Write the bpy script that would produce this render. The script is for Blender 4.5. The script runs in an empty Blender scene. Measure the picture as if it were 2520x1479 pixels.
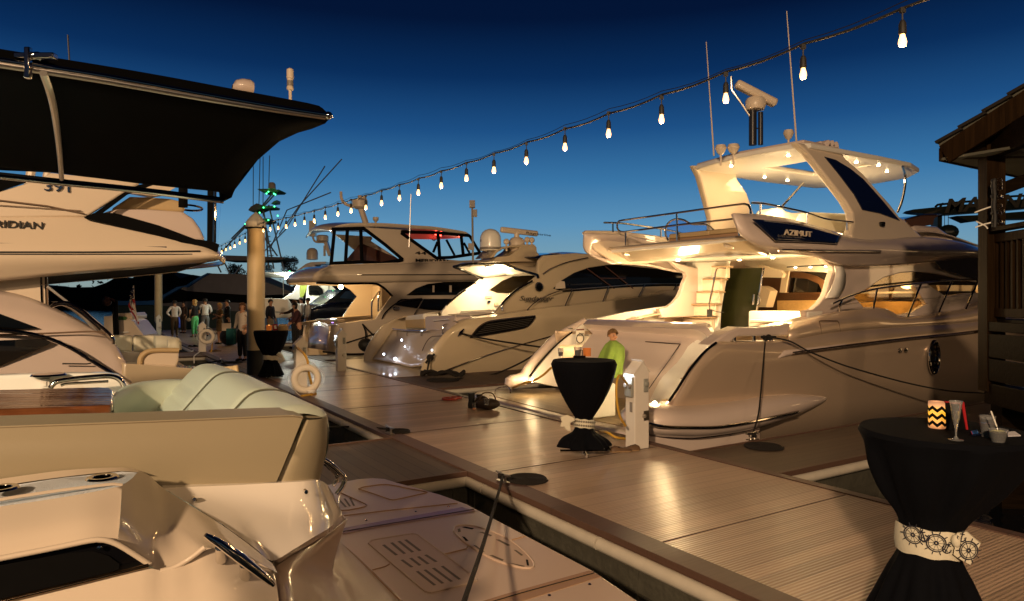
import bpy, bmesh, math, random
from mathutils import Vector, Matrix, Euler
random.seed(7)
SC = bpy.context.scene
COL = SC.collection
V3 = Vector
# ------------------------------------------------------------------ camera
CAMZ = 1.8
cam_d = bpy.data.cameras.new('camera'); cam = bpy.data.objects.new('camera', cam_d); COL.objects.link(cam)
cam.location = (0, 0, CAMZ); cam.rotation_euler = (math.radians(90), 0, 0)
cam_d.sensor_width = 36; cam_d.lens = 24; cam_d.clip_start = .05; cam_d.clip_end = 3000
SC.camera = cam
# ------------------------------------------------------------------ render settings
SC.view_settings.view_transform = 'Standard'; SC.view_settings.look = 'None'
SC.view_settings.exposure = 0; SC.view_settings.gamma = 1
SC.cycles.use_denoising = True
SC.cycles.max_bounces = 7; SC.cycles.glossy_bounces = 4; SC.cycles.transmission_bounces = 6
SC.cycles.sample_clamp_indirect = 4; SC.cycles.sample_clamp_direct = 0
SC.cycles.caustics_reflective = False; SC.cycles.caustics_refractive = False
# ------------------------------------------------------------------ dusk sky
world = bpy.data.worlds.new('World'); SC.world = world; world.use_nodes = True
nt = world.node_tree; nt.nodes.clear()
tc = nt.nodes.new('ShaderNodeTexCoord'); nrm = nt.nodes.new('ShaderNodeVectorMath'); nrm.operation = 'NORMALIZE'
sep = nt.nodes.new('ShaderNodeSeparateXYZ'); rmp = nt.nodes.new('ShaderNodeValToRGB')
bg = nt.nodes.new('ShaderNodeBackground'); out = nt.nodes.new('ShaderNodeOutputWorld')
nt.links.new(tc.outputs['Generated'], nrm.inputs[0]); nt.links.new(nrm.outputs[0], sep.inputs[0])
nt.links.new(sep.outputs['Z'], rmp.inputs[0]); nt.links.new(rmp.outputs[0], bg.inputs[0]); nt.links.new(bg.outputs[0], out.inputs[0])
stops = [(0, (.27, .33, .31)), (.025, (.25, .345, .35)), (.06, (.185, .345, .44)), (.11, (.105, .285, .48)), (.17, (.042, .18, .385)),
         (.24, (.0125, .080, .235)), (.31, (.003, .027, .105)), (.38, (.001, .0075, .036)), (.6, (.0008, .005, .024)), (1, (.0006, .003, .014))]
els = rmp.color_ramp.elements
while len(els) > 2: els.remove(els[-1])
els[0].position = 0; els[0].color = (*stops[0][1], 1); els[1].position = 1; els[1].color = (*stops[-1][1], 1)
for p, c in stops[1:-1]:
    e = els.new(p); e.color = (*c, 1)
# the afterglow lies ahead of the camera; the sky behind is already dark
azm = nt.nodes.new('ShaderNodeMapRange'); azm.interpolation_type = 'SMOOTHSTEP'
azm.inputs[1].default_value = -.25; azm.inputs[2].default_value = .92; azm.inputs[3].default_value = .12; azm.inputs[4].default_value = 1.0
nt.links.new(sep.outputs['Y'], azm.inputs[0]); nt.links.new(azm.outputs[0], bg.inputs[1])
# ------------------------------------------------------------------ quay floodlights behind the photographer (warm sodium)
def lamp(kind, name, loc, power, col=(1, .72, .42), radius=.1, aim=None, spot=None, blend=.5, size=None):
    d = bpy.data.lights.new(name, kind); d.energy = power; d.color = col
    if kind in ('POINT', 'SPOT'): d.shadow_soft_size = radius
    if kind == 'SPOT': d.spot_size = math.radians(spot or 100); d.spot_blend = blend
    if kind == 'AREA': d.size = size or 1
    o = bpy.data.objects.new(name, d); COL.objects.link(o); o.location = loc
    if aim is not None:
        o.rotation_euler = (V3(aim) - V3(loc)).to_track_quat('-Z', 'Y').to_euler()
    return o
WARM = (1, .62, .30)
lamp('SPOT', 'quay_floodlight', (-5, -13, 8.0), 16500, (1, .67, .39), .35, (2, 12, 0.5), 85, .6)
lamp('SPOT', 'quay_floodlight', (4, -15, 8.5), 2600, (1, .64, .36), .35, (3, 8, 0.0), 80, .6)

# ------------------------------------------------------------------ frame: u runs along the dock, v across it (towards the right-hand bows)
TH = math.radians(32.2); SN, CS = math.sin(TH), math.cos(TH)
Dv = V3((-SN, CS, 0)); Nv = V3((CS, SN, 0)); Zv = V3((0, 0, 1))
def W(u, v, z=0): return V3((-SN*u + CS*v, CS*u + SN*v, z))
def UV(p): return p.x*Dv.x + p.y*Dv.y, p.x*Nv.x + p.y*Nv.y, p.z
FPX = 1680.0
CR = dict(P=(0, 0, 1), A=(0, 105, 1/3), B=(0, 595, 1/3), C=(0, 980, .3611), D=(700, 980, .3611), E=(1610, 980, .3611), F=(210, 665, .25),
          G=(525, 385, .213), H=(700, 490, .3077), I=(1050, 525, .3077), J=(1400, 490, .2604), K=(1680, 140, .284),
          L=(1890, 455, .284), M=(1190, 770, .2604), N=(1540, 735, .3611), O=(2240, 175, .3314), R=(2030, 910, .385))
def ray(c, x, y):
    ox, oy, k = CR[c]; px, py = ox + x*k, oy + y*k
    return V3(((px-1260)/FPX, 1, (739.5-py)/FPX))
CP = V3((0, 0, CAMZ))
def onU(c, x, y, u): r = ray(c, x, y); return CP + r*(u/(r.x*Dv.x + r.y*Dv.y))
def onV(c, x, y, v): r = ray(c, x, y); return CP + r*(v/(r.x*Nv.x + r.y*Nv.y))
def onZ(c, x, y, z=0): r = ray(c, x, y); return CP + r*((z-CAMZ)/r.z)
def onY(c, x, y, d): return CP + ray(c, x, y)*d
def tU(c, pts, u):
    us = u if isinstance(u, (list, tuple)) else [u]*len(pts)
    return [onU(c, p[0], p[1], w) for p, w in zip(pts, us)]
def tV(c, pts, v): return [onV(c, p[0], p[1], v) for p in pts]
def tZ(c, pts, z=0): return [onZ(c, p[0], p[1], z) for p in pts]
def tY(c, pts, d): return [onY(c, p[0], p[1], d) for p in pts]
def mirr(p, uc):
    u, v, z = UV(p); return W(2*uc-u, v, z)

# ------------------------------------------------------------------ materials
MT = {}
def mat(name, col, rough=.5, metal=0, coat=0, noise=0, nscale=8, bump=0, bscale=40, emis=None, estr=0, trans=0, alpha=1, spec=.5, stripes=None, ior=1.45, rvar=0):
    m = bpy.data.materials.new(name); m.use_nodes = True; n = m.node_tree.nodes; l = m.node_tree.links
    b = n['Principled BSDF']; b.inputs['Base Color'].default_value = (*col, 1); b.inputs['Roughness'].default_value = rough
    b.inputs['Metallic'].default_value = metal; b.inputs['Coat Weight'].default_value = coat; b.inputs['Coat Roughness'].default_value = .03
    b.inputs['Specular IOR Level'].default_value = spec; b.inputs['IOR'].default_value = ior
    b.inputs['Transmission Weight'].default_value = trans; b.inputs['Alpha'].default_value = alpha
    if emis: b.inputs['Emission Color'].default_value = (*emis, 1); b.inputs['Emission Strength'].default_value = estr
    tcn = n.new('ShaderNodeTexCoord')
    if noise:
        t = n.new('ShaderNodeTexNoise'); t.inputs['Scale'].default_value = nscale; t.inputs['Detail'].default_value = 5
        l.new(tcn.outputs['Object'], t.inputs['Vector'])
        mx = n.new('ShaderNodeMix'); mx.data_type = 'RGBA'
        mx.inputs[6].default_value = (*[c*(1-noise) for c in col], 1); mx.inputs[7].default_value = (*[min(1, c*(1+noise)) for c in col], 1)
        l.new(t.outputs['Fac'], mx.inputs[0]); l.new(mx.outputs[2], b.inputs['Base Color'])
        if rvar:
            mr = n.new('ShaderNodeMapRange'); mr.inputs[3].default_value = max(0, rough-rvar); mr.inputs[4].default_value = rough+rvar
            l.new(t.outputs['Fac'], mr.inputs[0]); l.new(mr.outputs[0], b.inputs['Roughness'])
    if bump:
        t2 = n.new('ShaderNodeTexNoise'); t2.inputs['Scale'].default_value = bscale; t2.inputs['Detail'].default_value = 3
        l.new(tcn.outputs['Object'], t2.inputs['Vector'])
        bp = n.new('ShaderNodeBump'); bp.inputs['Strength'].default_value = bump; bp.inputs['Distance'].default_value = .02
        l.new(t2.outputs['Fac'], bp.inputs['Height']); l.new(bp.outputs[0], b.inputs['Normal'])
    MT[name] = m; return m
GEL = mat('gelcoat_white', (.72, .66, .60), .35, coat=1, noise=.05, nscale=1.3, bump=.02, bscale=1.6, rvar=.04)
GELP = mat('gelcoat_pearl', (.62, .52, .47), .35, coat=1, noise=.05, nscale=1.5, bump=.03, bscale=2.0)
HULLP = mat('pearl_metallic_hull', (.68, .53, .40), .3, metal=.45, coat=1, noise=.05, nscale=1.5, bump=.03, bscale=1.6)
GELT = mat('transom_gelcoat', (.62, .54, .46), .38, coat=.25, noise=.05, nscale=1.5)
GELC = mat('gelcoat_cream', (.72, .61, .48), .35, coat=1, noise=.04, nscale=1.5, bump=.03, bscale=2.0)
GELW = mat('gelcoat_bright', (.82, .80, .74), .3, coat=.4, noise=.02, nscale=2)
NONSK = mat('nonskid_deck', (.55, .60, .66), .6, noise=.06, nscale=120, bump=.5, bscale=260)
CHR = mat('polished_steel', (.75, .72, .68), .08, metal=1)
ALU = mat('brushed_aluminium', (.55, .52, .48), .3, metal=1)
GOLDM = mat('dark_bronze_rub_rail', (.25, .17, .10), .18, metal=1)
BLK = mat('black_canvas', (.0022, .0022, .0026), .9, spec=.15, noise=.3, nscale=30)
BLKG = mat('black_gloss', (.004, .004, .005), .06, coat=.5)
NAVY = mat('navy_tinted_glass', (.004, .008, .03), .05, coat=1)
DGL = mat('dark_tinted_glass', (.003, .003, .003), .04, coat=1)
RUB = mat('black_rubber', (.01, .01, .01), .6)
ROPE = mat('black_braided_rope', (.012, .009, .008), .8, bump=.8, bscale=300)
SEAT = mat('cream_vinyl', (.62, .60, .48), .45, noise=.05, nscale=6, bump=.15, bscale=90)
SEATT = mat('tan_vinyl', (.52, .38, .20), .45, noise=.06, nscale=3, bump=.12, bscale=120)
PLAST = mat('white_plastic', (.75, .73, .70), .35)
CLR = mat('clear_vinyl', (.9, .95, 1), .03, trans=1, ior=1.02)
GLS = mat('cabin_glass', (.75, .72, .62), .02, trans=1, ior=1.05)
TEAK = mat('teak', (.35, .24, .14), .5, noise=.2, nscale=10)
def wood_mat(name, col, axis='X', scale=6, rough=.6, dark=.45, distort=3, bump=.3):
    m = bpy.data.materials.new(name); m.use_nodes = True; n = m.node_tree.nodes; l = m.node_tree.links; b = n['Principled BSDF']
    tcn = n.new('ShaderNodeTexCoord'); mp = n.new('ShaderNodeMapping'); s = [scale*5]*3; s['XYZ'.index(axis)] = scale*.25; mp.inputs['Scale'].default_value = s
    t = n.new('ShaderNodeTexNoise'); t.inputs['Scale'].default_value = 1; t.inputs['Detail'].default_value = 6; t.inputs['Distortion'].default_value = distort*.3
    l.new(tcn.outputs['Object'], mp.inputs[0]); l.new(mp.outputs[0], t.inputs['Vector'])
    r = n.new('ShaderNodeValToRGB'); r.color_ramp.elements[0].position = .3; r.color_ramp.elements[1].position = .7
    r.color_ramp.elements[0].color = (*[c*dark for c in col], 1); r.color_ramp.elements[1].color = (*col, 1)
    l.new(t.outputs['Fac'], r.inputs[0]); l.new(r.outputs[0], b.inputs['Base Color']); b.inputs['Roughness'].default_value = rough; b.inputs['Specular IOR Level'].default_value = .03 if rough > .4 else .5
    bp = n.new('ShaderNodeBump'); bp.inputs['Strength'].default_value = bump; bp.inputs['Distance'].default_value = .01
    l.new(t.outputs['Fac'], bp.inputs['Height']); l.new(bp.outputs[0], b.inputs['Normal'])
    MT[name] = m; return m
WOODP = wood_mat('weathered_pine', (.022, .012, .005), 'Z', 5)
WOODB = wood_mat('weathered_beam', (.010, .006, .003), 'X', 5)
MAHOG = wood_mat('varnished_mahogany', (.16, .055, .02), 'X', 3, rough=.06, dark=.5)
OAK = wood_mat('blond_oak_veneer', (.62, .40, .16), 'X', 4, rough=.35, dark=.85)

def deck_mat(name, col, period, rough, along='v', dark=.6, groove=.06, rib=0, ribper=.03, noise=.15, aniso=0):
    """decking: boards laid along v (across the dock) or u; coordinates are world u / v in metres"""
    m = bpy.data.materials.new(name); m.use_nodes = True; n = m.node_tree.nodes; l = m.node_tree.links; b = n['Principled BSDF']
    g = n.new('ShaderNodeNewGeometry'); mp = n.new('ShaderNodeMapping'); mp.vector_type = 'POINT'
    mp.inputs['Rotation'].default_value = (0, 0, -TH)
    l.new(g.outputs['Position'], mp.inputs[0])          # after rotation x = v, y = u
    sp = n.new('ShaderNodeSeparateXYZ'); l.new(mp.outputs[0], sp.inputs[0])
    ax = sp.outputs['Y'] if along == 'v' else sp.outputs['X']
    def math_(op, a, bb=None, c=None):
        q = n.new('ShaderNodeMath'); q.operation = op
        for i, vv in enumerate((a, bb, c)):
            if vv is None: continue
            if isinstance(vv, (int, float)): q.inputs[i].default_value = vv
            else: l.new(vv, q.inputs[i])
        return q.outputs[0]
    d = math_('DIVIDE', ax, period); fr = math_('FRACT', d); fl = math_('FLOOR', d)
    e = math_('ABSOLUTE', math_('SUBTRACT', fr, .5))
    gm = math_('GREATER_THAN', e, .5-groove/2)              # groove mask
    wn = n.new('ShaderNodeTexWhiteNoise'); wn.noise_dimensions = '1D'; l.new(fl, wn.inputs['W'])
    mp2 = n.new('ShaderNodeMapping'); mp2.inputs['Scale'].default_value = ((1.2, 30, 1) if along == 'v' else (30, 1.2, 1)); l.new(mp.outputs[0], mp2.inputs[0])
    ns = n.new('ShaderNodeTexNoise'); ns.inputs['Scale'].default_value = 1; ns.inputs['Detail'].default_value = 5; l.new(mp2.outputs[0], ns.inputs['Vector'])
    ns2 = n.new('ShaderNodeTexNoise'); ns2.inputs['Scale'].default_value = 1.3; ns2.inputs['Detail'].default_value = 6; l.new(mp.outputs[0], ns2.inputs['Vector'])
    f = math_('MULTIPLY_ADD', wn.outputs['Value'], noise*1.2, 1-noise*1.1)
    f = math_('MULTIPLY', f, math_('MULTIPLY_ADD', ns.outputs['Fac'], noise*2, 1-noise))
    f = math_('MULTIPLY', f, math_('MULTIPLY_ADD', ns2.outputs['Fac'], noise*2, 1-noise))
    f = math_('MULTIPLY', f, math_('SUBTRACT', 1.0, math_('MULTIPLY', gm, 1-dark)))
    mx = n.new('ShaderNodeMix'); mx.data_type = 'RGBA'; mx.inputs[6].default_value = (0, 0, 0, 1); mx.inputs[7].default_value = (*col, 1); mx.clamp_factor = False
    l.new(f, mx.inputs[0]); l.new(mx.outputs[2], b.inputs['Base Color'])
    l.new(math_('MULTIPLY_ADD', ns2.outputs['Fac'], .12, rough-.06), b.inputs['Roughness'])
    h = math_('MULTIPLY', gm, -1.0)
    if rib:
        rb = math_('SINE', math_('MULTIPLY', ax, 2*math.pi/ribper))
        h = math_('ADD', h, math_('MULTIPLY', rb, rib))
    h = math_('ADD', h, math_('MULTIPLY', ns.outputs['Fac'], .5))
    bp = n.new('ShaderNodeBump'); bp.inputs['Strength'].default_value = .6; bp.inputs['Distance'].default_value = .006
    l.new(h, bp.inputs['Height']); l.new(bp.outputs[0], b.inputs['Normal'])
    MT[name] = m; return m
DOCKM = deck_mat('ribbed_dock_decking', (.46, .335, .25), .152, .31, 'v', dark=.5, groove=.04, rib=.55, ribper=.0305, noise=.22)
FINGM = deck_mat('brown_finger_decking', (.10, .065, .045), .14, .6, 'u', dark=.3, groove=.07, noise=.2)
FINGM2 = deck_mat('brown_ridged_finger_decking', (.105, .07, .045), .14, .55, 'v', dark=.5, groove=.06, rib=.3, ribper=.028, noise=.22)
EDGE = deck_mat('brown_edge_board', (.10, .055, .04), 2.4, .5, 'v', dark=.4, groove=.004, noise=.2)
FASC = mat('algae_stained_concrete', (.05, .048, .036), .8, noise=.55, nscale=5, bump=.6, bscale=18)
BUMP = mat('white_dock_bumper', (.46, .43, .37), .5, noise=.15, nscale=7)

# ------------------------------------------------------------------ mesh builder
OFF = {}
def crom(pts, n):
    """resample a polyline to n points, smooth (Catmull-Rom, chord length)"""
    pts = [V3(p) for p in pts]
    if len(pts) == 2: return [pts[0].lerp(pts[1], i/(n-1)) for i in range(n)]
    L = [0]
    for a, b in zip(pts, pts[1:]): L.append(L[-1] + max((b-a).length, 1e-6))
    P = [pts[0]*2-pts[1]] + pts + [pts[-1]*2-pts[-2]]
    out = []
    for i in range(n):
        s = L[-1]*i/(n-1); k = 0
        while k < len(L)-2 and s > L[k+1]: k += 1
        t = (s-L[k])/(L[k+1]-L[k]); p0, p1, p2, p3 = P[k], P[k+1], P[k+2], P[k+3]
        d = L[k+1]-L[k]
        m1 = (p2-p0)*(.5); m2 = (p3-p1)*(.5)
        # limit tangents to the segment length, keeps corners tidy
        if m1.length > d: m1 = m1.normalized()*d
        if m2.length > d: m2 = m2.normalized()*d
        t2, t3 = t*t, t*t*t
        out.append(p1*(2*t3-3*t2+1) + m1*(t3-2*t2+t) + p2*(-2*t3+3*t2) + m2*(t3-t2))
    return out
def lin(pts, n):
    pts = [V3(p) for p in pts]; L = [0]
    for a, b in zip(pts, pts[1:]): L.append(L[-1] + max((b-a).length, 1e-6))
    out = []
    for i in range(n):
        s = L[-1]*i/(n-1); k = 0
        while k < len(L)-2 and s > L[k+1]: k += 1
        out.append(pts[k].lerp(pts[k+1], (s-L[k])/(L[k+1]-L[k])))
    return out
class MB:
    def __init__(s): s.v = []; s.f = []; s.m = []; s.mi = 0
    def add(s, vs, fs):
        o = len(s.v); s.v += [V3(p) for p in vs]; s.f += [[i+o for i in f] for f in fs]; s.m += [s.mi]*len(fs); return s
    def grid(s, rows, closed=False):
        n = len(rows[0]); vs = [p for r in rows for p in r]; fs = []
        for i in range(len(rows)-1):
            for j in range(n-1 if not closed else n):
                k = (j+1) % n; fs.append([i*n+j, i*n+k, (i+1)*n+k, (i+1)*n+j])
        return s.add(vs, fs)
    def loft(s, rails, nu=24, nv=0, smooth=True, across=True):
        R = [(crom if smooth else lin)(r, nu) for r in rails]
        if nv:
            cols = [(crom if across else lin)([r[j] for r in R], nv) for j in range(nu)]
            R = [[cols[j][i] for j in range(nu)] for i in range(nv)]
        return s.grid(R)
    def box(s, c, size, R=None):
        c = V3(c); hx, hy, hz = [q/2 for q in size]
        vs = [V3((x, y, z)) for z in (-hz, hz) for y in (-hy, hy) for x in (-hx, hx)]
        if R is not None: vs = [R @ p for p in vs]
        return s.add([p+c for p in vs], [[0, 2, 3, 1], [4, 5, 7, 6], [0, 1, 5, 4], [2, 6, 7, 3], [0, 4, 6, 2], [1, 3, 7, 5]])
    def boxuv(s, u0, u1, v0, v1, z0, z1):
        vs = [W(u, v, z) for z in (z0, z1) for u in (u0, u1) for v in (v0, v1)]
        return s.add(vs, [[0, 2, 3, 1], [4, 5, 7, 6], [0, 1, 5, 4], [2, 6, 7, 3], [0, 4, 6, 2], [1, 3, 7, 5]])
    def tube(s, pts, r, seg=8, caps=True, n=0):
        pts = [V3(p) for p in pts]
        if n: pts = crom(pts, n)
        rr = r if isinstance(r, (list, tuple)) else [r]*len(pts)
        rows = []; prev = None
        for i, p in enumerate(pts):
            a = pts[max(i-1, 0)]; b = pts[min(i+1, len(pts)-1)]; t = (b-a)
            if t.length < 1e-9: t = V3((0, 0, 1))
            t.normalize()
            x = prev if prev is not None else (V3((0, 0, 1)) if abs(t.z) < .9 else V3((1, 0, 0)))
            x = (x - t*x.dot(t))
            if x.length < 1e-6: x = t.orthogonal()
            x.normalize(); y = t.cross(x); prev = x
            rad = rr[min(i, len(rr)-1)]
            rows.append([p + (x*math.cos(q) + y*math.sin(q))*rad for q in [2*math.pi*k/seg for k in range(seg)]])
        s.grid(rows, closed=True)
        if caps:
            o = len(s.v)-len(rows)*seg
            s.f.append([o+k for k in range(seg)][::-1]); s.m.append(s.mi)
            o = len(s.v)-seg; s.f.append([o+k for k in range(seg)]); s.m.append(s.mi)
        return s
    def lathe(s, prof, c=(0, 0, 0), seg=20, axis=None, sx=1, sy=1):
        c = V3(c); rows = []
        q = axis.to_track_quat('Z', 'Y').to_matrix() if axis is not None else None
        for r, z in prof:
            row = [V3((r*sx*math.cos(2*math.pi*k/seg), r*sy*math.sin(2*math.pi*k/seg), z)) for k in range(seg)]
            if q is not None: row = [q @ p for p in row]
            rows.append([p+c for p in row])
        s.grid(rows, closed=True)
        o = len(s.v)-len(rows)*seg
        if prof[0][0] > 1e-4: s.f.append([o+k for k in range(seg)][::-1]); s.m.append(s.mi)
        if prof[-1][0] > 1e-4: s.f.append([len(s.v)-seg+k for k in range(seg)]); s.m.append(s.mi)
        return s
    def ball(s, c, r, seg=12, sc=(1, 1, 1), rings=8):
        c = V3(c); rows = []
        for i in range(rings+1):
            a = math.pi*i/rings; rows.append([c + V3((r*sc[0]*math.sin(a)*math.cos(2*math.pi*k/seg), r*sc[1]*math.sin(a)*math.sin(2*math.pi*k/seg), -r*sc[2]*math.cos(a))) for k in range(seg)])
        return s.grid(rows, closed=True)
    def torus(s, c, R, r, axis=Zv, seg=24, sg=8, sc=1):
        q = axis.to_track_quat('Z', 'Y').to_matrix(); rows = []
        for i in range(seg+1):
            a = 2*math.pi*i/seg
            rows.append([V3(c) + q @ V3(((R+r*math.cos(b))*math.cos(a), (R+r*math.cos(b))*math.sin(a), r*sc*math.sin(b))) for b in [2*math.pi*k/sg for k in range(sg)]])
        return s.grid(rows, closed=True)
    def slab(s, pts, vec):
        pts = [V3(p) for p in pts]; vec = V3(vec); n = len(pts)
        vs = pts + [p+vec for p in pts]
        fs = [list(range(n))[::-1], [n+i for i in range(n)]] + [[i, (i+1) % n, n+(i+1) % n, n+i] for i in range(n)]
        return s.add(vs, fs)
    def mirror(s, uc):
        m = MB(); m.v = [mirr(p, uc) for p in s.v]; m.f = [f[::-1] for f in s.f]; m.m = list(s.m); return m
    def join(s, o):
        k = len(s.v); s.v += o.v; s.f += [[i+k for i in f] for f in o.f]; s.m += o.m; return s
    def build(s, name, mats, parent=None, smooth=True, bevel=0, solid=0, sub=0, ang=38, loc=None):
        if not isinstance(mats, (list, tuple)): mats = [mats]
        off = OFF.get(parent, V3((0, 0, 0))) if parent is not None else None
        if parent is None:
            if loc is not None: off = V3(loc)
            else:
                xs = [p.x for p in s.v]; ys = [p.y for p in s.v]; zs = [p.z for p in s.v]
                off = V3(((min(xs)+max(xs))/2, (min(ys)+max(ys))/2, min(zs)))
        me = bpy.data.meshes.new(name); me.from_pydata([tuple(p-off) for p in s.v], [], s.f)
        for mm in mats: me.materials.append(mm)
        bm = bmesh.new(); bm.from_mesh(me)
        bmesh.ops.remove_doubles(bm, verts=bm.verts, dist=1e-5)
        bm.free() if False else None
        bmesh.ops.recalc_face_normals(bm, faces=bm.faces)
        ca = math.radians(ang)
        for f in bm.faces: f.smooth = smooth
        for e in bm.edges:
            if len(e.link_faces) == 2 and e.calc_face_angle(0) > ca: e.smooth = False
        bm.to_mesh(me); bm.free()
        if len(mats) > 1:
            if len(me.polygons) == len(s.m):
                for p, k in zip(me.polygons, s.m): p.material_index = k
        o = bpy.data.objects.new(name, me); COL.objects.link(o)
        if parent is not None: o.parent = parent; OFF[o] = off
        else: o.location = off; OFF[o] = off
        if solid:
            md = o.modifiers.new('thick', 'SOLIDIFY'); md.thickness = solid; md.offset = 0
        if sub:
            md = o.modifiers.new('sub', 'SUBSURF'); md.levels = md.render_levels = sub
        if bevel:
            md = o.modifiers.new('bevel', 'BEVEL'); md.width = bevel; md.segments = 2; md.limit_method = 'ANGLE'; md.angle_limit = math.radians(40)
        return o
def tag(o, label=None, cat=None, group=None, kind=None):
    if label: o['label'] = label
    if cat: o['category'] = cat
    if group: o['group'] = group
    if kind: o['kind'] = kind
    return o
def thing(name, loc, label, cat, group=None, kind=None):
    o = bpy.data.objects.new(name, None); COL.objects.link(o); o.location = loc; OFF[o] = V3(loc); o.empty_display_size = .1
    return tag(o, label, cat, group, kind)
def copy_tree(o, parent=None, loc=None):
    c = o.copy(); COL.objects.link(c); c.parent = parent
    if loc is not None: c.location = loc
    OFF[c] = V3(loc) if loc is not None else OFF.get(o, V3((0, 0, 0)))
    for ch in [x for x in COL.objects if x.parent == o]: copy_tree(ch, c)
    return c
def panel(name, mats, parent, outer, holes=(), u=None, v=None, thick=.06, bevel=.01, tilt=0, z0=0):
    """flat shaped plate in the plane u=const (facing -u) or v=const (facing -v); outlines are 3D points already on it"""
    cu = bpy.data.curves.new(name, 'CURVE'); cu.dimensions = '2D'; cu.fill_mode = 'BOTH'; cu.extrude = max(thick/2-bevel, .001); cu.bevel_depth = bevel; cu.bevel_resolution = 1
    for poly in [outer] + list(holes):
        sp = cu.splines.new('POLY'); sp.points.add(len(poly)-1); sp.use_cyclic_u = True
        for q, p in zip(sp.points, poly):
            a, b, z = UV(p); q.co = ((b if u is not None else -a), z, 0, 1)
    ob = bpy.data.objects.new('tmp', cu); COL.objects.link(ob)
    bpy.context.view_layer.update()
    me = bpy.data.meshes.new_from_object(ob); bpy.data.objects.remove(ob); bpy.data.curves.remove(cu)
    off = OFF[parent] if parent is not None else V3((0, 0, 0))
    for q in me.vertices:
        x, z, t = q.co
        if u is not None: p = W(u + tilt*(z-z0) - t + (thick/2), x, z)
        else: p = W(-x, v - t + thick/2, z)
        q.co = p - off
    me.materials.clear()
    for mm in (mats if isinstance(mats, (list, tuple)) else [mats]): me.materials.append(mm)
    for p in me.polygons: p.use_smooth = False; p.material_index = 0
    o = bpy.data.objects.new(name, me); COL.objects.link(o); me.update()
    if parent is not None: o.parent = parent
    OFF[o] = off
    return o
def text(s, p, right, up, h, m, parent, name='lettering', ext=.004, width=None, shear=0, bold=0):
    cu = bpy.data.curves.new('t', 'FONT'); cu.body = s; cu.extrude = ext; cu.size = 1; cu.align_x = 'LEFT'; cu.shear = shear; cu.offset = bold
    ob = bpy.data.objects.new('tmp', cu); COL.objects.link(ob); bpy.context.view_layer.update()
    me = bpy.data.meshes.new_from_object(ob); bpy.data.objects.remove(ob); bpy.data.curves.remove(cu)
    xs = [q.co.x for q in me.vertices]; ys = [q.co.y for q in me.vertices]
    sy = h/max(max(ys)-min(ys), 1e-3); sx = (width/max(max(xs)-min(xs), 1e-3)) if width else sy
    right = V3(right).normalized(); up = V3(up).normalized(); nz = right.cross(up); off = OFF[parent] if parent is not None else V3((0, 0, 0)); x0 = min(xs)
    for q in me.vertices:
        q.co = V3(p) + right*((q.co.x-x0)*sx) + up*(q.co.y*sy) + nz*q.co.z - off
    me.materials.clear(); me.materials.append(m)
    for pl in me.polygons: pl.material_index = 0
    o = bpy.data.objects.new(name, me); COL.objects.link(o)
    if parent is not None: o.parent = parent
    OFF[o] = off
    return o
def emat(name, col, s): return mat(name, (.8, .8, .8), .5, emis=col, estr=s)
# ================================================================== SETTING: water, dock, fingers
def water_mat():
    m = bpy.data.materials.new('dark_harbour_water'); m.use_nodes = True; n = m.node_tree.nodes; l = m.node_tree.links; b = n['Principled BSDF']
    b.inputs['Base Color'].default_value = (.003, .005, .008, 1); b.inputs['Roughness'].default_value = .06
    g = n.new('ShaderNodeNewGeometry'); a = n.new('ShaderNodeTexNoise'); a.inputs['Scale'].default_value = 1.6; a.inputs['Detail'].default_value = 4; a.inputs['Distortion'].default_value = .6
    l.new(g.outputs['Position'], a.inputs['Vector']); bp = n.new('ShaderNodeBump'); bp.inputs['Strength'].default_value = .35; bp.inputs['Distance'].default_value = .15
    l.new(a.outputs['Fac'], bp.inputs['Height']); l.new(bp.outputs[0], b.inputs['Normal']); return m
WZ = -.6
m = MB(); m.add([(-900, -60, WZ), (900, -60, WZ), (900, 1400, WZ), (-900, 1400, WZ)], [[0, 1, 2, 3]])
o = m.build('water', water_mat(), smooth=False); o['kind'] = 'structure'
DL, DR = 3.42, 6.12
m = MB(); m.boxuv(-3, 46.5, DL+.22, DR-.12, -.12, 0)
o = m.build('dock_deck', DOCKM, smooth=False); o['kind'] = 'structure'
def edge_run(axis, a0, a1, c, sgn, name, white=True, board=.22):
    """brown edge board, steel lip, white bumper tube in lengths and stained fascia. axis 'u' = runs along the dock at v=c; 'v' = runs along a finger at u=c"""
    def B(mb, p0, p1, q0, q1, z0, z1):
        q0, q1 = sorted((q0, q1))
        if axis == 'u': mb.boxuv(p0, p1, q0, q1, z0, z1)
        else: mb.boxuv(q0, q1, p0, p1, z0, z1)
    m = MB()
    if board: B(m, a0, a1, c, c-sgn*board, -.06, .012)
    if m.v: m.build(name+'_edge', EDGE, smooth=False, bevel=.006)['kind'] = 'structure'
    m = MB(); B(m, a0, a1, c, c-sgn*.06, WZ-.05, -.065); B(m, a0, a1, c+sgn*.012, c-sgn*.05, -.34, -.325); B(m, a0, a1, c+sgn*.02, c-sgn*.02, WZ-.02, WZ+.1)
    x = a0+.6
    while x < a1:
        B(m, x, x+.03, c+sgn*.014, c-.02*sgn, -.5, -.14); x += 1.22
    m.build(name+'_fascia', FASC, smooth=False)['kind'] = 'structure'
    if white:
        m = MB(); x = a0
        while x < a1-.05:
            e = min(x+1.78, a1); P = (lambda t: W(t, c+sgn*.03, -.085)) if axis == 'u' else (lambda t: W(c+sgn*.03, t, -.085))
            m.tube([P(x), P(e-.02)], .052, 10); x = e
        m.build(name+'_bumper', BUMP)['kind'] = 'structure'
edge_run('u', -3, 6.28, DL, -1, 'dock_near')
edge_run('u', 8.42, 46.5, DL, -1, 'dock_far')
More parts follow.
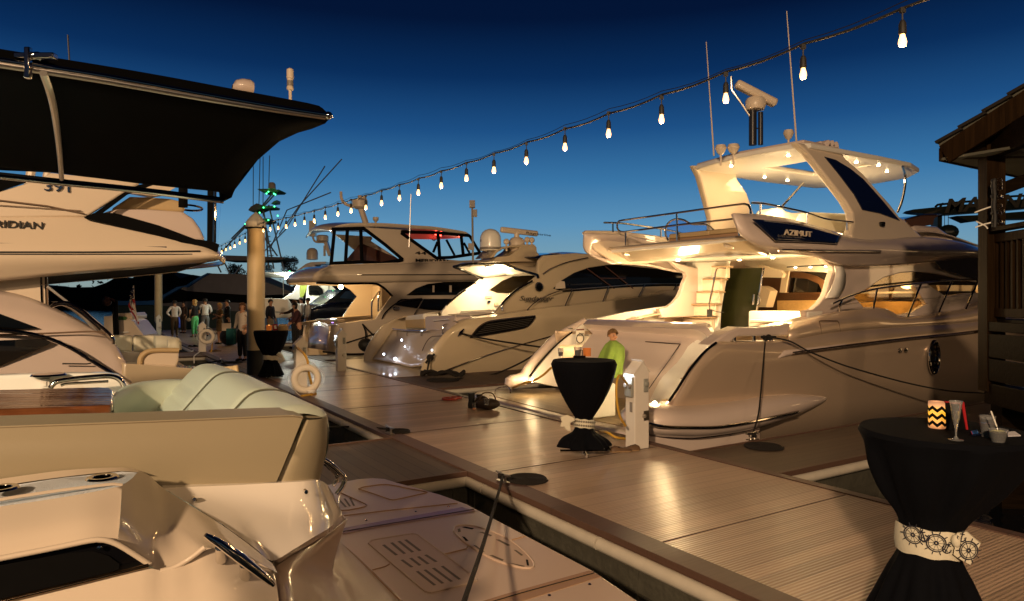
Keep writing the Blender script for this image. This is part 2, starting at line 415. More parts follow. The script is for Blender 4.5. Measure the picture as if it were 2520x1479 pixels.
m = MB(); m.boxuv(6.28, 8.42, DL, DL+.22, -.06, .012); m.build('dock_edge', EDGE, smooth=False)['kind'] = 'structure'
edge_run('u', -3, 46.5, DR, 1, 'dock_side', white=False, board=.12)
def finger(u0, u1, v0, v1, nm, mt):
    m = MB(); m.boxuv(u0+.03, u1-.03, v0, v1, -.1, -.004); m.build(nm, mt, smooth=False)['kind'] = 'structure'
    edge_run('v', v0, v1, u0, -1, nm+'_near', board=.03); edge_run('v', v0, v1, u1, 1, nm+'_far', board=.03)
finger(6.3, 8.4, -12, DL-.004, 'finger_pier', FINGM)
finger(24, 26, -12, DL-.004, 'finger_pier', FINGM)
finger(4.5, 5.75, DR+.004, 26, 'finger_walkway', FINGM2)
finger(12.6, 14.9, DR+.004, 24, 'finger_walkway', FINGM)
finger(20.4, 22.4, DR+.004, 24, 'finger_walkway', FINGM)
finger(29.5, 31, DR+.004, 24, 'finger_walkway', FINGM)
m = MB(); m.boxuv(44, 48, -26, DL-.02, -.12, -.002); m.boxuv(44, 48, DR+.02, 20, -.12, -.002); m.build('dock_head', DOCKM, smooth=False)['kind'] = 'structure'
# seams across the dock: cover strips between the float sections
m = MB()
for uu in [-1.2, 1.25, 3.7, 6.15, 8.6, 11.05, 13.5, 15.95, 18.4, 20.9]:
    m.boxuv(uu, uu+.006, DL+.24, DR-.14, -.01, .0035)
m.build('deck_seams', mat('dark_seam', (.03, .02, .018), .8), smooth=False)['kind'] = 'structure'
def onT(c, x, y, u0, k, z0):
    r = ray(c, x, y); a = r.x*Dv.x + r.y*Dv.y
    return CP + r*((u0 + k*(CAMZ-z0))/(a - k*r.z))
def tT(c, pts, u0, k, z0): return [onT(c, p[0], p[1], u0, k, z0) for p in pts]
def hpanel(name, mats, parent, outer, holes=(), z=0, thick=.06, bevel=.01, crown=None):
    """flat shaped plate at height z (top), outline 3D points"""
    cu = bpy.data.curves.new(name, 'CURVE'); cu.dimensions = '2D'; cu.fill_mode = 'BOTH'; cu.extrude = max(thick/2-bevel, .001); cu.bevel_depth = bevel; cu.bevel_resolution = 1
    for poly in [outer] + list(holes):
        sp = cu.splines.new('POLY'); sp.points.add(len(poly)-1); sp.use_cyclic_u = True
        for q, p in zip(sp.points, poly): q.co = (p.x, p.y, 0, 1)
    ob = bpy.data.objects.new('tmp', cu); COL.objects.link(ob); bpy.context.view_layer.update()
    me = bpy.data.meshes.new_from_object(ob); bpy.data.objects.remove(ob); bpy.data.curves.remove(cu)
    off = OFF[parent] if parent is not None else V3((0, 0, 0))
    for q in me.vertices: q.co = V3((q.co.x, q.co.y, q.co.z + z - thick/2)) - off
    me.materials.clear(); me.materials.append(mats)
    for p in me.polygons: p.material_index = 0; p.use_smooth = False
    o = bpy.data.objects.new(name, me); COL.objects.link(o)
    if parent is not None: o.parent = parent
    OFF[o] = off
    return o
def emirror(o, uc, parent):
    """mirrored duplicate of a part about the boat's centre plane"""
    c = o.copy(); c.data = o.data.copy(); COL.objects.link(c); off = OFF[o]; OFF[c] = off
    for q in c.data.vertices: q.co = mirr(q.co + off, uc) - off
    bm = bmesh.new(); bm.from_mesh(c.data); bmesh.ops.reverse_faces(bm, faces=bm.faces); bm.to_mesh(c.data); bm.free()
    return c
LIT = emat('warm_lamp_glow', (1, .74, .40), 70)
LITW = emat('white_lamp_glow', (.9, .95, 1), 60)
def spotdisc(root, p, r=.04, m=None, up=False):
    b = MB(); b.lathe([(r*1.35, .012), (r*1.35, -.006), (r, -.008)], p, 12); f = b.build('downlight', CHR, root)
    b = MB(); b.lathe([(r, -.007), (r*.6, -.02), (0.0001, -.024)], p, 12); b.build('lens', m or LIT, f)
# ================================================================== THE BIG FLYBRIDGE YACHT (right)
UC = 8.75
Y = thing('flybridge_yacht', W(UC, 14, WZ), 'largest white flybridge yacht with lit hardtop and navy side glass, behind the child', 'yacht')
# hull side, from the waterline up to the gunwale
bow = lambda z, u1, v1, v2: [W(u1, v1, z), W((u1+UC)/2-.2, (v1+v2)/2+1.2, z+.12), W(UC, v2, z+.3)]
def rail(pts, u, z, v2, v1=17): return tU('N', pts, u) + bow(z, u if not isinstance(u, list) else u[-1], v1, v2)
aft = MB()
g_low = [W(6.95, 6.75, -.7), W(6.9, 9, -.7), W(6.9, 15, -.7)] + bow(-.7, 6.95, 17, 22.5)
r1 = rail([(262, 745), (600, 740), (1000, 735), (1500, 700), (2347, 590)], 6.74, .35, 23.2)
r2 = rail([(330, 650), (800, 610), (1200, 580), (1500, 545), (2347, 450)], 6.70, .75, 23.8)
r3 = rail([(430, 470), (940, 455), (1200, 440), (1500, 405), (2347, 320)], 6.64, 1.05, 24.3)
r4 = rail([(560, 335), (1040, 385), (1120, 378), (1500, 328), (1900, 279), (2347, 233)], 6.60, 1.3, 24.8)
r5 = rail([(625, 293), (800, 296), (1000, 290), (1112, 285), (1400, 232), (1900, 190), (2347, 160)], 6.64, 1.5, 24.9)
aft.loft([g_low, r1, r2, r3, r4, r5], 60)
G = [(1106, 182), (1200, 158), (1300, 132), (1460, 96), (1600, 78), (1700, 68), (1765, 76), (1820, 98), (1880, 127), (2020, 118), (2200, 93), (2388, 60)]
r6 = [onU('N', 1112, 284, 6.64)] + [onU('N', x, y+ (232-75)*.5, 6.64) for x, y in G[2::3]] + bow(1.55, 6.64, 17, 24.9)
top = tU('N', G, 6.80) + bow(1.95, 6.8, 17, 25.1)
fw = MB(); rA = [onU('N', 1112, 286, 6.642), onU('N', 1400, 233, 6.642), onU('N', 1900, 191, 6.642), onU('N', 2347, 161, 6.642)] + bow(1.5, 6.64, 17, 24.9)
rM = [onU('N', 1108, 230, 6.655), onU('N', 1300, 190, 6.655), onU('N', 1460, 160, 6.655), onU('N', 1700, 140, 6.655), onU('N', 1880, 152, 6.655), onU('N', 2100, 140, 6.655), onU('N', 2347, 112, 6.655)] + bow(1.75, 6.655, 17, 25)
fw.loft([rA, rM, top], 60, nv=9)
inn = [p + Dv*.30 + V3((0, 0, .0)) for p in top[:-1]] + [top[-1]]
fw.loft([top, inn], 60)
aft.join(fw)
hull = MB(); hull.join(aft); pm = aft.mirror(UC)
pm.v = [(lambda q: W(q[0], max(q[1], 8.15 - .25*min(q[2], 1.5)), q[2]))(UV(p)) for p in pm.v]; hull.join(pm); hull.build('hull', HULLP, Y, solid=.03)
# cap over the mooring port, posts inside it
panel('gunwale_cap', GELP, Y, tU('N', [(618, 299), (665, 262), (705, 236), (780, 206), (900, 209), (1060, 191), (1112, 180), (1112, 240), (770, 243), (735, 262), (700, 295)], 6.72), u=6.72, thick=.26, bevel=.03)
m = MB()
for x, y0, y1 in ((738, 255, 292), (873, 243, 290), (945, 240, 288), (990, 240, 288)):
    m.tube([onU('N', x, y1, 6.78), onU('N', x, y0, 6.78)], .028, 10)
m.tube([onU('N', 690, 296, 6.78), onU('N', 900, 296, 6.78)], .018)
m.build('mooring_post', CHR, Y)
m = MB(); m.slab([onU('N', 700, 297, 6.66), onU('N', 1112, 290, 6.66), onU('N', 1112, 290, 6.66)+Dv*.4, onU('N', 700, 297, 6.66)+Dv*.4], V3((0, 0, -.03))); m.build('side_deck', GELW, Y)
# rub rail and sponson
m = MB(); rr = [p - Dv*.02 for p in tU('N', [(1120, 372), (1200, 362), (1500, 325), (1900, 276), (2347, 230)], 6.6)] + [p-Dv*.02 for p in bow(1.3, 6.6, 17, 24.8)]
m.tube(rr, .035, 8, n=40); m.build('rub_rail', GOLDM, Y)
m = MB(); m.tube([p - Dv*.045 for p in rr[:5]], .012, 6, n=20); m.build('rub_rail_strip', CHR, Y)
m = MB(); m.tube(tU('N', [(1040, 400), (1075, 375), (1150, 362), (1500, 318)], 6.6), [.02, .05, .045, .03], 10); m.build('rub_rail_fairing', GELP, Y)
m = MB(); xs = [158, 185, 240, 320, 500, 700, 850, 1000, 1200, 1350, 1440, 1500]; tp = [858, 790, 750, 738, 740, 722, 700, 674, 656, 662, 671, 680]; bt = [872, 918, 948, 960, 966, 945, 918, 880, 815, 755, 718, 684]
for kk in (0, 1):
    rows = []
    for i, (x, a, b) in enumerate(zip(xs, tp, bt)):
        pa, pb = onU('N', x, a, 6.5), onU('N', x, b, 6.5); zc, h = (pa.z+pb.z)/2, max((pa.z-pb.z)/2, .01); vv = UV(pa)[1]
        w = [.12, .3, .42, .46, .46, .45, .44, .40, .33, .24, .15, .03][i]; row = []
        for q in range(16):
            an = 2*math.pi*q/16; ca, sa = math.cos(an), math.sin(an)
            row.append(W(6.84 - w*math.copysign(abs(ca)**.75, ca), vv, zc + h*math.copysign(abs(sa)**.8, sa)))
        rows.append(row)
    n = len(rows[0])
    rows2 = [[crom([r[j] for r in rows], 34)[i] for j in range(n)] for i in range(34)]
    m.grid(rows2, closed=True)
    break
m.build('sponson', GELP, Y, ang=60)
m = MB(); m.tube(tU('N', [(160, 852), (230, 868), (340, 876), (600, 876), (760, 856), (900, 830), (1050, 798), (1175, 770)], [6.5, 6.38, 6.36, 6.36, 6.36, 6.37, 6.4, 6.44]), .02, 8, n=30); m.build('sponson_strip', CHR, Y)
# swim platform
PZ = 0.0
pf = [W(6.75, 6.42, 0), W(7.1, 6.36, 0), W(8.75, 6.3, 0), W(11.1, 6.36, 0), W(11.55, 6.44, 0), W(11.75, 6.62, 0), W(11.8, 7.3, 0), W(11.3, 8.5, 0), W(6.7, 8.5, 0)]
hpanel('swim_platform', GELP, Y, pf, z=PZ, thick=.34, bevel=.05)
pt = [W(6.95, 6.56, 0), W(8.75, 6.44, 0), W(11.2, 6.54, 0), W(11.5, 6.72, 0), W(11.55, 7.3, 0), W(10.9, 8.5, 0), W(6.9, 8.5, 0)]
TEAKD = deck_mat('pale_teak_planking', (.36, .27, .16), .06, .42, 'u', dark=.45, groove=.1, noise=.22)
hpanel('teak_decking', TEAKD, Y, pt, z=PZ+.008, thick=.012, bevel=.002)
m = MB(); m.tube([W(6.95, 6.33, -.1), W(8.75, 6.26, -.1), W(10.55, 6.33, -.1)], .035, 10, n=12); m.build('platform_rail', CHR, Y)
m = MB(); m.tube([onZ('M', 110, 775), onV('M', 112, 735, 7.0), onV('M', 130, 712, 7.0), onV('M', 235, 703, 7.12), onZ('M', 255, 765)], .014, 8, n=18); m.build('grab_handle', CHR, Y)
# transom with garage door
def zz(c, pts, z): return [onZ(c, a, b, z) for a, b in pts]
m = MB()
L1 = tV('M', [(1000, 58), (1300, 66), (1700, 84), (2010, 92), (2110, 90), (2160, 130), (2185, 190)], 8.62)
L2 = tV('M', [(965, 78), (1300, 88), (1700, 104), (2000, 104), (2090, 110), (2130, 150), (2160, 210)], 8.36)
L3 = tV('M', [(940, 108), (1300, 128), (1700, 146), (1885, 150), (2000, 158), (2080, 190), (2120, 240)], 8.26)
L4 = tV('M', [(985, 150), (1300, 172), (1700, 200), (1890, 215), (1990, 222), (2050, 240), (2080, 280)], 8.42)
L5 = tV('M', [(1030, 195), (1300, 215), (1650, 238), (1860, 252), (1910, 256), (1950, 262), (1968, 278)], 8.36)
L6 = tV('M', [(920, 330), (1200, 372), (1550, 400), (1720, 420), (1790, 428), (1830, 436), (1850, 446)], 8.2)
L7 = tV('M', [(800, 480), (1150, 540), (1450, 575), (1580, 584), (1640, 590), (1670, 598), (1685, 612)], 7.95)
L8 = zz('M', [(668, 690), (1000, 740), (1300, 810), (1430, 840), (1490, 852), (1535, 860), (1550, 866)], .0)
m.loft([L1, L2, L3], 30); m.loft([L3, L4, L5], 30, nv=8); m.loft([L5, L6, L7, L8], 30, nv=14)
m.build('transom', GELP, Y, ang=50)
m = MB()
for seq in ([(1530, 272), (1858, 293)], [(1858, 293), (1760, 440), (1650, 590), (1550, 735)]):
    pts = []
    for i in range(len(seq)-1):
        for k in range(7): pts.append(tuple(seq[i][j] + (seq[i+1][j]-seq[i][j])*k/7 for j in (0, 1)))
    pts.append(seq[-1])
    m.tube([onV('M', x, y, 8.36 - .0022*max(0, y-250)*.62 - .0000012*max(0, y-250)**2 - .02) for x, y in pts], .008, 5)
m.build('garage_door_seam', mat('seam_dark', (.05, .035, .03), .8), Y)
# starboard quarter stairs beside the transom
m = MB(); m.loft([[L1[-1], L5[-1], L6[-1], L7[-1], L8[-1]], [onU('M', 2230, 60, 7.35), onU('M', 2230, 300, 7.35), onU('M', 2040, 520, 7.3), onU('M', 1850, 740, 7.2), onU('M', 1700, 900, 7.2)]], 14, nv=5)
m.build('stair_side', GELW, Y, ang=60)
m = MB(); m.boxuv(6.75, 7.5, 7.35, 7.75, 0, .30); m.boxuv(6.75, 7.5, 7.75, 8.2, 0, .60); m.boxuv(6.75, 7.5, 8.2, 8.7, 0, .92); m.boxuv(6.75, 7.5, 8.7, 9.2, 0, 1.1); m.build('quarter_steps', GELW, Y, bevel=.02)
for a, b, c in ((7.33, 7.75, .30), (7.73, 8.2, .60)):
    m = MB(); m.boxuv(6.8, 7.45, a, b, c+.001, c+.02); m.build('step_tread', TEAK, Y, bevel=.006)
# port wing beyond the transom
pwall = tU('M', [(672, 690), (430, 640), (560, 470), (700, 305), (830, 190), (940, 112), (1000, 60), (1200, 60), (1200, 240), (1000, 240), (1000, 560), (900, 720)], 10.86)
panel('port_wing_wall', GELW, Y, pwall, u=10.86, thick=.08, bevel=.01)
m = MB(); rim = tU('M', [(222, 690), (245, 655), (320, 628), (385, 620), (440, 500), (560, 360), (680, 240), (780, 180), (880, 130), (960, 85)], [11.0, 11.0, 11.0, 11, 11, 11, 11, 11, 10.98, 10.95])
m.tube(rim, [.06, .11, .12, .10, .12, .13, .13, .12, .11, .09], 12, n=30); m.build('port_wing_rim', GELP, Y)
m = MB(); m.tube(tU('M', [(430, 606), (500, 512), (600, 395), (700, 292), (780, 225), (838, 182)], 10.83), .018, 6, n=20); m.build('port_wing_trim', BLKG, Y)
m = MB(); m.box(onU('M', 818, 148, 10.95), (.1, .1, .02)); m.tube([onU('M', 818, 150, 10.95), onU('M', 818, 182, 10.95)], .03); m.build('fairlead', CHR, Y)
bp = tU('M', [(876, 160), (958, 156), (950, 285), (872, 290)], 10.8)
m = MB(); m.slab(bp, Dv*.012); nb = m.build('notice_board', mat('paper', (.75, .72, .66), .6), Y)
m = MB(); m.slab(tU('M', [(882, 154), (952, 151), (951, 163), (881, 166)], 10.79), Dv*.02); m.build('board_header', mat('dark_red', (.12, .02, .015), .5), nb)
text('Please', onU('M', 903, 204, 10.795), Nv, Zv, .035, BLKG, nb, ext=.001); text('Remove Shoes', onU('M', 890, 221, 10.795), Nv, Zv, .04, BLKG, nb, ext=.001, width=.27)
m = MB(); m.torus(onU('M', 913, 241, 10.795), .09, .008, axis=Dv, seg=20, sg=5); m.build('oval_mark', BLKG, nb)
# quarter wing trim along the near edge
m = MB(); m.tube([p - Dv*.01 for p in tU('N', [(290, 700), (350, 612), (430, 485), (520, 375), (570, 330), (612, 300)], 6.60)], .02, 6, n=20); m.build('quarter_trim', BLKG, Y)
# cockpit: floor, side coaming, stairs to the flybridge
m = MB(); m.boxuv(6.95, 10.75, 8.45, 15.5, .55, .62); m.build('cockpit_floor', TEAKD, Y)
panel('port_bulwark', GELW, Y, tU('J', [(270, 1135), (560, 1075), (945, 1018), (890, 1180), (860, 1260), (280, 1260)], 10.6), u=10.6, thick=.1, bevel=.02)
m = MB(); m.slab(tU('J', [(603, 1104), (697, 1097), (697, 1150), (605, 1150)], 10.54), Dv*.01); nb2 = m.build('notice_board', MT['paper'], Y)
text('No shoes on', onU('J', 612, 1122, 10.53), Nv, Zv, .03, BLKG, nb2, ext=.001, width=.3); text('TEAK DECKS', onU('J', 614, 1138, 10.53), Nv, Zv, .03, BLKG, nb2, ext=.001, width=.28)
st = MB()
prof = [(1071, 1115), (1140, 1115), (1140, 992), (1205, 992), (1205, 872), (1260, 872), (1260, 752), (1345, 752), (1345, 632)]
VS = 11.3
panel('stair_stringer', GELW, Y, tV('J', [(890, 1180), (905, 1045), (940, 1030), (1100, 930), (1180, 830), (1215, 740), (1205, 690), (1130, 640), (1000, 610), (1490, 600), (1475, 665), (1436, 860), (1404, 1060), (1390, 1330), (1370, 1330), (1300, 1180)], VS), v=VS, thick=.1, bevel=.03)
for (xa, xb, y0, y1) in ((1075, 1345, 1112, 1230), (1140, 1385, 990, 1105), (1203, 1420, 870, 985), (1260, 1445, 750, 865), (1345, 1492, 630, 745)):
    m = MB(); m.slab([onV('J', xa, y0, VS-.12), onV('J', xb, y0, VS-.12), onV('J', xb, y1, VS-.12), onV('J', xa, y1, VS-.12)], Nv*.1); r = m.build('stair_riser', GELC, Y, bevel=.01)
    a, b = onV('J', xa, y0, VS-.2), onV('J', xb, y0, VS-.2); m = MB(); m.slab([a, b, b+Nv*.2, a+Nv*.2], V3((0, 0, -.035))); m.build('step_tread', TEAK, Y, bevel=.008)
m = MB(); m.tube([onV('J', x, y, VS-.35) for x, y in [(1335, 1050), (1326, 1000), (1350, 880), (1385, 700), (1400, 655), (1425, 648), (1480, 652)]], .018, 8, n=24); m.build('stair_rail', CHR, Y)
m = MB(); m.box(onV('J', 1330, 1078, VS-.38), (.1, .05, .16)); m.tube([onV('J', 1345, 1045, VS-.38), onV('J', 1400, 1065, VS-.38), onV('J', 1465, 1072, VS-.38)], .008, 5); m.build('combination_lock', RUB, Y)
# saloon door and interior
VB = 11.6
door = tV('J', [(1395, 1330), (1408, 1060), (1440, 860), (1480, 658), (1840, 650), (1800, 900), (1765, 1100), (1748, 1225), (1560, 1290)], VB)
gg = mat('green_tinted_door_glass', (.014, .015, .005), .14, spec=.25)
panel('saloon_door', gg, Y, door, v=VB, thick=.03, bevel=.005)
m = MB(); m.tube(tV('J', [(1395, 1330), (1408, 1060), (1440, 860), (1484, 658)], VB-.03), .018, 8, n=14); m.tube(tV('J', [(1840, 650), (1803, 890), (1770, 1100), (1750, 1225)], VB-.03), .022, 8, n=14); m.tube(tV('J', [(1740, 1000), (1752, 900)], VB-.08), .02); m.tube(tV('J', [(1775, 1010), (1800, 990), (1805, 935), (1785, 915)], VB-.06), .013, 6, n=10)
m.build('door_frame', CHR, Y)
m = MB()
m.slab(tV('L', [(-700, 200), (0, 640), (0, 700), (-700, 700)], VB+.1), Nv*.05)
VI = 13.6
def inp(nm, mt, pts, v, d=.05, c='L'): m = MB(); m.slab(tV(c, pts, v), Nv*d); return m.build(nm, mt, Y)
inp('saloon_ceiling', GELW, [(-260, 560), (700, 600), (700, 765), (170, 745), (60, 745), (-200, 700)], VI-.6, .03)
inp('blind', GELC, [(-90, 690), (110, 740), (135, 775), (115, 805), (-60, 800), (-80, 720)], VI-1.2, .1)
inp('saloon_cabinet', OAK, [(80, 1003), (560, 997), (560, 1100), (80, 1100)], VI-.5, .4)
m = MB(); m.slab(tV('L', [(82, 935), (560, 930), (560, 1003), (80, 1003)], VI-.45), Nv*.3); m.build('slatted_shelf', mat('dark_walnut', (.075, .035, .015), .35, noise=.3), Y)
for k in range(5): m = MB(); m.slab(tV('L', [(100, 943+k*11), (550, 938+k*11), (550, 942+k*11), (100, 947+k*11)], VI-.47), Nv*.02); m.build('slat', mat('walnut_slat', (.13, .06, .025), .35) if k == 0 else MT['walnut_slat'], Y)
inp('walnut_column', MT['dark_walnut'], [(-60, 800), (130, 735), (180, 735), (150, 930), (82, 935), (80, 1100), (-60, 1100)], VI-.4, .1)
inp('cream_pillar', GELC, [(128, 738), (182, 732), (150, 932), (100, 932)], VI-.46, .05)
inp('port_window', DGL, [(180, 750), (560, 740), (540, 930), (150, 930)], VI-.3, .05)
inp('window_frame', MT['dark_walnut'], [(185, 752), (300, 758), (420, 790), (520, 850), (530, 930), (470, 930), (440, 860), (340, 815), (180, 800)], VI-.34, .04)
inp('port_doorway', mat('dim_interior', (.12, .08, .045), .7, noise=.3, nscale=3), [(-75, 745), (0, 700), (40, 1090), (-130, 1100)], VI-.2, .05)
inp('armchair', GELC, [(-95, 905), (-60, 875), (-20, 890), (20, 920), (0, 990), (-20, 1060), (-110, 1060)], VI-.9, .25)
m = MB(); m.tube(tV('L', [(165, 712), (500, 694)], VI-1.3), .012); m.build('light_track', RUB, Y)
for x, y in ((237, 716), (368, 712), (500, 707)): spotdisc(Y, onV('L', x, y-4, VI-1.3), .03)
# cockpit sofa, bright white
m = MB(); m.slab(tV('L', [(-170, 1090), (0, 1092), (380, 1096), (340, 1150), (130, 1250), (-175, 1260)], 10.9), Nv*.5); m.build('cockpit_sofa', GELW, Y, bevel=.03)
m = MB(); m.slab(tV('L', [(-165, 1165), (100, 1170), (300, 1165), (300, 1185), (-165, 1200)], 10.55), Nv*.34); m.build('sofa_cushion', mat('white_vinyl', (.8, .76, .68), .5), Y, bevel=.02)
# saloon side with the arched window, near and far
US = 7.0
outl = tU('L', [(455, 598), (640, 660), (1000, 670), (1450, 640), (1700, 615), (2150, 640), (2500, 660), (2500, 1100), (2100, 1120), (1800, 1125), (1130, 1200), (900, 1150), (350, 1180), (330, 1100), (395, 1088), (460, 1030), (505, 970), (530, 900), (550, 820), (577, 745), (565, 700), (500, 650)], US)
win = [(740, 965), (870, 885), (1000, 797), (1150, 753), (1300, 745), (1450, 762), (1700, 812), (1850, 845), (1850, 940), (1700, 950), (1540, 972), (1385, 866), (1285, 880), (1392, 1035), (1255, 1112), (1130, 1140), (1040, 1085), (920, 1068), (830, 1068)]
sd = panel('saloon_side', GELP, Y, outl, [tU('L', win, US)], u=US, thick=.12, bevel=.02); emirror(sd, UC, Y)
TINT = mat('tinted_saloon_glass', (.80, .70, .52), .02, trans=1, ior=1.35)
gw = panel('saloon_window', TINT, Y, tU('L', win, US+.02), u=US+.02, thick=.012, bevel=.001)
emirror(gw, UC, Y).data.materials[0] = DGL
m = MB(); m.slab(tU('L', [(830, 900), (940, 830), (1060, 770), (1300, 750), (1600, 795), (1840, 845), (1840, 870), (1280, 868), (900, 890)], US+.06), Dv*.01); m.build('window_reflection_sheet', NAVY, Y)  # navy sheet paints in the reflection on the upper glass
# furniture seen through that window
def bu(nm, mt, pts, u, d): m = MB(); m.slab(tU('L', pts, u), Dv*d); return m.build(nm, mt, Y)
bu('galley_wall', OAK, [(600, 700), (2000, 700), (2000, 1200), (600, 1200)], 9.6, .05)
bu('galley_column', MT['dark_walnut'], [(1080, 900), (1240, 900), (1240, 1120), (1080, 1120)], 9.0, .1)
bu('galley_counter', OAK, [(930, 1010), (1400, 1010), (1400, 1120), (930, 1120)], 8.2, .4)
bu('galley_worktop', GELW, [(920, 925), (1280, 922), (1280, 938), (920, 942)], 8.3, .3)
bu('galley_blind', GELC, [(1475, 868), (1775, 868), (1755, 925), (1490, 918)], 8.3, .05)
bu('dashboard', RUB, [(1480, 920), (1850, 920), (1850, 980), (1480, 980)], 8.2, .3)
lamp('POINT', 'saloon_lamp', W(8.4, 13.0, 2.2), 70, (1, .62, .24), .15)
lamp('POINT', 'saloon_lamp', W(8.0, 15.2, 2.2), 60, (1, .62, .24), .15)
# arch lining, lit edge
m = MB(); ed = tU('L', [(455, 610), (520, 650), (572, 700), (580, 745), (552, 820), (532, 900), (505, 975), (460, 1035), (395, 1090)], US-.0)
m.loft([ed, [p + Dv*.10 for p in ed]], 24)
m.build('arch_lining', GELW, Y, ang=60)
m = MB(); m.loft([tU('L', [(640, 690), (672, 780), (662, 880), (610, 972)], 6.93), tU('L', [(575, 700), (585, 780), (545, 900), (500, 985)], 6.96)], 14); m.build('arch_face', GELW, Y, solid=.02)
panel('forward_side_window', NAVY, Y, tU('L', [(1445, 656), (1600, 632), (1850, 634), (2000, 640), (2000, 850), (1700, 790), (1500, 728)], US-.075), u=US-.075, thick=.02, bevel=.003)
# flybridge
f0 = tU('L', [(-310, 250), (0, 270), (300, 333), (620, 430), (760, 466), (1000, 470), (1340, 460), (1640, 497), (1800, 545), (2150, 660)], [6.95]*9+[7.4])
f1 = tU('L', [(-225, 440), (60, 500), (300, 516), (600, 532), (850, 546), (1410, 578), (1800, 590), (2150, 670)], [6.86, 6.72, 6.7, 6.7, 6.7, 6.72, 6.8, 7.3])
f2 = tU('L', [(17, 594), (200, 590), (400, 612), (640, 690), (1000, 692), (1450, 654), (1700, 630), (2150, 665)], [6.86, 6.84, 6.84, 6.88, 6.9, 6.9, 6.95, 7.3])
m = MB(); m.loft([f0, f1, f2], 50, nv=13); mm = m.mirror(UC)
m.build('flybridge_side', GELP, Y, solid=.05); mm.build('flybridge_side', GELP, Y, solid=.05)
nv_ = []
m = MB(); A = tU('L', [(-148, 300), (0, 312), (300, 352), (622, 440)], 6.80); B_ = tU('L', [(49, 486), (200, 492), (400, 500), (582, 510)], 6.66)
m.loft([[p - Dv*.03 for p in A], [p - Dv*.035 for p in B_]], 20, nv=6); m.build('flybridge_side_glass', NAVY, Y, solid=.02)
m = MB()
text('AZIMUT', onU('L', 140, 432, 6.60), Nv, Zv, .085, GELC, Y, ext=.01, width=(onU('L', 378, 432, 6.6)-onU('L', 140, 432, 6.6)).length)
m = MB(); m.tube([p - Dv*.07 for p in tU('L', [(80, 565), (300, 568), (560, 573), (940, 577)], 6.72)], .018, 8)
for x in (90, 510, 900): m.tube([onU('L', x, 572, 6.66), onU('L', x, 585, 6.74)], .012, 6)
m.build('side_handrail', CHR, Y)
# aft overhang: fascia, underside, deck
e0 = tV('J', [(372, 462), (1000, 402), (1642, 350)], 9.0); e1 = tV('J', [(376, 472), (1000, 414), (1660, 362)], 8.97)
e2 = tV('J', [(540, 590), (1000, 560), (1490, 512), (1890, 525)], 9.55)
m = MB(); m.loft([e0, e1], 20); m.loft([e1, e2], 20, nv=5); m.build('overhang_fascia', GELC, Y, solid=.03, ang=60)
uz = [W(10.5, 9.5, 2.60), W(10.6, 12.5, 2.62), W(6.95, 12.5, 2.62), W(6.95, 9.5, 2.60)]
m = MB(); m.slab([e2[0] + V3((0, 0, .005)), e2[-1] + V3((0, 0, .005)), W(6.9, 12.4, 2.66), W(10.7, 12.4, 2.66)], V3((0, 0, .05))); m.build('cockpit_ceiling', GELW, Y)
for x, y, v in ((558, 516, 9.25), (1532, 440, 9.25)):
    p = onV('J', x, y, v); m = MB(); m.box(p, (.28, .1, .07), Matrix.Rotation(TH, 3, 'Z') @ Matrix.Rotation(.5, 3, 'X')); m.build('courtesy_light', GELC, Y, bevel=.02)
m = MB(); m.boxuv(6.95, 10.55, 9.0, 17, 2.76, 2.82); m.build('flybridge_deck', GELW, Y)
m = MB(); m.loft([[W(7.0, 12.6, 3.0), W(7.1, 14.5, 3.18), W(7.3, 17, 3.0)], [W(UC, 12.6, 3.1), W(UC, 14.5, 3.35), W(UC, 17.4, 3.1)], [W(10.5, 12.6, 3.0), W(10.4, 14.5, 3.18), W(10.2, 17, 3.0)]], 12, nv=9); m.build('flybridge_cowl', GELP, Y, solid=.03)
# port bulwark wing
pw = tU('J', [(162, 318), (175, 309), (450, 312), (700, 340), (945, 372), (1700, 372), (1700, 480), (700, 600), (545, 602), (470, 595), (400, 560), (250, 465), (190, 380)], 10.6)
panel('port_flybridge_wing', GELC, Y, pw, u=10.6, thick=.10, bevel=.03)
# rails
def tb(nm, mt, segs, r=.018, sg=8):
    m = MB()
    for s_ in segs: m.tube(s_[0], r, sg, n=s_[1] if len(s_) > 1 else 0)
    return m.build(nm, mt, Y)
tb('aft_rail', CHR, [(tV('J', [(520, 310), (475, 302), (457, 270), (455, 235), (470, 208), (520, 198), (1015, 130), (1640, 45), (1700, 58), (1716, 90), (1718, 145)], 9.1), 46),
   (tV('J', [(520, 310), (1015, 246), (1560, 186)], 9.1),), (tV('J', [(534, 310), (536, 440)], 9.1),), (tV('J', [(1017, 130), (1026, 392)], 9.1),), (tV('J', [(1608, 262), (1612, 348)], 9.1),)])
tb('port_wing_rail', CHR, [(tU('J', [(330, 222), (480, 226), (660, 250), (900, 285), (1060, 320)], 10.6), 14), (tU('J', [(415, 225), (416, 312)], 10.6),), (tU('J', [(868, 282), (870, 360)], 10.6),)])
tb('starboard_fly_rail', CHR, [(tU('K', [(598, 1265), (700, 1270), (900, 1310), (1075, 1350), (1240, 1405), (1475, 1432)], 7.02), 26), (tU('K', [(672, 1268), (672, 1372)], 7.02),), (tU('K', [(1075, 1350), (1075, 1445)], 7.02),), (tU('K', [(1425, 1428), (1425, 1500)], 7.02),)])
hoop = tV('J', [(940, 395), (918, 350), (912, 300), (930, 240), (975, 200), (1030, 188), (1090, 200), (1160, 235), (1300, 240), (1360, 280), (1380, 300)], 10.2)
tb('windbreak_hoop', CHR, [(hoop, 40)], .02)
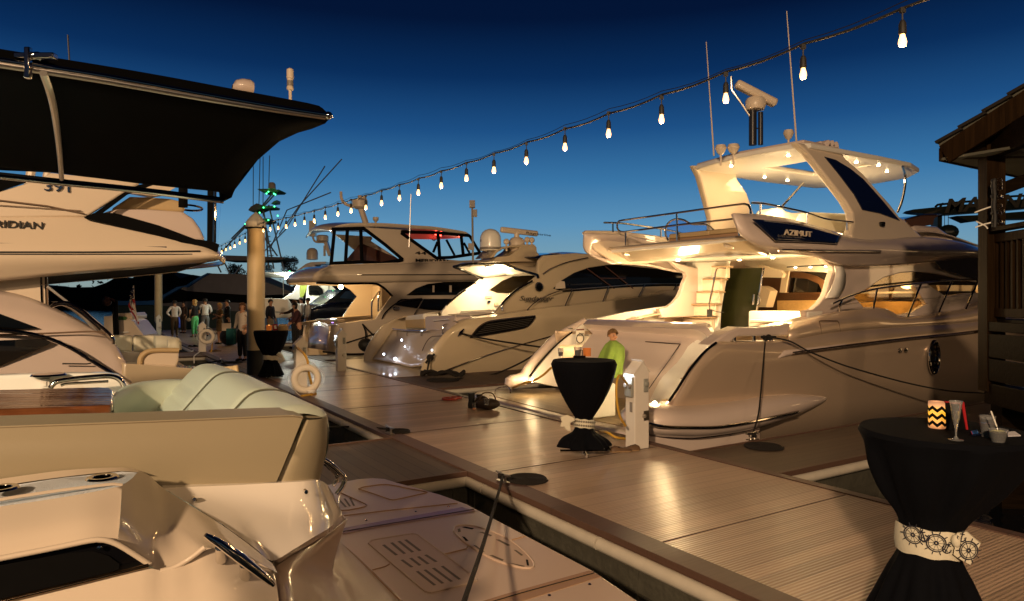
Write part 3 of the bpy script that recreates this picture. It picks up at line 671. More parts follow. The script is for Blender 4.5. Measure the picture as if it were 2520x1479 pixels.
m = MB(); m.slab(tV('J', [(940, 395), (918, 350), (912, 300), (930, 240), (975, 200), (1030, 188), (1090, 200), (1160, 235), (1300, 240), (1380, 300), (1380, 395)], 10.22), Nv*.01); m.build('windbreak_film', mat('blue_tinted_vinyl', (.55, .62, .85), .05, trans=1, ior=1.1), Y)
m = MB(); m.slab(tV('J', [(945, 335), (1320, 290), (1605, 268), (1640, 400), (945, 440)], 9.5), Nv*.4); m.build('sun_bench', mat('light_brown_vinyl', (.35, .22, .13), .5), Y, bevel=.02)
for a, b in ((945, 1322), (1326, 1605)):
    m = MB(); ya, yb = 335-(a-945)*.1, 335-(b-945)*.1; m.slab(tV('J', [(a, ya-5), (b, yb-5), (b, yb+42), (a, ya+42)], 9.46), Nv*.45); m.build('bench_cushion', MT['tan_vinyl'], Y, bevel=.02)
# console and seats up there
m = MB(); m.slab(tU('K', [(780, 1372), (820, 1310), (860, 1298), (895, 1330), (960, 1350), (1120, 1342), (1480, 1360), (1492, 1460), (1300, 1540), (780, 1540)], 8.9), Dv*.5); m.build('helm_seating', GELW, Y, bevel=.05)
m = MB(); m.slab(tU('K', [(1085, 1400), (1110, 1352), (1140, 1345), (1480, 1362), (1492, 1530), (1085, 1530)], 8.3), Dv*.3); m.build('settee', SEAT, Y, bevel=.05)
# hardtop and its arch
HT = 4.60
ho = [W(7.45, 10.95, 0), W(7.6, 10.75, 0), W(8.2, 10.62, 0), W(8.75, 10.58, 0), W(9.3, 10.62, 0), W(9.9, 10.75, 0), W(10.05, 10.95, 0), W(10.1, 13, 0), W(10.0, 14.9, 0), W(9.4, 15.45, 0), W(8.75, 15.5, 0), W(8.1, 15.4, 0), W(7.62, 14.9, 0), W(7.42, 14.2, 0), W(7.40, 13, 0)]
sr = zz('K', [(675, 955), (800, 945), (1142, 885), (1245, 1005), (1130, 1026)], HT-.08)
sr2 = zz('K', [(1500, 962), (1560, 925), (1650, 940)], HT-.1)
hpanel('hardtop', GELW, Y, ho, [sr, sr2], z=HT, thick=.10, bevel=.03)
m = MB(); m.slab([W(7.5, 10.85, HT+.002), W(8.75, 10.66, HT+.002), W(10.0, 10.85, HT+.002), W(10.0, 11.5, HT+.002), W(7.5, 11.5, HT+.002)], V3((0, 0, .06))); m.build('hardtop_plinth', GELP, Y, bevel=.02)
leg = tT('K', [(1030, 762), (1100, 832), (1200, 958), (1300, 1085), (1420, 1240), (1485, 1350)], 6.95, .345, 3.05) + tT('L', [(748, 260), (757, 340), (735, 430), (745, 466), (1000, 472), (1340, 462), (1240, 375), (1190, 320)], 6.95, .345, 3.05) + tT('K', [(1880, 1400), (1800, 1290), (1700, 1180), (1570, 1030), (1410, 890), (1350, 795)], 6.95, .345, 3.05)
lp = panel('arch_leg', GELC, Y, leg, u=6.95, thick=.16, bevel=.04, tilt=.345, z0=3.05); emirror(lp, UC, Y)
ng = tT('K', [(1237, 866), (1330, 893), (1450, 965), (1560, 1052), (1640, 1140), (1720, 1230), (1800, 1325), (1882, 1418), (1700, 1352), (1565, 1325), (1490, 1190), (1350, 1005)], 6.93, .345, 3.05)
panel('arch_glass', NAVY, Y, ng, u=6.93, thick=.03, bevel=.004, tilt=.345, z0=3.05)
m = MB(); m.box(onT('K', 1713, 1452, 6.95, .345, 3.05)-Dv*.03, (.1, .08, .09)); m.build('side_lamp', BLKG, Y, bevel=.02)
m = MB(); m.slab(tU('L', [(1240, 375), (1290, 350), (1470, 357), (1560, 420), (1640, 497), (1340, 465)], 7.25), Dv*.3); m.build('windscreen_coaming', GELP, Y, bevel=.05)
m = MB(); m.slab(tU('L', [(1185, 305), (1330, 262), (1490, 258), (1440, 290), (1430, 345), (1250, 372)], 7.3), Dv*2.8); m.build('flybridge_windscreen', mat('smoked_windscreen', (.10, .05, .04), .05, coat=1), Y)
tb('windscreen_rail', CHR, [(tU('L', [(1180, 300), (1330, 262), (1500, 255)], 7.28), 8)], .012)
tb('hardtop_strut', CHR, [([onZ('K', 1908, 950, HT-.14)] + tU('K', [(1926, 1020), (1928, 1100), (1912, 1200), (1890, 1280), (1862, 1345)], 7.7), 16)], .025); tb('hardtop_strut', CHR, [([onZ('K', 1045, 1092, HT-.14), onU('K', 865, 1292, 9.7)],)], .025)
for x, y in ((420, 943), (915, 853), (710, 1040), (908, 1068), (1505, 910), (1697, 937), (1770, 990)): spotdisc(Y, onZ('K', x, y, HT-.10), .035)
for x, y in ((1610, 570), (1925, 550)): spotdisc(Y, onZ('J', x, y, 2.63), .05)
spotdisc(Y, W(9.6, 9.9, 2.60), .05); spotdisc(Y, W(7.6, 9.9, 2.60), .05)
lamp('POINT', 'cockpit_lamp', W(7.9, 10.5, 1.95), 130, (1, .68, .32), .2); lamp('POINT', 'cockpit_lamp', W(9.7, 10.0, 1.95), 100, (1, .68, .33), .2)
lamp('POINT', 'hardtop_lamp', W(8.9, 11.9, 3.55), 110, (1, .68, .33), .3); lamp('POINT', 'hardtop_lamp', W(8.6, 13.9, 3.6), 55, (1, .68, .33), .3)
# platform lamps
for p, e in ((onU('M', 455, 640, 10.70), 15), (onU('M', 1618, 858, 7.15), 42)):
    m = MB(); m.ball(p, .035, 10); m.build('step_lamp', LIT, Y); lamp('POINT', 'step_lamp_light', p - Nv*.12 - Dv*.12 + Zv*.16, e, (1, .70, .34), .05)
# radar mast, horns and whips on the hardtop
def yy(c, pts, d): return [onY(c, a, b, d) for a, b in pts]
MD = 13.3
m = MB(); m.tube(yy('K', [(607, 765), (607, 462)], MD), .075, 12); m.tube(yy('K', [(675, 762), (675, 480)], MD), .05, 10); m.tube(yy('K', [(607, 620), (675, 618)], MD), .012); m.build('radar_mast', mat('dark_mast', (.02, .022, .03), .3), Y)
m = MB(); m.tube(yy('K', [(597, 535), (500, 390), (425, 285), (420, 170)], MD), .022, 8); m.build('mast_brace', ALU, Y)
c0 = onY('K', 630, 468, MD); m = MB(); m.lathe([(.10, 0), (.17, .02), (.195, .09), (.19, .2), (.16, .245), (.07, .26), (.06, .33)], c0, 24); rd = m.build('radar_pedestal', GELC, Y)
a, b = onY('K', 500, 250, MD), onY('K', 770, 388, MD); d = (b-a).normalized(); up = V3((0, 0, 1)); sd_ = d.cross(up).normalized(); up2 = sd_.cross(d)
m = MB(); R = Matrix((d, sd_, up2)).transposed(); m.box((a+b)/2, ((b-a).length+.2, .2, .16), R); m.build('radar_scanner', GELC, Y, bevel=.05)
m = MB(); m.tube([onY('P', 1936, 27, 12.5), onY('P', 1960, 347, 12.5)], [.008, .018], 6); m.build('whip_antenna', GELC, Y)
m = MB(); m.tube([onY('P', 1738, 103, 13.8), onY('P', 1757, 384, 13.8)], [.008, .018], 6); m.build('whip_antenna', GELC, Y)
for x, y, r in ((917, 685, .10), (330, 815, .11), (440, 808, .12)): m = MB(); p = onY('K', x, y, 13); m.lathe([(.02, -.28), (.02, -.08), (r*.6, -.04), (r, .05), (r*.8, .11), (.001, .13)], p, 14); m.build('gps_dome', GELC, Y)
for x, y in ((1200, 765), (1265, 755), (1300, 758), (1335, 770)): p = onY('K', x, y, 13.2); m = MB(); m.slab(yy('K', [(x-42, y+22), (x-30, y-15), (x-5, y-38), (x+12, y-38), (x+22, y-10), (x+26, y+26)], 13.2), Dv*.25); m.build('horn_cover', GELP, Y, bevel=.03)
# bow rail, porthole, fuel hatch
tb('bow_rail', CHR, [(tU('L', [(555, 1030), (740, 950), (930, 900), (1330, 850), (1600, 825), (2000, 805)], 6.78) + [W(6.9, 19, 2.75), W(8.2, 23.5, 2.8)], 30)] +
   [(tU('L', q, 6.78),) for q in ([(640, 1000), (615, 1045), (622, 1098)], [(945, 905), (912, 1075)], [(1330, 850), (1208, 1148)], [(1595, 832), (1478, 1108)], [(1820, 830), (1712, 1080)])])
tb('side_lifeline', ALU, [(tU('L', [(640, 1040), (900, 1010), (1250, 995), (1800, 955)], 6.78), 20)], .006, 5)
pc = onU('N', 2102, 398, 6.585); m = MB(); ring = [pc + Nv*(.17*math.cos(a)) + Zv*(.30*math.sin(a)) for a in [2*math.pi*k/28 for k in range(29)]]
m.tube(ring, .03, 8); pr = m.build('porthole', CHR, Y)
m = MB(); m.slab([p + Dv*.02 for p in ring[:-1]], Dv*.02); m.build('porthole_glass', BLKG, pr)
m = MB()
for k in range(-2, 3): m.tube([pc + Nv*(-.13+abs(k)*.02) + Zv*k*.1, pc + Nv*(.13-abs(k)*.02) + Zv*(k*.1+.01)], .012, 6)
m.build('porthole_bars', GOLDM, pr)
for x, y in ((1867, 352), (1907, 350)): m = MB(); m.lathe([(.05, 0), (.045, .02), (.0001, .03)], onU('N', x, y, 6.60), 12, axis=-Dv); m.build('drain_outlet', CHR, Y)
m = MB(); h = tU('L', [(445, 1180), (470, 1175), (600, 1178), (612, 1190), (636, 1350), (625, 1362), (490, 1372), (474, 1358), (445, 1180)], 6.635); m.tube(h, .010, 5); m.build('fuel_hatch', mat('seam_bronze', (.18, .12, .08), .3), Y)
m = MB(); m.slab(tU('L', [(345, 1100), (480, 1092), (470, 1130), (385, 1160), (345, 1150)], 6.98), Dv*.1); m.build('vent_box', GELW, Y, bevel=.02)
def SU(root, nm, mt, c, pts, u, d=.05, bevel=0):
    m = MB(); m.slab(tU(c, pts, u), Dv*d); return m.build(nm, mt, root, bevel=bevel, smooth=False)
def SV(root, nm, mt, c, pts, v, d=.05, bevel=0):
    m = MB(); m.slab(tV(c, pts, v), Nv*d); return m.build(nm, mt, root, bevel=bevel, smooth=False)
def TU(root, nm, mt, c, segs, u, r=.018, n=0, sg=6):
    m = MB()
    for s in segs: m.tube(tU(c, s, u), r, sg, n=(n if len(s) > 2 else 0))
    return m.build(nm, mt, root)
def TUs(root, nm, mt, c, segs, u, r=.018, n=0, sg=6):
    for s in segs: TU(root, nm, mt, c, [s], u, r, n, sg)
# ================================================================== SPORT CRUISER (middle)
UC2, N2 = 17.4, 15.3
B2 = thing('sport_cruiser', W(UC2, 13, WZ), 'cream sport cruiser with lit open cockpit, satellite dome and black louvred hull vent', 'motor boat')
def bw(z, u, uc, v1, v2): return [W(u+.1, v1, z), W((u+uc)/2-.25, (v1+v2)/2+1, z+.1), W(uc, v2, z+.25)]
def R2(pts, u, z, c='H'): return tU(c, pts, u) + bw(z, u, UC2, 15.5, 21)
q0 = [W(15.75, 6.75, -.7), W(15.7, 9, -.7), W(15.7, 12, -.7)] + bw(-.7, 15.7, UC2, 15, 19)
q1 = R2([(1085, 1385), (1250, 1385), (1500, 1350), (2275, 1230)], 15.42, .2)
q2 = R2([(1110, 1315), (1200, 1320), (1400, 1280), (1640, 1215), (1900, 1145), (2150, 1085), (2275, 1050)], 15.34, .95)
q3 = R2([(1180, 1200), (1300, 1180), (1500, 1145), (1800, 1085), (2275, 985)], 15.28, 1.3)
q4 = R2([(1290, 1062), (1400, 1045), (1700, 1015), (2000, 975), (2275, 925)], 15.26, 1.6)
q5 = R2([(1395, 985), (1430, 972), (1550, 955), (1700, 935), (2037, 884), (2537, 826), (3000, 765)], 15.34, 2.1)
m = MB(); m.loft([q0, q1, q2, q3, q4, q5], 50, nv=24); m.loft([q5, [p + Dv*.3 + Zv*.02 for p in q5[:-1]] + [q5[-1]]], 50)
mm = m.mirror(UC2); mm.join(m); HULL2 = mat('gelcoat_sand', (.56, .46, .32), .35, coat=1, noise=.04, nscale=1.5, bump=.03, bscale=1.5)
mm.build('hull', HULL2, B2, solid=.03, ang=60)
st2 = tU('H', [(1195, 1408), (1400, 1328), (1640, 1242), (1900, 1162), (2150, 1092), (2275, 1052)], 15.3) + [W(15.4, 15.5, 1.15)]
m = MB(); m.tube(st2, .022, 8, n=30); m.build('chine_strip', CHR, B2)
# transom, platform
m = MB()
t0 = [onU('H', 1395, 985, 15.5), onV('H', 1300, 1030, 8.2), onV('H', 1140, 1052, 8.05), onV('H', 1000, 1050, 8.0), onV('H', 872, 1040, 8.0)]
t1 = [onU('H', 1250, 1120, 15.45), onV('H', 1130, 1190, 7.7), onV('H', 1000, 1200, 7.6), onV('H', 850, 1190, 7.6), onV('H', 790, 1160, 7.6)]
t2 = [onU('H', 1100, 1330, 15.45), onV('H', 1000, 1340, 7.25), onV('H', 900, 1315, 7.25), onV('H', 780, 1290, 7.25), onV('H', 705, 1280, 7.25)]
m.loft([t0, t1, t2], 20, nv=12); m.build('transom', GELT, B2, solid=.02)
pf2 = [onZ('H', a, b, .0) for a, b in [(372, 1305), (450, 1345), (740, 1408), (930, 1425), (1060, 1412), (1110, 1330), (700, 1270), (560, 1268)]]
hpanel('swim_platform', GELT, B2, pf2, z=.0, thick=.25, bevel=.04)
m = MB(); m.tube([p + Zv*-.1 - Nv*.03 for p in (pf2[1], pf2[2], pf2[3])], .03, 8); m.build('platform_rail', CHR, B2)
bl = emat('blue_white_led', (.75, .85, 1), 10)
for x, y, r, e in ((937, 1127, .03, .25), (795, 1240, .03, .25), (887, 1278, .045, .7), (963, 1180, .02, 0), (1180, 1207, .02, 0)):
    v = 7.62 if y < 1200 else 7.3
    p = onV('H', x, y, v-.06); m = MB(); m.ball(p, r, 8); m.build('stern_led', bl, B2)
    if e: lamp('POINT', 'stern_led_light', p - Nv*.15 + Zv*.03, e, (.9, .85, 1), .04)
def seat2(nm, mt, pts, v, d=.5, b=.04): return SV(B2, nm, mt, 'H', pts, v, d, b)
seat2('aft_seat', GELW, [(965, 935), (1110, 915), (1120, 1042), (965, 1040)], 8.3)
seat2('seat_cushion', SEATT, [(968, 968), (1116, 958), (1118, 1032), (968, 1028)], 8.25, .06, .01)
seat2('grill_box', GELP, [(1120, 945), (1130, 938), (1350, 930), (1368, 942), (1370, 1040), (1125, 1060)], 8.1)
seat2('grill_lid', GELW, [(1185, 965), (1310, 955), (1312, 962), (1187, 974)], 8.0, .04, .01)
seat2('cockpit_table', GELC, [(1300, 922), (1500, 905), (1660, 905), (1655, 915), (1460, 938), (1310, 928)], 9.4, .5, .02)
seat2('cockpit_lounge', GELW, [(1100, 915), (1180, 900), (1690, 880), (1700, 935), (1480, 985), (1110, 1000)], 10.0, .8)
TU(B2, 'transom_rail', CHR, 'H', [[(1268, 1105), (1268, 1020), (1285, 1003), (1400, 996)]], 16.0, .02, 14)
m = MB(); m.tube(tV('H', [(862, 1038), (960, 1048), (1080, 1052), (1140, 1048)], 7.85), .02, 8, n=10)
for x in (900, 980, 1095): m.tube([onV('H', x, 1046, 7.85), onV('H', x, 1095, 7.85)], .015, 6)
m.build('stern_rail', CHR, B2)
m = MB(); m.tube(tV('H', [(1090, 1250), (1120, 1170), (1170, 1105), (1260, 1095)], 7.62), .01, 5, n=12); m.build('door_seam', MT['seam_dark'], B2)
# superstructure side with its long dark window
uS = 15.75
so = tU('I', [(903, 498), (895, 440), (905, 380), (940, 345), (1200, 325), (1400, 352), (1530, 402), (1900, 430), (2400, 520), (2800, 640), (2800, 790), (1900, 820), (1300, 870), (700, 890), (548, 812), (595, 748), (700, 645), (850, 540)], uS)
wo = [(1000, 605), (1080, 530), (1180, 470), (1300, 427), (1450, 405), (1600, 400), (1900, 405), (2080, 440), (2150, 480), (2165, 540), (2130, 588), (1900, 588), (1500, 603), (1200, 630), (1100, 636)]
sd2 = panel('cabin_side', HULL2, B2, so, [tU('I', wo, uS)], u=uS, thick=.12, bevel=.03); emirror(sd2, UC2, B2)
SU(B2, 'cabin_window', DGL, 'I', wo, uS+.03, .03)
SU(B2, 'helm_seat', GELC, 'I', [(1030, 605), (1035, 560), (1075, 540), (1105, 545), (1112, 600)], uS-.0, .03, .01)
TUs(B2, 'window_mullion', MT['smoked_windscreen'], 'I', [[(1280, 440), (1500, 600)], [(1430, 425), (1650, 600)], [(1390, 520), (1590, 520)]], uS-.01, .02)
TU(B2, 'wiper', ALU, 'I', [[(1150, 570), (1400, 562)]], uS-.03, .015)
# roof, arch
rr_ = [[onU('I', x, y, uS) for x, y in [(903, 502), (915, 420), (960, 362), (1200, 330), (1400, 352), (1530, 402), (1900, 440)]]]
ztop = rr_[0][3].z; vtop = UV(rr_[0][3])[1]; rows = [rr_[0]]
for x, y, u in ((762, 455, 16.5), (605, 403, 17.5), (430, 408, 18.4), (224, 426, 19.0)):
    p = onU('I', x, y, u); uu, vv, z = UV(p); c_ = 1 - ((u-17.5)/2.2)**2; rows.append([p, W(u, vv+.25, z+.10), W(u, vv+1.2, max(z+.2, ztop*.5+z*.5)), W(u, vtop, ztop+.12*c_), W(u, vtop+1.6, ztop+.02), W(u, vtop+3, ztop-.25), W(u, vtop+5, ztop-.7)])
m = MB(); m.loft(rows, 40, nv=16); m.build('cabin_roof', HULL2, B2, solid=.05)
m = MB(); m.loft([[p + Zv*.03 + Dv*.4 for p in rr_[0][2:5]], [p + Zv*.14 + Dv*1.6 for p in rr_[0][2:5]]], 10); m.build('roof_hatch', NAVY, B2, solid=.02)
m = MB(); m.loft([tU('H', [(1372, 541), (1500, 526), (1737, 520), (1895, 570), (1925, 590)], [18.9, 18.3, 17.5, 16.5, 16.2]), tU('H', [(1374, 543), (1480, 590), (1590, 634), (1780, 613), (1925, 592)], [18.9, 18.9, 18.9, 18.6, 16.3])], 24, nv=6, smooth=False)
m.build('cockpit_ceiling', GELW, B2, solid=.01)
TU(B2, 'roof_edge_trim', BLKG, 'H', [[(1352, 540), (1500, 598), (1588, 636)], ], 18.85, .04, 10)
TU(B2, 'roof_edge_trim', BLKG, 'H', [[(1352, 540), (1480, 520), (1740, 520), (1880, 566), (2035, 612), (2030, 630)]], [18.95, 18.3, 17.4, 16.5, 15.68, 15.68], .04, 24)
SU(B2, 'port_cockpit_wall', GELW, 'H', [(1560, 640), (1700, 590), (1900, 560), (2035, 620), (1900, 700), (1760, 820), (1720, 960), (1250, 980), (1262, 900), (1300, 848), (1400, 750), (1500, 688)], 18.9, .06)
SU(B2, 'port_side_window', mat('brown_tinted_glass', (.02, .014, .006), .05, coat=1), 'H', [(1640, 728), (1740, 655), (1830, 618), (2000, 610), (2010, 645), (1900, 700), (1870, 740), (1780, 752), (1700, 748)], 18.86, .03)
TU(B2, 'port_wall_trim', BLKG, 'H', [[(1296, 848), (1400, 760), (1530, 672)]], 18.84, .03, 10)
for pts in ([(1612, 775), (1660, 772), (1660, 790), (1612, 792)], [(1625, 812), (1648, 812), (1648, 828), (1625, 828)], [(1680, 830), (1710, 828), (1710, 852), (1682, 852)]): SU(B2, 'cockpit_locker', GELC if pts[0][0] != 1625 else NAVY, 'H', pts, 18.82, .03)
TU(B2, 'side_rail', CHR, 'I', [[(605, 775), (596, 740), (640, 680), (720, 610), (845, 540)]], uS-.12, .03, 20)
TU(B2, 'roof_strip', CHR, 'I', [[(930, 485), (1000, 440), (1130, 390), (1290, 355)]], uS-.08, .016, 16)
p = onU('H', 1635, 556, 18.0); spotdisc(B2, V3((p.x, p.y, p.z+.05)), .09); lamp('POINT', 'cockpit_lamp', p - Zv*.45 + Nv*.2, 130, (1, .70, .35), .2)
# louvred vent
vo = [(345, 997), (372, 962), (432, 898), (510, 862), (872, 820), (870, 832), (830, 888), (785, 918), (560, 962)]
m = MB(); m.tube(tU('I', vo+[vo[0]], 15.24), .018, 6, n=50); vf = m.build('hull_vent', CHR, B2)
m = MB(); m.slab(tU('I', vo, 15.235), Dv*.03); m.build('vent_grille', BLK, vf, smooth=False)
for k in range(5):
    m = MB(); f = .15+.17*k
    a = (372+(510-372)*(1-f)*.9, 985-110*(1-f)); b = (800+60*(1-f), 910-82*(1-f)); m.tube([onU('I', a[0], a[1], 15.225), onU('I', b[0], b[1], 15.225)], .007, 4); m.build('louvre', mat('louvre_grey', (.08, .07, .06), .4) if k == 0 else MT['louvre_grey'], vf)
# bow rail, cleat, emblem, name
TU(B2, 'bow_rail', CHR, 'I', [[(800, 778), (850, 725), (920, 680), (1000, 642), (1100, 612), (1400, 588), (1700, 566), (2000, 562), (2400, 560)], [(1165, 610), (1105, 745)], [(1455, 585), (1405, 715)], [(1745, 568), (1678, 702)], [(2000, 565), (1935, 695)]], 15.55, .017, 30)
m = MB(); a, b = onU('I', 248, 985, 15.2), onU('I', 298, 925, 15.2); m.tube([a, (a+b)/2, b], [.015, .04, .015], 8); m.tube([(a+b)/2, (a+b)/2 + Dv*.08], .03); m.build('mooring_cleat', CHR, B2)
m = MB(); m.torus(onU('I', 900, 588, uS-.08), .12, .018, axis=Dv, seg=20, sg=6); em = m.build('emblem', CHR, B2)
m = MB(); m.lathe([(.1, -.01), (.1, .01)], onU('I', 900, 588, uS-.07), 16, axis=Dv); m.build('emblem_face', BLKG, em)
text('Sundancer', onU('I', 742, 697, uS-.075), Nv, Zv, .13, MT['louvre_grey'], B2, ext=.005, width=1.15, shear=.4)
text('Show Series', onU('I', 785, 712, uS-.075), Nv, Zv, .10, MT['louvre_grey'], B2, ext=.005, width=.8, shear=.5)
# radar arch, dome, scanner
SU(B2, 'radar_arch', HULL2, 'H', [(1660, 500), (1700, 462), (1800, 452), (1868, 405), (1885, 385), (1800, 385), (1740, 400), (1700, 430), (1680, 462), (1640, 470), (1700, 405), (1760, 378), (1890, 362), (2000, 362), (2018, 385), (2020, 420), (2040, 445), (2060, 500)], 16.9, .9, .02)
dc = onU('H', 1648, 405, 17.2); k = .3077/1680*dc.y
m = MB(); R = 85*k; m.lathe([(R*.55, -12*k), (R*.95, -8*k), (R*1.02, 0), (R*1.02, 18*k), (R, 20*k), (R, 85*k), (R*.95, 110*k), (R*.8, 137*k), (R*.5, 158*k), (R*.2, 166*k), (.001, 167*k)], dc, 24); m.build('satellite_dome', GELW, B2)
m = MB(); m.lathe([(R*1.04, -1*k), (R*1.04, 18*k)], dc, 24); m.tube([dc - Zv*60*k, dc], .1, 10); m.build('dome_base', mat('grey_base', (.22, .20, .18), .5), B2)
text('SEATEL', dc + V3((-R*.95, -R*.45, 62*k)), V3((1, -.75, 0)), Zv, .06, BLKG, B2, ext=.003, width=.2)
a, b = onU('H', 1728, 243, 17.2), onU('H', 2025, 277, 17.2); d = (b-a).normalized(); sd_ = d.cross(Zv).normalized()
m = MB(); m.box((a+b)/2, ((b-a).length, .13, .17), Matrix((d, sd_, sd_.cross(d))).transposed()); sc_ = m.build('radar_scanner', GELC, B2, bevel=.05)
text('Raymarine', onU('H', 1925, 273, 17.2)+sd_*.075 - Zv*.02, d, Zv, .09, BLKG, sc_, ext=.004, width=.9)
pc_ = onU('H', 1858, 372, 17.2); m = MB(); m.lathe([(.16, -.2), (.24, -.05), (.25, .12), (.18, .22), (.08, .26), (.08, .40)], pc_, 16); m.build('radar_pedestal', GELC, B2)
for x, y in ((1942, 325), (1978, 328), (1775, 340)): p = onU('H', x, y, 17.0); m = MB(); m.ball(p, .09, 8); m.tube([p, p - Zv*.28], .03); m.build('deck_horn', GELC, B2)
m = MB(); a, b = onU('H', 1508, 505, 16.6), onU('H', 1502, 40, 16.6); m.tube([a, b], .028, 8); m.box(b, (.15, .15, .2)); m.box(onU('H', 1518, 113, 16.6), (.16, .1, .2)); m.box(onU('H', 1493, 380, 16.6), (.16, .1, .18)); m.build('light_mast', MT['grey_base'], B2)

# ================================================================== FLYBRIDGE CRUISER 441
UC3, u3 = 26.1, 24.0
B3 = thing('enclosed_cruiser', W(UC3, 14, WZ), 'cream cruiser with a black-framed canvas bridge enclosure glowing red inside', 'motor boat')
def R3(pts, u, z): return tU('H', pts, u) + bw(z, u, UC3, 17.5, 22)
q = [[W(24.3, 7.3, -.7), W(24.3, 12, -.7)] + bw(-.7, 24.3, UC3, 17, 21), R3([(352, 1195), (700, 1190), (1300, 1100)], 24.1, .5), R3([(358, 1120), (500, 1135), (700, 1080), (950, 1008), (1300, 950)], 24.0, 1.0), R3([(372, 1012), (560, 985), (750, 962), (950, 945), (1400, 900)], 24.0, 2.0)]
m = MB(); m.loft(q, 40, nv=16); m.loft([q[-1], [p + Dv*.35 for p in q[-1][:-1]] + [q[-1][-1]]], 40); mm = m.mirror(UC3); mm.join(m); mm.build('hull', GELC, B3, solid=.03, ang=60)
TU(B3, 'rub_rail', RUB, 'H', [[(490, 1152), (700, 1085), (930, 1010)]], 23.95, .025, 10)
m = MB(); m.loft([tV('H', [(210, 992), (290, 985), (372, 1012)], 7.9), tV('H', [(195, 1100), (270, 1100), (358, 1120)], 7.5), tV('H', [(190, 1190), (260, 1200), (350, 1215)], 7.3)], 12, nv=6); m.build('transom', GELP, B3, solid=.03)
for x in (245, 325): SV(B3, 'transom_seat_back', GELC, 'H', [(x, 962), (x+15, 955), (x+95, 960), (x+100, 985), (x, 990)], 8.2, .3, .03)
SV(B3, 'cockpit_wall', GELC, 'H', [(500, 700), (760, 690), (760, 975), (380, 1000), (330, 990), (470, 880), (630, 785)], 10.5, .1)
m = MB(); m.tube(tV('H', [(280, 680), (420, 682), (520, 705), (600, 750), (632, 782)], 10.3), .05, 8, n=16); m.build('cockpit_arch_trim', BLKG, B3)
TU(B3, 'cockpit_rail', CHR, 'H', [[(698, 968), (700, 830), (725, 780), (760, 735)], [(750, 900), (752, 800), (765, 735)]], 25.0, .03, 12)
SU(B3, 'cockpit_light_strip', emat('violet_led', (.35, .2, 1), 5), 'H', [(378, 985), (392, 985), (392, 990), (378, 990)], 24.3, .03)
ob = tU('H', [(262, 666), (740, 676), (800, 712), (862, 775), (800, 858), (728, 972), (950, 960), (1400, 930), (1900, 900), (1900, 640), (1500, 560), (900, 560), (262, 660)], u3+.15)
cs = panel('cabin_side', GELC, B3, ob, u=u3+.15, thick=.1, bevel=.02); emirror(cs, UC3, B3)
m = MB(); m.tube(tU('H', [(256, 668), (430, 676), (720, 674), (790, 706), (862, 776)], u3+.1), .045, 8, n=20); m.build('arch_trim', BLKG, B3)
SU(B3, 'saloon_window', DGL, 'H', [(978, 769), (1050, 715), (1140, 680), (1280, 662), (1700, 655), (1700, 760), (1400, 765)], u3+.08, .03)
SU(B3, 'lower_window', DGL, 'H', [(888, 848), (905, 818), (935, 798), (1300, 797), (1500, 800), (1500, 880), (1285, 892), (1150, 885)], u3+.08, .03)
TU(B3, 'side_rail', CHR, 'H', [[(778, 962), (800, 915), (870, 850), (950, 810), (1100, 795)], [(1110, 800), (1040, 925)]], u3-.0, .025, 14)
SU(B3, 'curtain_panel', GELC, 'H', [(1185, 690), (1200, 690), (1200, 745), (1185, 745)], u3+.06, .02); SU(B3, 'curtain_panel', GELC, 'H', [(1320, 690), (1338, 690), (1338, 745), (1320, 745)], u3+.06, .02)
g0 = tU('H', [(372, 535), (600, 528), (950, 515), (1400, 500), (1700, 490)], u3+.25); g1 = tU('H', [(262, 600), (600, 590), (950, 590), (1700, 590)], u3+.0); g2 = tU('H', [(252, 662), (600, 672), (950, 662), (1700, 650)], u3+.12)
m = MB(); m.loft([g0, g1, g2], 24, nv=10); mm = m.mirror(UC3); a0 = [[r[0] for r in (g0, g1, g2)], [mirr(r[0], UC3) for r in (g0, g1, g2)]]
mid = [(a+b)/2 - Nv*.35 for a, b in zip(*a0)]; m.loft([a0[0], mid, a0[1]], 6, nv=16); m.join(mm); m.slab([g0[0], g0[-1], mirr(g0[-1], UC3), mirr(g0[0], UC3)], Zv*.03); m.build('flybridge_body', GELC, B3, solid=.04, ang=60)
TU(B3, 'body_stripe', RUB, 'H', [[(610, 606), (1500, 604)]], u3-.03, .02)
ro = [(375, 250), (395, 228), (440, 210), (540, 196), (800, 196), (1070, 215), (1200, 224), (1440, 262), (1480, 285)]
r0_ = tU('H', ro, u3+.45); m = MB(); rows = [r0_, [W(UC3, UV(p)[1]-.2, p.z+.15) for p in r0_], [mirr(p, UC3) for p in r0_]]
m.loft(rows, 30, nv=9); m.loft([r0_, [p - Zv*.12 for p in r0_]], 30); m.build('bridge_roof', GELC, B3, solid=.05)
wing = tU('H', [(640, 230), (940, 250), (945, 262), (930, 285), (1225, 482), (1500, 505), (1500, 560), (900, 560), (948, 480), (700, 275)], u3+.4)
wg = panel('roof_wing', GELC, B3, wing, u=u3+.4, thick=.12, bevel=.03); emirror(wg, UC3, B3)
TUs(B3, 'enclosure_frame', BLK, 'H', [[(380, 240), (640, 234)], [(400, 245), (372, 530)], [(504, 240), (488, 510)], [(610, 238), (620, 510)], [(636, 236), (800, 360), (945, 482)], [(366, 515), (620, 502)], [(620, 502), (800, 515), (945, 486)], [(935, 270), (1225, 476)], [(1225, 470), (1330, 466), (1560, 432)], [(935, 262), (1210, 268), (1480, 292)], [(1228, 270), (1242, 475)], [(1412, 285), (1432, 460)], [(1480, 292), (1565, 432)]], u3+.34, .065)
TUs(B3, 'far_enclosure_frame', BLK, 'H', [[(1295, 325), (1360, 448)], [(1225, 340), (1190, 425)], [(1435, 350), (1480, 430)]], UC3+1.6, .06)
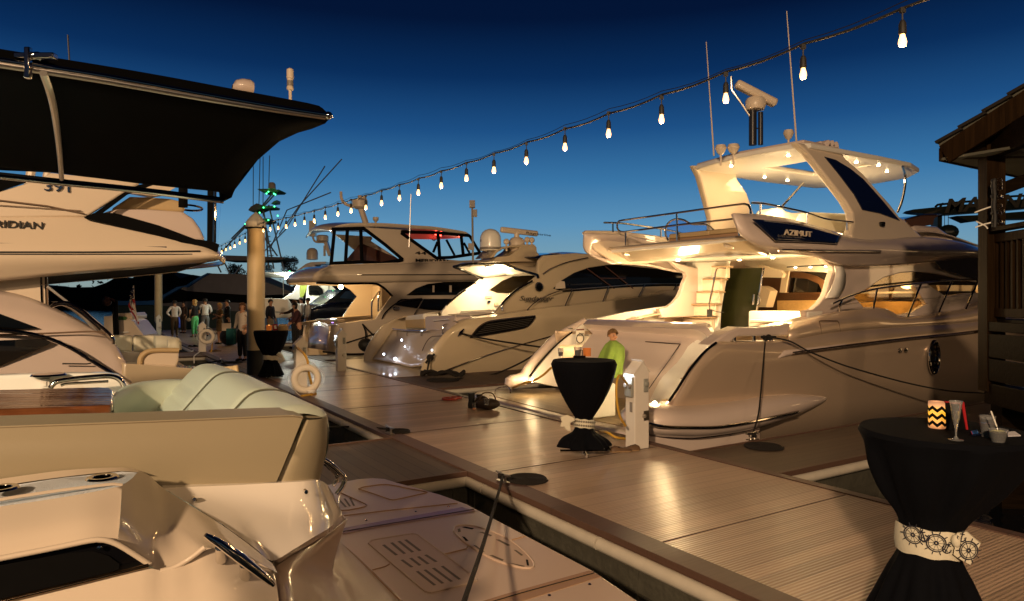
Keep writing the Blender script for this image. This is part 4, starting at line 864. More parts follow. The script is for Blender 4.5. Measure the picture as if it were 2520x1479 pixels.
m = MB(); m.slab(tU('H', [(372, 500), (620, 490), (780, 500), (945, 470), (945, 490), (800, 522), (620, 512), (366, 530)], u3+.33), Dv*.02); m.build('enclosure_hem', BLK, B3)
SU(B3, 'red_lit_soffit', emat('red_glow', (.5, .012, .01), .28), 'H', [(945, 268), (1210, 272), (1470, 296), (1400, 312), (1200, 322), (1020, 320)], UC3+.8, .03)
for x, y in ((1210, 280), (1250, 288), (1398, 296)): m = MB(); m.ball(onU('H', x, y, UC3+.5), .05, 8); m.build('red_lamp', MT['red_lamp'] if 'red_lamp' in MT else emat('red_lamp', (1, .05, .03), 12), B3)
SU(B3, 'inner_windscreen', MT['smoked_windscreen'], 'H', [(500, 480), (610, 350), (900, 470), (900, 500), (500, 500)], UC3+1.2, .04)
text('441', onU('H', 1046, 441, u3+.33), Nv, Zv, .12, RUB, B3, ext=.01, width=.62)
text('MERIDIAN', onU('H', 1049, 500, u3+.33), Nv, Zv, .12, RUB, B3, ext=.01, width=1.4, bold=.02)
TU(B3, 'roof_mast', GELC, 'H', [[(650, 190), (606, 62)]], UC3-.3, .12)
p = onU('H', 603, 40, UC3-.3); m = MB(); m.lathe([(.15, -.2), (.30, -.12), (.32, .12), (.22, .2), (.08, .22), (.08, .34)], p, 16); a_, b_ = onU('H', 590, 28, UC3-.3), onU('H', 645, -8, UC3-.3); m.tube([a_, b_], [.11, .13], 8); m.build('radar_dome', GELC, B3)
TU(B3, 'stern_light_arm', GELC, 'H', [[(560, 62), (490, 40), (458, 0), (452, -60)]], UC3-.3, .06, 8)
TU(B3, 'whip_antenna', ALU, 'H', [[(997, 385), (1012, -40)]], u3+.3, .02)
for x in (730,): p = onU('H', x, 165, UC3-.5); m = MB(); m.lathe([(.03, -.35), (.03, -.1), (.12, 0), (.12, .1)], p, 10); m.build('gps_antenna', GELC, B3)
p = onU('H', 450, 702, 26.2); m = MB(); m.ball(p, .09, 8); m.build('cockpit_lamp', LIT, B3); lamp('POINT', 'cockpit_lamp_light', onV('H', 560, 740, 9.3), 60, (1, .62, .25), .1)
p = onU('H', 895, 876, u3); m = MB(); m.lathe([(.14, 0), (.1, .03)], p, 12, axis=-Dv, sy=.6); m.build('emblem', CHR, B3)
m = MB(); m.ball(onU('H', 650, 1165, 23.75), .28, 12, (1, 1, .85)); tag(m.build('round_fender', RUB), 'black ball fender hanging at the side of the canvas-enclosed cruiser', 'fender')

# ================================================================== boats further along
B4 = thing('navy_cruiser', W(31.5, 14, WZ), 'dark blue hulled cruiser moored beyond the canvas-enclosed cruiser', 'motor boat')
m = MB(); ua = 31
m.loft([[onU('H', x, y, ua) for x, y in [(205, 985), (350, 990), (600, 985), (900, 980)]], [onU('H', x, y, ua-.2) for x, y in [(210, 900), (350, 880), (600, 870), (900, 860)]], [onU('H', x, y, ua) for x, y in [(225, 868), (330, 840), (470, 825), (900, 800)]]], 14, nv=8)
m.build('hull', mat('navy_gelcoat', (.012, .016, .035), .2, coat=.5), B4, solid=.05)
SU(B4, 'cabin', MT['navy_gelcoat'], 'H', [(300, 850), (420, 760), (470, 722), (640, 715), (700, 850)], 31.4, 2.5, .1)
SU(B4, 'windscreen', mat('blue_glass', (.02, .07, .2), .05, coat=1), 'H', [(440, 790), (490, 735), (600, 740), (618, 770), (560, 800)], 31.3, .05)
B5 = thing('lit_express_cruiser', W(35.5, 12, WZ), 'brightly floodlit white cruiser with green cockpit curtain behind the main piling', 'motor boat')
def f5(nm, mt, pts, u, d=.1, b=0): return SU(B5, nm, mt, 'F', pts, u, d, b)
f5('hull', GELW, [(1760, 290), (2000, 285), (2030, 330), (2400, 330), (2520, 300), (2520, 470), (1760, 470)], 34, .1, .02)
f5('hardtop', GELW, [(1760, 20), (2080, 15), (2340, 22), (2300, 60), (2180, 62), (1950, 52)], 34.3, 3.4, .03)
f5('cockpit_frame', GELW, [(1940, 280), (2050, 215), (2092, 130), (2100, 80), (2112, 80), (2112, 290)], 34.4, .15, .02)
f5('cockpit_curtain', mat('green_curtain', (.22, .26, .04), .8), [(2115, 90), (2195, 92), (2190, 140), (2165, 215), (2140, 275), (2112, 270)], 35, .06)
f5('cabin_wall', GELW, [(2190, 120), (2300, 60), (2340, 62), (2520, 250), (2520, 330), (2170, 330)], 36.5, .1)
f5('side_window', DGL, [(2195, 160), (2260, 130), (2330, 180), (2350, 250), (2200, 240)], 36.4, .05)
f5('sunpad', GELW, [(1750, 275), (1990, 280), (2010, 300), (2005, 420), (1750, 400)], 33.6, .3, .05)
for x in (1945, 2395): f5('post', CHR, [(x, 100), (x+8, 100), (x+8, 250), (x, 250)], 34.6, .05)
wl = emat('cold_floodlight', (.95, 1, .85), 220)
for x, y in ((1985, 68), (2268, 55)): p = onU('F', x, y, 34.2); m = MB(); m.ball(p, .12, 8); m.build('deck_light', wl, B5)
lamp('POINT', 'deck_light_glow', onU('F', 2100, 120, 35.2), 260, (.95, 1, .75), .2)
DM = thing('satellite_mast', onY('G', 1143, 1260, 42), 'white satellite dome and radar on the far boat beyond the canvas-enclosed cruiser', 'antenna mast')
c = onY('G', 1143, 1190, 42); k = .213/1680*42
m = MB(); m.lathe([(40*k, -5*k), (65*k, 0), (66*k, 75*k), (55*k, 110*k), (30*k, 130*k), (.01, 134*k)], c, 18); m.build('dome', GELC, DM)
m = MB(); m.slab(tY('G', [(960, 1320), (1070, 1240), (1130, 1220), (1300, 1215), (1300, 1240), (1160, 1250), (1250, 1310), (1220, 1340), (1000, 1340)], 42), V3((0, 1.5, 0))); m.build('arch', GELP, DM)
m = MB(); m.slab(tY('G', [(1270, 985), (1310, 980), (1360, 1140), (1325, 1150)], 40), V3((0, .4, 0))); m.tube(tY('G', [(1300, 990), (1180, 985), (1150, 930), (1148, 860)], 40), .06, 6, n=10); m.tube(tY('G', [(1285, 1150), (1285, 1030)], 40), .07); m.build('mast', GELC, DM)
c = onY('G', 1262, 975, 40); m = MB(); m.lathe([(50*k, -12*k), (66*k, 0), (66*k, 50*k), (50*k, 62*k)], c, 18); m.build('radar', GELC, DM)
m = MB(); m.box(onY('G', 1150, 835, 40), (.35, .35, .9)); m.build('light_head', GELC, DM)
# covered sport-fishing boat at the dock head
B6 = thing('sportfishing_boat', onY('F', 1300, 640, 50), 'grey covered sportfishing boat with blue trim and a tall green-lit tuna tower', 'fishing boat')
def f6(nm, mt, pts, d, t=3.0, c='F', b=0): m = MB(); m.slab(tY(c, pts, d), V3((0, t, 0))); return m.build(nm, mt, B6, smooth=False, bevel=b)
GRC = mat('grey_boat_cover', (.16, .14, .15), .8, noise=.15, nscale=3); BLU = mat('blue_canvas_trim', (.02, .10, .30), .6)
f6('hull', mat('dark_green_hull', (.035, .05, .042), .35), [(270, 340), (600, 345), (760, 350), (1700, 420), (1720, 640), (260, 640)], 50, 4)
f6('foredeck_trim', BLU, [(280, 312), (300, 302), (600, 303), (690, 293), (760, 245), (900, 165), (985, 150), (930, 180), (780, 262), (700, 340), (285, 345)], 49.6, 4)
f6('cabin_cover', GRC, [(900, 172), (985, 152), (1100, 82), (1200, 30), (1600, 42), (1760, 110), (2030, 215), (1980, 235), (1700, 250), (1000, 205)], 49.8, 4)
f6('cover_trim', BLU, [(940, 160), (985, 150), (1100, 78), (1200, 26), (1225, 28), (1120, 88), (1000, 168)], 49.5, .3)
f6('dark_side_window', BLK, [(700, 330), (780, 262), (920, 190), (1000, 205), (1700, 252), (1700, 330), (1100, 300)], 49.9, 3)
f6('aft_cover', GRC, [(1000, 300), (1700, 325), (1700, 420), (760, 350), (700, 330)], 49.95, 3)
TWR = mat('tower_pipe', (.35, .36, .36), .35, metal=.6); GRL = emat('green_led', (.05, 1, .25), 7); GRG = mat('green_washed_panel', (.10, .22, .14), .5)
def t6(nm, mt, segs, d=52, r=.06, c='G'):
    for s in segs: m = MB(); m.tube(tY(c, s, d), r, 6); m.build(nm, mt, B6)
t6('tower_leg', TWR, [[(640, 560), (780, 1160), (820, 1310)], [(575, 600), (600, 740), (640, 1300)], [(760, 385), (560, 600), (490, 670)], [(690, 420), (540, 600)], [(400, 760), (210, 950)], [(395, 790), (190, 1000), (80, 1130)], [(600, 780), (700, 1300)], [(570, 910), (740, 1150)], [(100, 1170), (205, 1380)], [(30, 1220), (90, 1340)], [(330, 1250), (230, 1380)]])
t6('tower_rung', TWR, [[(603+i*8, 870+i*55), (650+i*9, 870+i*55)] for i in range(6)], r=.035)
t6('outrigger', ALU, [[(575, 1110), (830, 850), (1290, 110)], [(660, 1060), (850, 620), (1000, 560), (1360, 415)], [(760, 900), (985, 580), (1485, 30)]], 51, .045)
t6('whip', ALU, [[(462, 90), (460, 560)], [(540, 0), (525, 640)], [(575, 0), (574, 700)], [(650, -10), (640, 380)]], 52, .035)
f6('crows_nest_top', GRG, [(505, 375), (620, 372), (765, 385), (740, 405), (560, 410)], 51, 1.6, 'G')
f6('tower_hood', GRC, [(402, 620), (430, 580), (500, 540), (560, 560), (570, 590), (500, 620), (430, 635)], 51, 1.6, 'G')
f6('tower_platform', GRG, [(545, 570), (700, 572), (690, 595), (560, 600)], 51, 1.4, 'G'); f6('tower_seat', GRG, [(665, 545), (700, 515), (735, 503), (730, 540)], 51, .8, 'G'); f6('tower_platform', GRG, [(385, 745), (400, 720), (640, 715), (650, 745), (560, 765)], 51, 1.6, 'G')
f6('tower_roof', GRC, [(80, 1140), (400, 1150), (820, 1165), (800, 1190), (560, 1205), (70, 1200)], 50.5, 3, 'G')
p = onY('G', 678, 375, 51); m = MB(); m.lathe([(.28, 0), (.26, .35), (.15, .48), (.01, .5)], p, 14); m.build('tower_dome', GELC, B6)
for x, y in ((636, 408), (615, 428), (700, 430), (716, 440), (705, 578), (636, 734), (583, 760), (535, 650), (370, 780), (744, 685), (580, 590), (1880-1000, 1330)): m = MB(); m.ball(onY('G', x, y, 50.9), .055, 6, rings=4); m.build('green_lamp', GRL, B6)
# ================================================================== pilings and festoon lights
GOLDP = mat('cream_piling_sleeve', (.62, .50, .30), .45, noise=.12, nscale=4, bump=.1, bscale=30)
def piling(x, y0, ytop, d, lab, nm='piling'):
    p = onY('P', x, y0, d); p.z = WZ-.3; zt = CAMZ + (739.5-ytop)/1680*d; r = .205
    t = thing(nm, p, lab, 'piling', 'pilings holding the floating dock')
    m = MB(); m.lathe([(r, 1.2+.3), (r, zt-p.z)], p, 24); m.build('sleeve', GOLDP, t)
    m = MB(); m.lathe([(r+.005, 0), (r+.005, 1.5)], p, 24); m.build('dark_foot', RUB, t)
    m = MB(); m.lathe([(r+.035, zt-p.z-.12), (r+.035, zt-p.z+.0), (r+.02, zt-p.z+.02), (.12, zt-p.z+.16), (.001, zt-p.z+.27)], p, 24); m.build('cap', BUMP, t)
    m = MB(); m.torus(V3((p.x, p.y, zt-.14)), r+.03, .02, seg=20, sg=6); m.build('strap', RUB, t)
    return V3((p.x, p.y, zt))
PT = piling(630, 740, 548, 16.6, 'nearest cream piling with a cone cap carrying the string lights')
PT2 = piling(390, 740, 622, 39.5, 'second cream piling down the dock behind the man with blue jacket')
BULB = emat('glowing_bulb', (1, .45, .12), 4.5)
def festoon(pts_of, n0, n1, label, wire_pts, name='string_light'):
    t = thing(name, W(0, 0, 0), label, 'string lights')
    t.location = wire_pts[0]; OFF[t] = V3(wire_pts[0])
    m = MB(); m.tube(wire_pts, .009, 6); m.tube([p + V3((0, 0, .03 + .012*math.sin(i*.31))) for i, p in enumerate(wire_pts)], .003, 4); m.build('cable', RUB, t)
    so = None
    for i in range(n0, n1):
        p = pts_of(i) + V3((random.uniform(-.008, .008), random.uniform(-.01, .01), random.uniform(-.012, .012)))
        m = MB(); m.tube([p + V3((0, 0, .175)), p + V3((0, 0, .11))], .005, 5); m.lathe([(.012, .12), (.02, .10), (.022, .045), (.016, .04)], p, 10); m.box(p + Zv*.18, (.03, .02, .03)); s = m.build('socket', RUB, t)
        m = MB(); m.lathe([(.012, .045), (.014, .03), (.021, .006), (.023, -.010), (.018, -.028), (.001, -.036)], p, 10); m.build('bulb', BULB, s)
        if n1 < 30 or i % 3 == 0: lamp('POINT', 'bulb_light', p - Zv*.07, 5.5 if n1 < 30 else 10, (1, .56, .22), .03)
    return t
# measured heights of the bulbs over the first span
ys = [(0, 100), (1, 182), (2, 243), (3, 292), (4, 330), (5, 368), (6, 397), (7, 421), (8, 441), (9, 459), (10, 474), (11, 487), (12, 498), (13, 510), (14, 521), (16, 538), (18, 549), (20, 557), (22, 565), (24, 571)]
def sag(i):
    for (a, ya), (b, yb) in zip(ys, ys[1:]):
        if i <= b: break
    f = (i-a)/(b-a); Y_ = lambda k: 3.95*(1+.1323*k)
    z = lambda k, yy_: CAMZ + (739.5-yy_)/1680*Y_(k)
    return z(a, ya)*(1-f) + z(b, yb)*f
zs = {i: sag(i) for i in range(25)}
zsm = dict(zs)
for _ in range(10): zsm = {i: (zsm[i-1]+zsm[i]+zsm[i+1])/3 if 0 < i < 24 else zsm[i] for i in zsm}
def bp1(i):
    Yb = 3.95*(1+.1323*i); X = (964-149.6*i)/1680*3.95
    z = zsm[i] if i >= 0 else zsm[0] + .06*(-i) + .03*i*i
    return V3((X, Yb, z))
wp = []
for j in range(-8, 97):
    i = j/4; a = math.floor(i); f = i-a; A_, B2_ = bp1(max(a, -3)), bp1(min(a+1, 24))
    p = A_.lerp(B2_, f) if a >= 0 else V3(((964-149.6*i)/1680*3.95, 3.95*(1+.1323*i), zsm[0] + .06*(-i) + .03*i*i))
    wp.append(p + V3((0, 0, .19 - .018*math.sin(math.pi*(i-math.floor(i))))))
wp.append(V3((PT.x+.2, PT.y-.05, PT.z-.12)))
festoon(bp1, -1, 24, 'nearer run of string lights from above the camera to the first piling', wp)
# lamp that the string ends on: anchor out of frame carries it to the pavilion side
n2 = 36
def bp2(i):
    f = i/n2; a = V3((PT.x-.15, PT.y+.1, PT.z-.35)); b = V3((PT2.x, PT2.y, PT2.z-.3)); p = a.lerp(b, f); p.z -= 4*f*(1-f)*.42; return p
festoon(bp2, 0, n2+1, 'farther run of string lights falling from the first piling to the second', [bp2(i) + Zv*.19 for i in range(n2+1)])
# one bulb right on the piling face
# ================================================================== far shore
m = MB(); random.seed(3)
TREE = mat('night_foliage', (.012, .018, .010), .9)
def ridge(nm, x0, x1, d, h, seed):
    random.seed(seed); m = MB(); top = []; n = 90
    for i in range(n+1):
        x = x0 + (x1-x0)*i/n; top.append((x, h*(.75 + .25*math.sin(i*.37+seed)) + random.uniform(-.12, .18)*h))
    rows = [[V3((x, d, WZ)) for x, z in top], [V3((x, d, WZ+z)) for x, z in top], [V3((x, d+25, WZ+z*.9)) for x, z in top], [V3((x, d+25, WZ)) for x, z in top]]
    m.grid(rows); return m
m = ridge('r', -330, -20, 190, 9.5, 2); m2 = ridge('r', -20, 420, 200, 6.0, 5); m.join(m2)
for k in range(2600):
    x = random.uniform(-330, 420); d = random.uniform(187, 192) + (10 if x > -20 else 0); h = (9.2 if x < -20 else 5.6)
    r = random.uniform(.25, .7); z = WZ + random.uniform(.5, h*.98); c = V3((x, d, z)); a = random.uniform(0, 6.3); t_ = V3((math.cos(a)*r, random.uniform(-.5, .5), math.sin(a)*r)); s = V3((-math.sin(a)*r*.6, .3, math.cos(a)*r*.6))
    m.add([c-t_, c+s, c+t_, c-s], [[0, 1, 2, 3]])
o = m.build('distant_wood', TREE, smooth=False); tag(o, 'dark wooded far shore along the horizon', 'wood', kind='stuff')
def tree(c, x0, x1, yt, yb, d, lab, seed, trunk=True, dens=1.0):
    """crown of leaf clumps filling an uneven outline; x0..x1, yt..yb in the frame c at distance d"""
    random.seed(seed); a, b = onY(c, x0, yb, d), onY(c, x1, yt, d); w, h = b.x-a.x, b.z-a.z; cx = (a.x+b.x)/2
    t = thing('shore_tree', (cx, d, WZ), lab, 'tree', 'trees on the far shore'); m = MB(); lobes = []
    for k in range(9): lobes.append((cx + random.uniform(-.32, .32)*w, a.z + h*random.uniform(.25, .78), random.uniform(.16, .27)*min(w, h*1.4)))
    for k in range(int(1500*dens)):
        lx, lz, lr = random.choice(lobes); q = V3([random.gauss(0, 1) for _ in range(3)]).normalized()*lr*random.uniform(.6, 1.15)
        c_ = V3((lx+q.x, d+q.y, lz+q.z)); r = random.uniform(.015, .04)*w; u_ = V3([random.gauss(0, 1) for _ in range(3)]).normalized(); v_ = u_.orthogonal().normalized()
        m.add([c_-u_*r, c_+v_*r*.6, c_+u_*r, c_-v_*r*.6], [[0, 1, 2, 3]])
    m.build('crown', TREE, t, smooth=False)
    m = MB(); m.tube([V3((cx, d, WZ)), V3((cx, d, a.z+h*.6))], [w*.04, w*.015], 7)
    for k in range(4): m.tube([V3((cx, d, a.z+h*(.1+.1*k))), V3((cx+random.uniform(-.3, .3)*w, d, a.z+h*random.uniform(.4, .8)))], [w*.015, w*.004], 5)
    m.build('trunk', mat('dark_bark', (.02, .015, .012), .9) if 'dark_bark' not in MT else MT['dark_bark'], t)
tree('G', 570, 720, 1190, 1400, 80, 'low dark tree just left of the ladder of the tower', 11)
tree('G', 150, 420, 1240, 1440, 85, 'broad dark tree behind the pole-like piling', 12)
tree('G', 770, 990, 1120, 1400, 75, 'tallest dark tree right of the tower legs', 13, dens=1.6)
tree('L', 1630, 1740, 470, 560, 90, 'dark tree showing beyond the big yacht bow beside the pavilion', 14)
tree('B', 1100, 1330, 225, 330, 120, 'far bushy tree over the covered boat bow', 15)
tree('I', 1480, 1720, 375, 520, 60, 'dark tree tip between the sport cruiser roof and the big yacht', 16)
# ================================================================== boatyard forklift beyond the pavilion
FK = thing('boatyard_forklift', onY('L', 1500, 700, 30), 'black boatyard forklift with lettered mast behind the pavilion post', 'forklift')
YEL = mat('dark_forklift_steel', (.012, .018, .016), .4)
def fk(nm, mt, pts, d, t=.5): m = MB(); m.slab(tY('L', pts, d), V3((0, t, 0))); return m.build(nm, mt, FK, smooth=False)
bm_ = fk('mast_beam', YEL, [(1230, 232), (1260, 212), (1480, 190), (1800, 160), (2400, 105), (2400, 190), (1800, 240), (1500, 262), (1280, 242)], 30, .6)
fk('fork_beam', YEL, [(1635, 268), (1800, 262), (2400, 215), (2400, 290), (1900, 300), (1750, 320)], 29, .6)
fk('upright', YEL, [(1470, 255), (1510, 255), (1508, 400), (1470, 400)], 30.5, .5)
text('MARINEMAX', onY('L', 1530, 240, 29.9), V3((1, 0, .075)), Zv, .62, mat('faded_grey_letters', (.05, .045, .035), .8), bm_, ext=.01, width=6.4, shear=.25, bold=.03)
m = MB(); m.slab(tY('L', [(1350, 250), (1400, 235), (1520, 205), (1480, 225), (1430, 250)], 29.9), V3((0, .02, 0))); m.build('swoosh_mark', MT['faded_grey_letters'], bm_)
for s in ([(1450, 190), (1470, 172), (1540, 165), (1660, 150), (1800, 140)], [(1490, 195), (1510, 165), (1530, 168)], [(1600, 185), (1650, 172), (1690, 150)], [(1800, 135), (1960, 120), (2100, 100), (2350, 90)]): m = MB(); m.tube(tY('L', s, 30.2), .05, 6, n=14); m.build('hose', YEL, FK)
for x in (1530, 1562): m = MB(); m.tube(tY('L', [(x, 262), (x, 420)], 30.2), .015, 4); m.build('chain', YEL, FK)
m = MB(); m.ball(onY('L', 1560, 410, 30), .42, 8, (1, 1, .8)); m.build('beacon', YEL, FK)
# ================================================================== timber pavilion on the right
PV = thing('timber_pavilion', V3((5.62, 8.0, WZ)), 'dark timber pavilion with shingle roof and baluster railing at the right edge', 'pavilion')
pd = V3((.13, .99, 0)).normalized(); px = V3((pd.y, -pd.x, 0)); PC = V3((5.62, 8.0, 0))
def pvb(nm, mt, a, b, w, h, par=PV, bevel=.006):
    a, b = V3(a), V3(b); d = (b-a); L = d.length; d.normalize(); s = d.cross(Zv)
    s = s.normalized() if s.length > 1e-3 else px
    m = MB(); m.box((a+b)/2, (L, w, h), Matrix((d, s, s.cross(d))).transposed()); return m.build(nm, mt, par, smooth=False, bevel=bevel)
pvb('corner_post', WOODP, PC + Zv*.74, PC + Zv*3.75, .2, .2)
# railing run towards the camera and the return run away
def rrun(a, b):
    d = (b-a).normalized(); L = (b-a).length
    pvb('top_rail', WOODP, a + Zv*2.62, b + Zv*2.62, .15, .05); pvb('bottom_rail', WOODP, a + Zv*1.66, b + Zv*1.66, .05, .10); pvb('upper_rail', WOODP, a + Zv*2.52, b + Zv*2.52, .05, .10)
    n = int(L/.105)
    for k in range(n):
        q = a + d*(.1+.105*k) - d.cross(Zv)*.03; pvb('baluster', WOODP, q + Zv*1.64, q + Zv*2.5, .085, .035, bevel=0)
    for zc, hh in ((1.50, .12), (1.28, .28), (1.0, .26)): pvb('rim_joist', WOODB, a + Zv*zc - d*.08 + px*-.06, b + Zv*zc + px*-.06, .06, hh-.01)
    pvb('cross_brace', WOODB, a + Zv*.72, b + Zv*.72, .16, .24)
rrun(PC, PC - pd*3.2)
pvb('floor_boards', WOODB, PC + Zv*1.56 - pd*3.2 + px*.9, PC + Zv*1.56 + pd*.05 + px*.9, 1.8, .05)
pvb('lower_post', WOODB, PC + px*.17 + Zv*-.9, PC + px*.17 + Zv*.7, .24, .24)
# roof: eave corner, eave along the slip direction, slope rising towards the camera side
e0_ = onY('O', 225, 570, 8.15); rs = (-Dv*.89 + Zv*.455).normalized()
def rq(a, b, c_, d_, t): m = MB(); m.slab([a, b, c_, d_], t); return m
ea, eb = e0_, e0_ + Nv*6.5; ra, rb = ea + rs*4.5, eb + rs*4.5; nn = Nv.cross(rs).normalized()
if nn.z < 0: nn = -nn
m = MB()
for k in range(16):                                # overlapping shingle courses
    a = ea + rs*(.28*k) + nn*(.055) - Nv*.06; b = eb + rs*(.28*k) + nn*(.055)
    m.slab([a, b, b + rs*.30 - nn*.03, a + rs*.30 - nn*.03], nn*.035)
m.build('shingle_roof', mat('dark_shingle', (.008, .006, .005), .9, noise=.5, nscale=9), PV, smooth=False)
rq(ea, eb, rb, ra, nn*.05).build('roof_boards', mat('old_plywood', (.07, .07, .055), .8, noise=.4, nscale=3), PV, smooth=False)
pvb('barge_board', WOODP, ea + Nv*.0 - nn*.10, ra - nn*.10, .05, .24); pvb('eave_board', WOODP, ea - Zv*.08, eb - Zv*.08, .045, .16)
m = MB(); sf = [ea - Zv*.15, eb - Zv*.15, eb - Dv*.75 - Zv*.15, ea - Dv*.75 - Zv*.15]; m.slab(sf, Zv*.03); m.build('soffit', MT['old_plywood'], PV, smooth=False)
pvb('header_beam', WOODB, PC + Zv*3.62 - px*.3, PC + Zv*3.62 + px*3.5, .12, .3); pvb('side_beam', WOODB, PC + Zv*3.62, PC + Zv*3.62 - pd*3.4, .12, .3)
pvb('diagonal_brace', WOODB, PC + Zv*3.1 + px*.1, PC + Zv*3.6 + px*1.4, .09, .14)
# unlit string of clear bulbs hanging beside the post
HB = thing('unlit_bulb_string', onY('O', 625, 1160, 7.7), 'unlit clear bulbs on a black cord hanging beside the pavilion post', 'string lights')
m = MB(); m.tube(tY('O', [(628, 800), (618, 830), (625, 920), (620, 1000), (628, 1080), (625, 1160)], 7.7), [.02, .03, .022, .03, .025, .025], 8, n=20); m.build('cord', RUB, HB)
CG = mat('clear_bulb_glass', (.9, .9, .9), .05, trans=1, ior=1.3)
for x, y in ((655, 812), (657, 840), (655, 870), (650, 930), (660, 935), (655, 1000), (668, 1040), (650, 1055), (655, 1120), (668, 1125)):
    p = onY('O', x, y, 7.7); m = MB(); m.ball(p, .034, 10, (1.25, 1, .9)); b_ = m.build('bulb', CG, HB); m = MB(); m.tube([p - V3((.03, 0, 0)), p - V3((.075, 0, 0))], .018, 8); m.build('socket', RUB, b_)
for q in ([(480, 1050), (560, 1020), (640, 995)], [(490, 1115), (560, 1150), (575, 1170)], [(485, 1160), (540, 1140), (600, 1125)]):
    m = MB(); m.tube(tY('O', q, 7.72), .008, 5, n=8); m.build('tie_wire', GELW, HB)
# ================================================================== LEFT FLYBRIDGE CRUISER 391
UC4, u4 = 11.4, 9.3
L4 = thing('left_cruiser', W(UC4, -4, WZ), 'cream flybridge cruiser behind the black canopy, its side lettered 391', 'motor boat')
def S4(nm, mt, c, pts, u, d=.05, b=0): return SU(L4, nm, mt, c, pts, u, d, b)
T0 = [(-500, -200), (0, -200), (640, -185), (1170, -105), (1460, 0), (1590, 60), (1625, 92)]
T1 = [(-500, 95), (0, 92), (700, 92), (1300, 96), (1560, 98), (1615, 108), (1628, 112)]
T2 = [(-500, 335), (0, 285), (350, 250), (1000, 195), (1300, 166), (1560, 140), (1612, 126)]
m = MB(); rows = [tU('B', T0, [9.5]*5+[9.55, 9.7]), tU('B', T1, [9.3]*5+[9.4, 9.6]), tU('B', T2, [9.45]*5+[9.5, 9.68])]
m.loft(rows, 36, nv=14); mm = m.mirror(UC4); a0 = [r[-1] for r in rows]; b0 = [mirr(p, UC4) for p in a0]; m.loft([a0, [(p+q)/2 + Nv*.3 for p, q in zip(a0, b0)], b0], 8, nv=16); m.join(mm)
m.build('flybridge_body', GELC, L4, solid=.03, ang=60)
m = MB(); lo = rows[2]; m.loft([[p + V3((0, 0, -.0)) for p in lo], [mirr(p, UC4) for p in lo]], 20); m.build('overhang_soffit', BLK, L4, smooth=False)  # unlit underside, its shade put in with the black material
m = MB(); m.slab([rows[0][0]+Zv*0, rows[0][3], mirr(rows[0][3], UC4), mirr(rows[0][0], UC4)], -Zv*.05); m.build('flybridge_deck', GELC, L4, smooth=False)
TU(L4, 'body_groove', RUB, 'B', [[(-300, 78), (700, 78), (1480, 70)]], 9.29, .012)
TU(L4, 'body_strip', CHR, 'B', [[(-300, 8), (0, 14), (700, 30), (1230, 42)]], 9.33, .014); TU(L4, 'lower_groove', RUB, 'B', [[(-300, 92), (700, 92), (1420, 92)]], 9.285, .007)
TU(L4, 'body_seam', MT['seam_bronze'], 'A', [[(-300, 1140), (0, 1163), (350, 1205), (625, 1262)]], 9.43, .008)
TU(L4, 'body_seam', MT['seam_bronze'], 'A', [[(-300, 1190), (0, 1200), (600, 1240)]], 9.43, .005)
S4('arch_panel', GELC, 'A', [(-400, 1180), (0, 1095), (200, 1035), (330, 985), (380, 960), (1040, 1032), (880, 1130), (640, 1282), (-400, 1300)], 9.46, .12, .02)
S4('arch_panel_rear', GELC, 'A', [(1085, 1042), (1300, 1065), (1200, 1125), (1110, 1140), (960, 1110)], 9.9, .1)
S4('canvas_edge', BLK, 'A', [(1100, 1035), (1130, 1048), (940, 1120), (760, 1255), (720, 1290), (620, 1287), (700, 1255), (900, 1115), (1020, 1050)], 9.42, .05)
S4('canvas_hem', BLK, 'A', [(620, 1287), (760, 1256), (850, 1258), (1170, 1348), (1440, 1450), (1560, 1465), (1620, 1490), (1605, 1545), (1490, 1530), (1300, 1462), (1170, 1425), (640, 1300)], 9.38, .05)
S4('canvas_edge_forward', BLK, 'A', [(-300, 1060), (-100, 1010), (190, 1012), (190, 1030), (0, 1092), (-300, 1180)], 9.44, .05)
S4('rear_coaming', GELP, 'A', [(745, 1260), (860, 1225), (1100, 1228), (1350, 1246), (1430, 1300), (1480, 1370), (1520, 1460), (1440, 1470), (1170, 1370), (850, 1275)], 9.62, .3, .05)
S4('bridge_seat', SEATT, 'A', [(820, 1228), (960, 1136), (1100, 1140), (1260, 1152), (1340, 1172), (1366, 1200), (1364, 1252), (1100, 1240)], 9.8, .3, .03)
p = onU('A', 1395, 1218, 10.4); m = MB(); m.torus(p, .17, .015, V3((.2, -.3, 1)).normalized(), 24, 6); m.build('steering_wheel', CHR, L4)
for nm, q in (('bridge_post', [(1352, 1075), (1352, 1215)]), ('bridge_post', [(1565, 1095), (1562, 1475)])): TU(L4, nm, BLK, 'A', [q], 9.6, .06)
TU(L4, 'bridge_tube', CHR, 'A', [[(1586, 1100), (1578, 1480)]], 9.55, .02)
S4('clear_curtain', CLR, 'A', [(1375, 1080), (1640, 1110), (1610, 1475), (1530, 1465), (1440, 1320), (1370, 1240)], 9.58, .01)
for i, (x, y) in enumerate([(1606, 1230), (1615, 1262), (1622, 1290), (1624, 1320), (1625, 1350), (1622, 1380), (1618, 1410), (1545, 1340), (1530, 1390), (1510, 1420)]):
    pass
text('391', onU('A', 325, 1090, 9.44), Nv, Zv, .105, CHR, L4, ext=.012, width=(onU('A', 512, 1090, 9.44)-onU('A', 325, 1090, 9.44)).length)
text('MERIDIAN', onU('A', -190, 1356, 9.40), Nv, Zv, .085, RUB, L4, ext=.01, width=(onU('A', 318, 1356, 9.4)-onU('A', -190, 1356, 9.4)).length, bold=.02)
m = MB(); m.slab([W(9.9, 2.2, 4.2), W(12.9, 2.2, 4.2), W(12.9, -5, 4.5), W(9.9, -5, 4.5)], Zv*.1); m.build('hardtop', GELC, L4, bevel=.03, smooth=False)
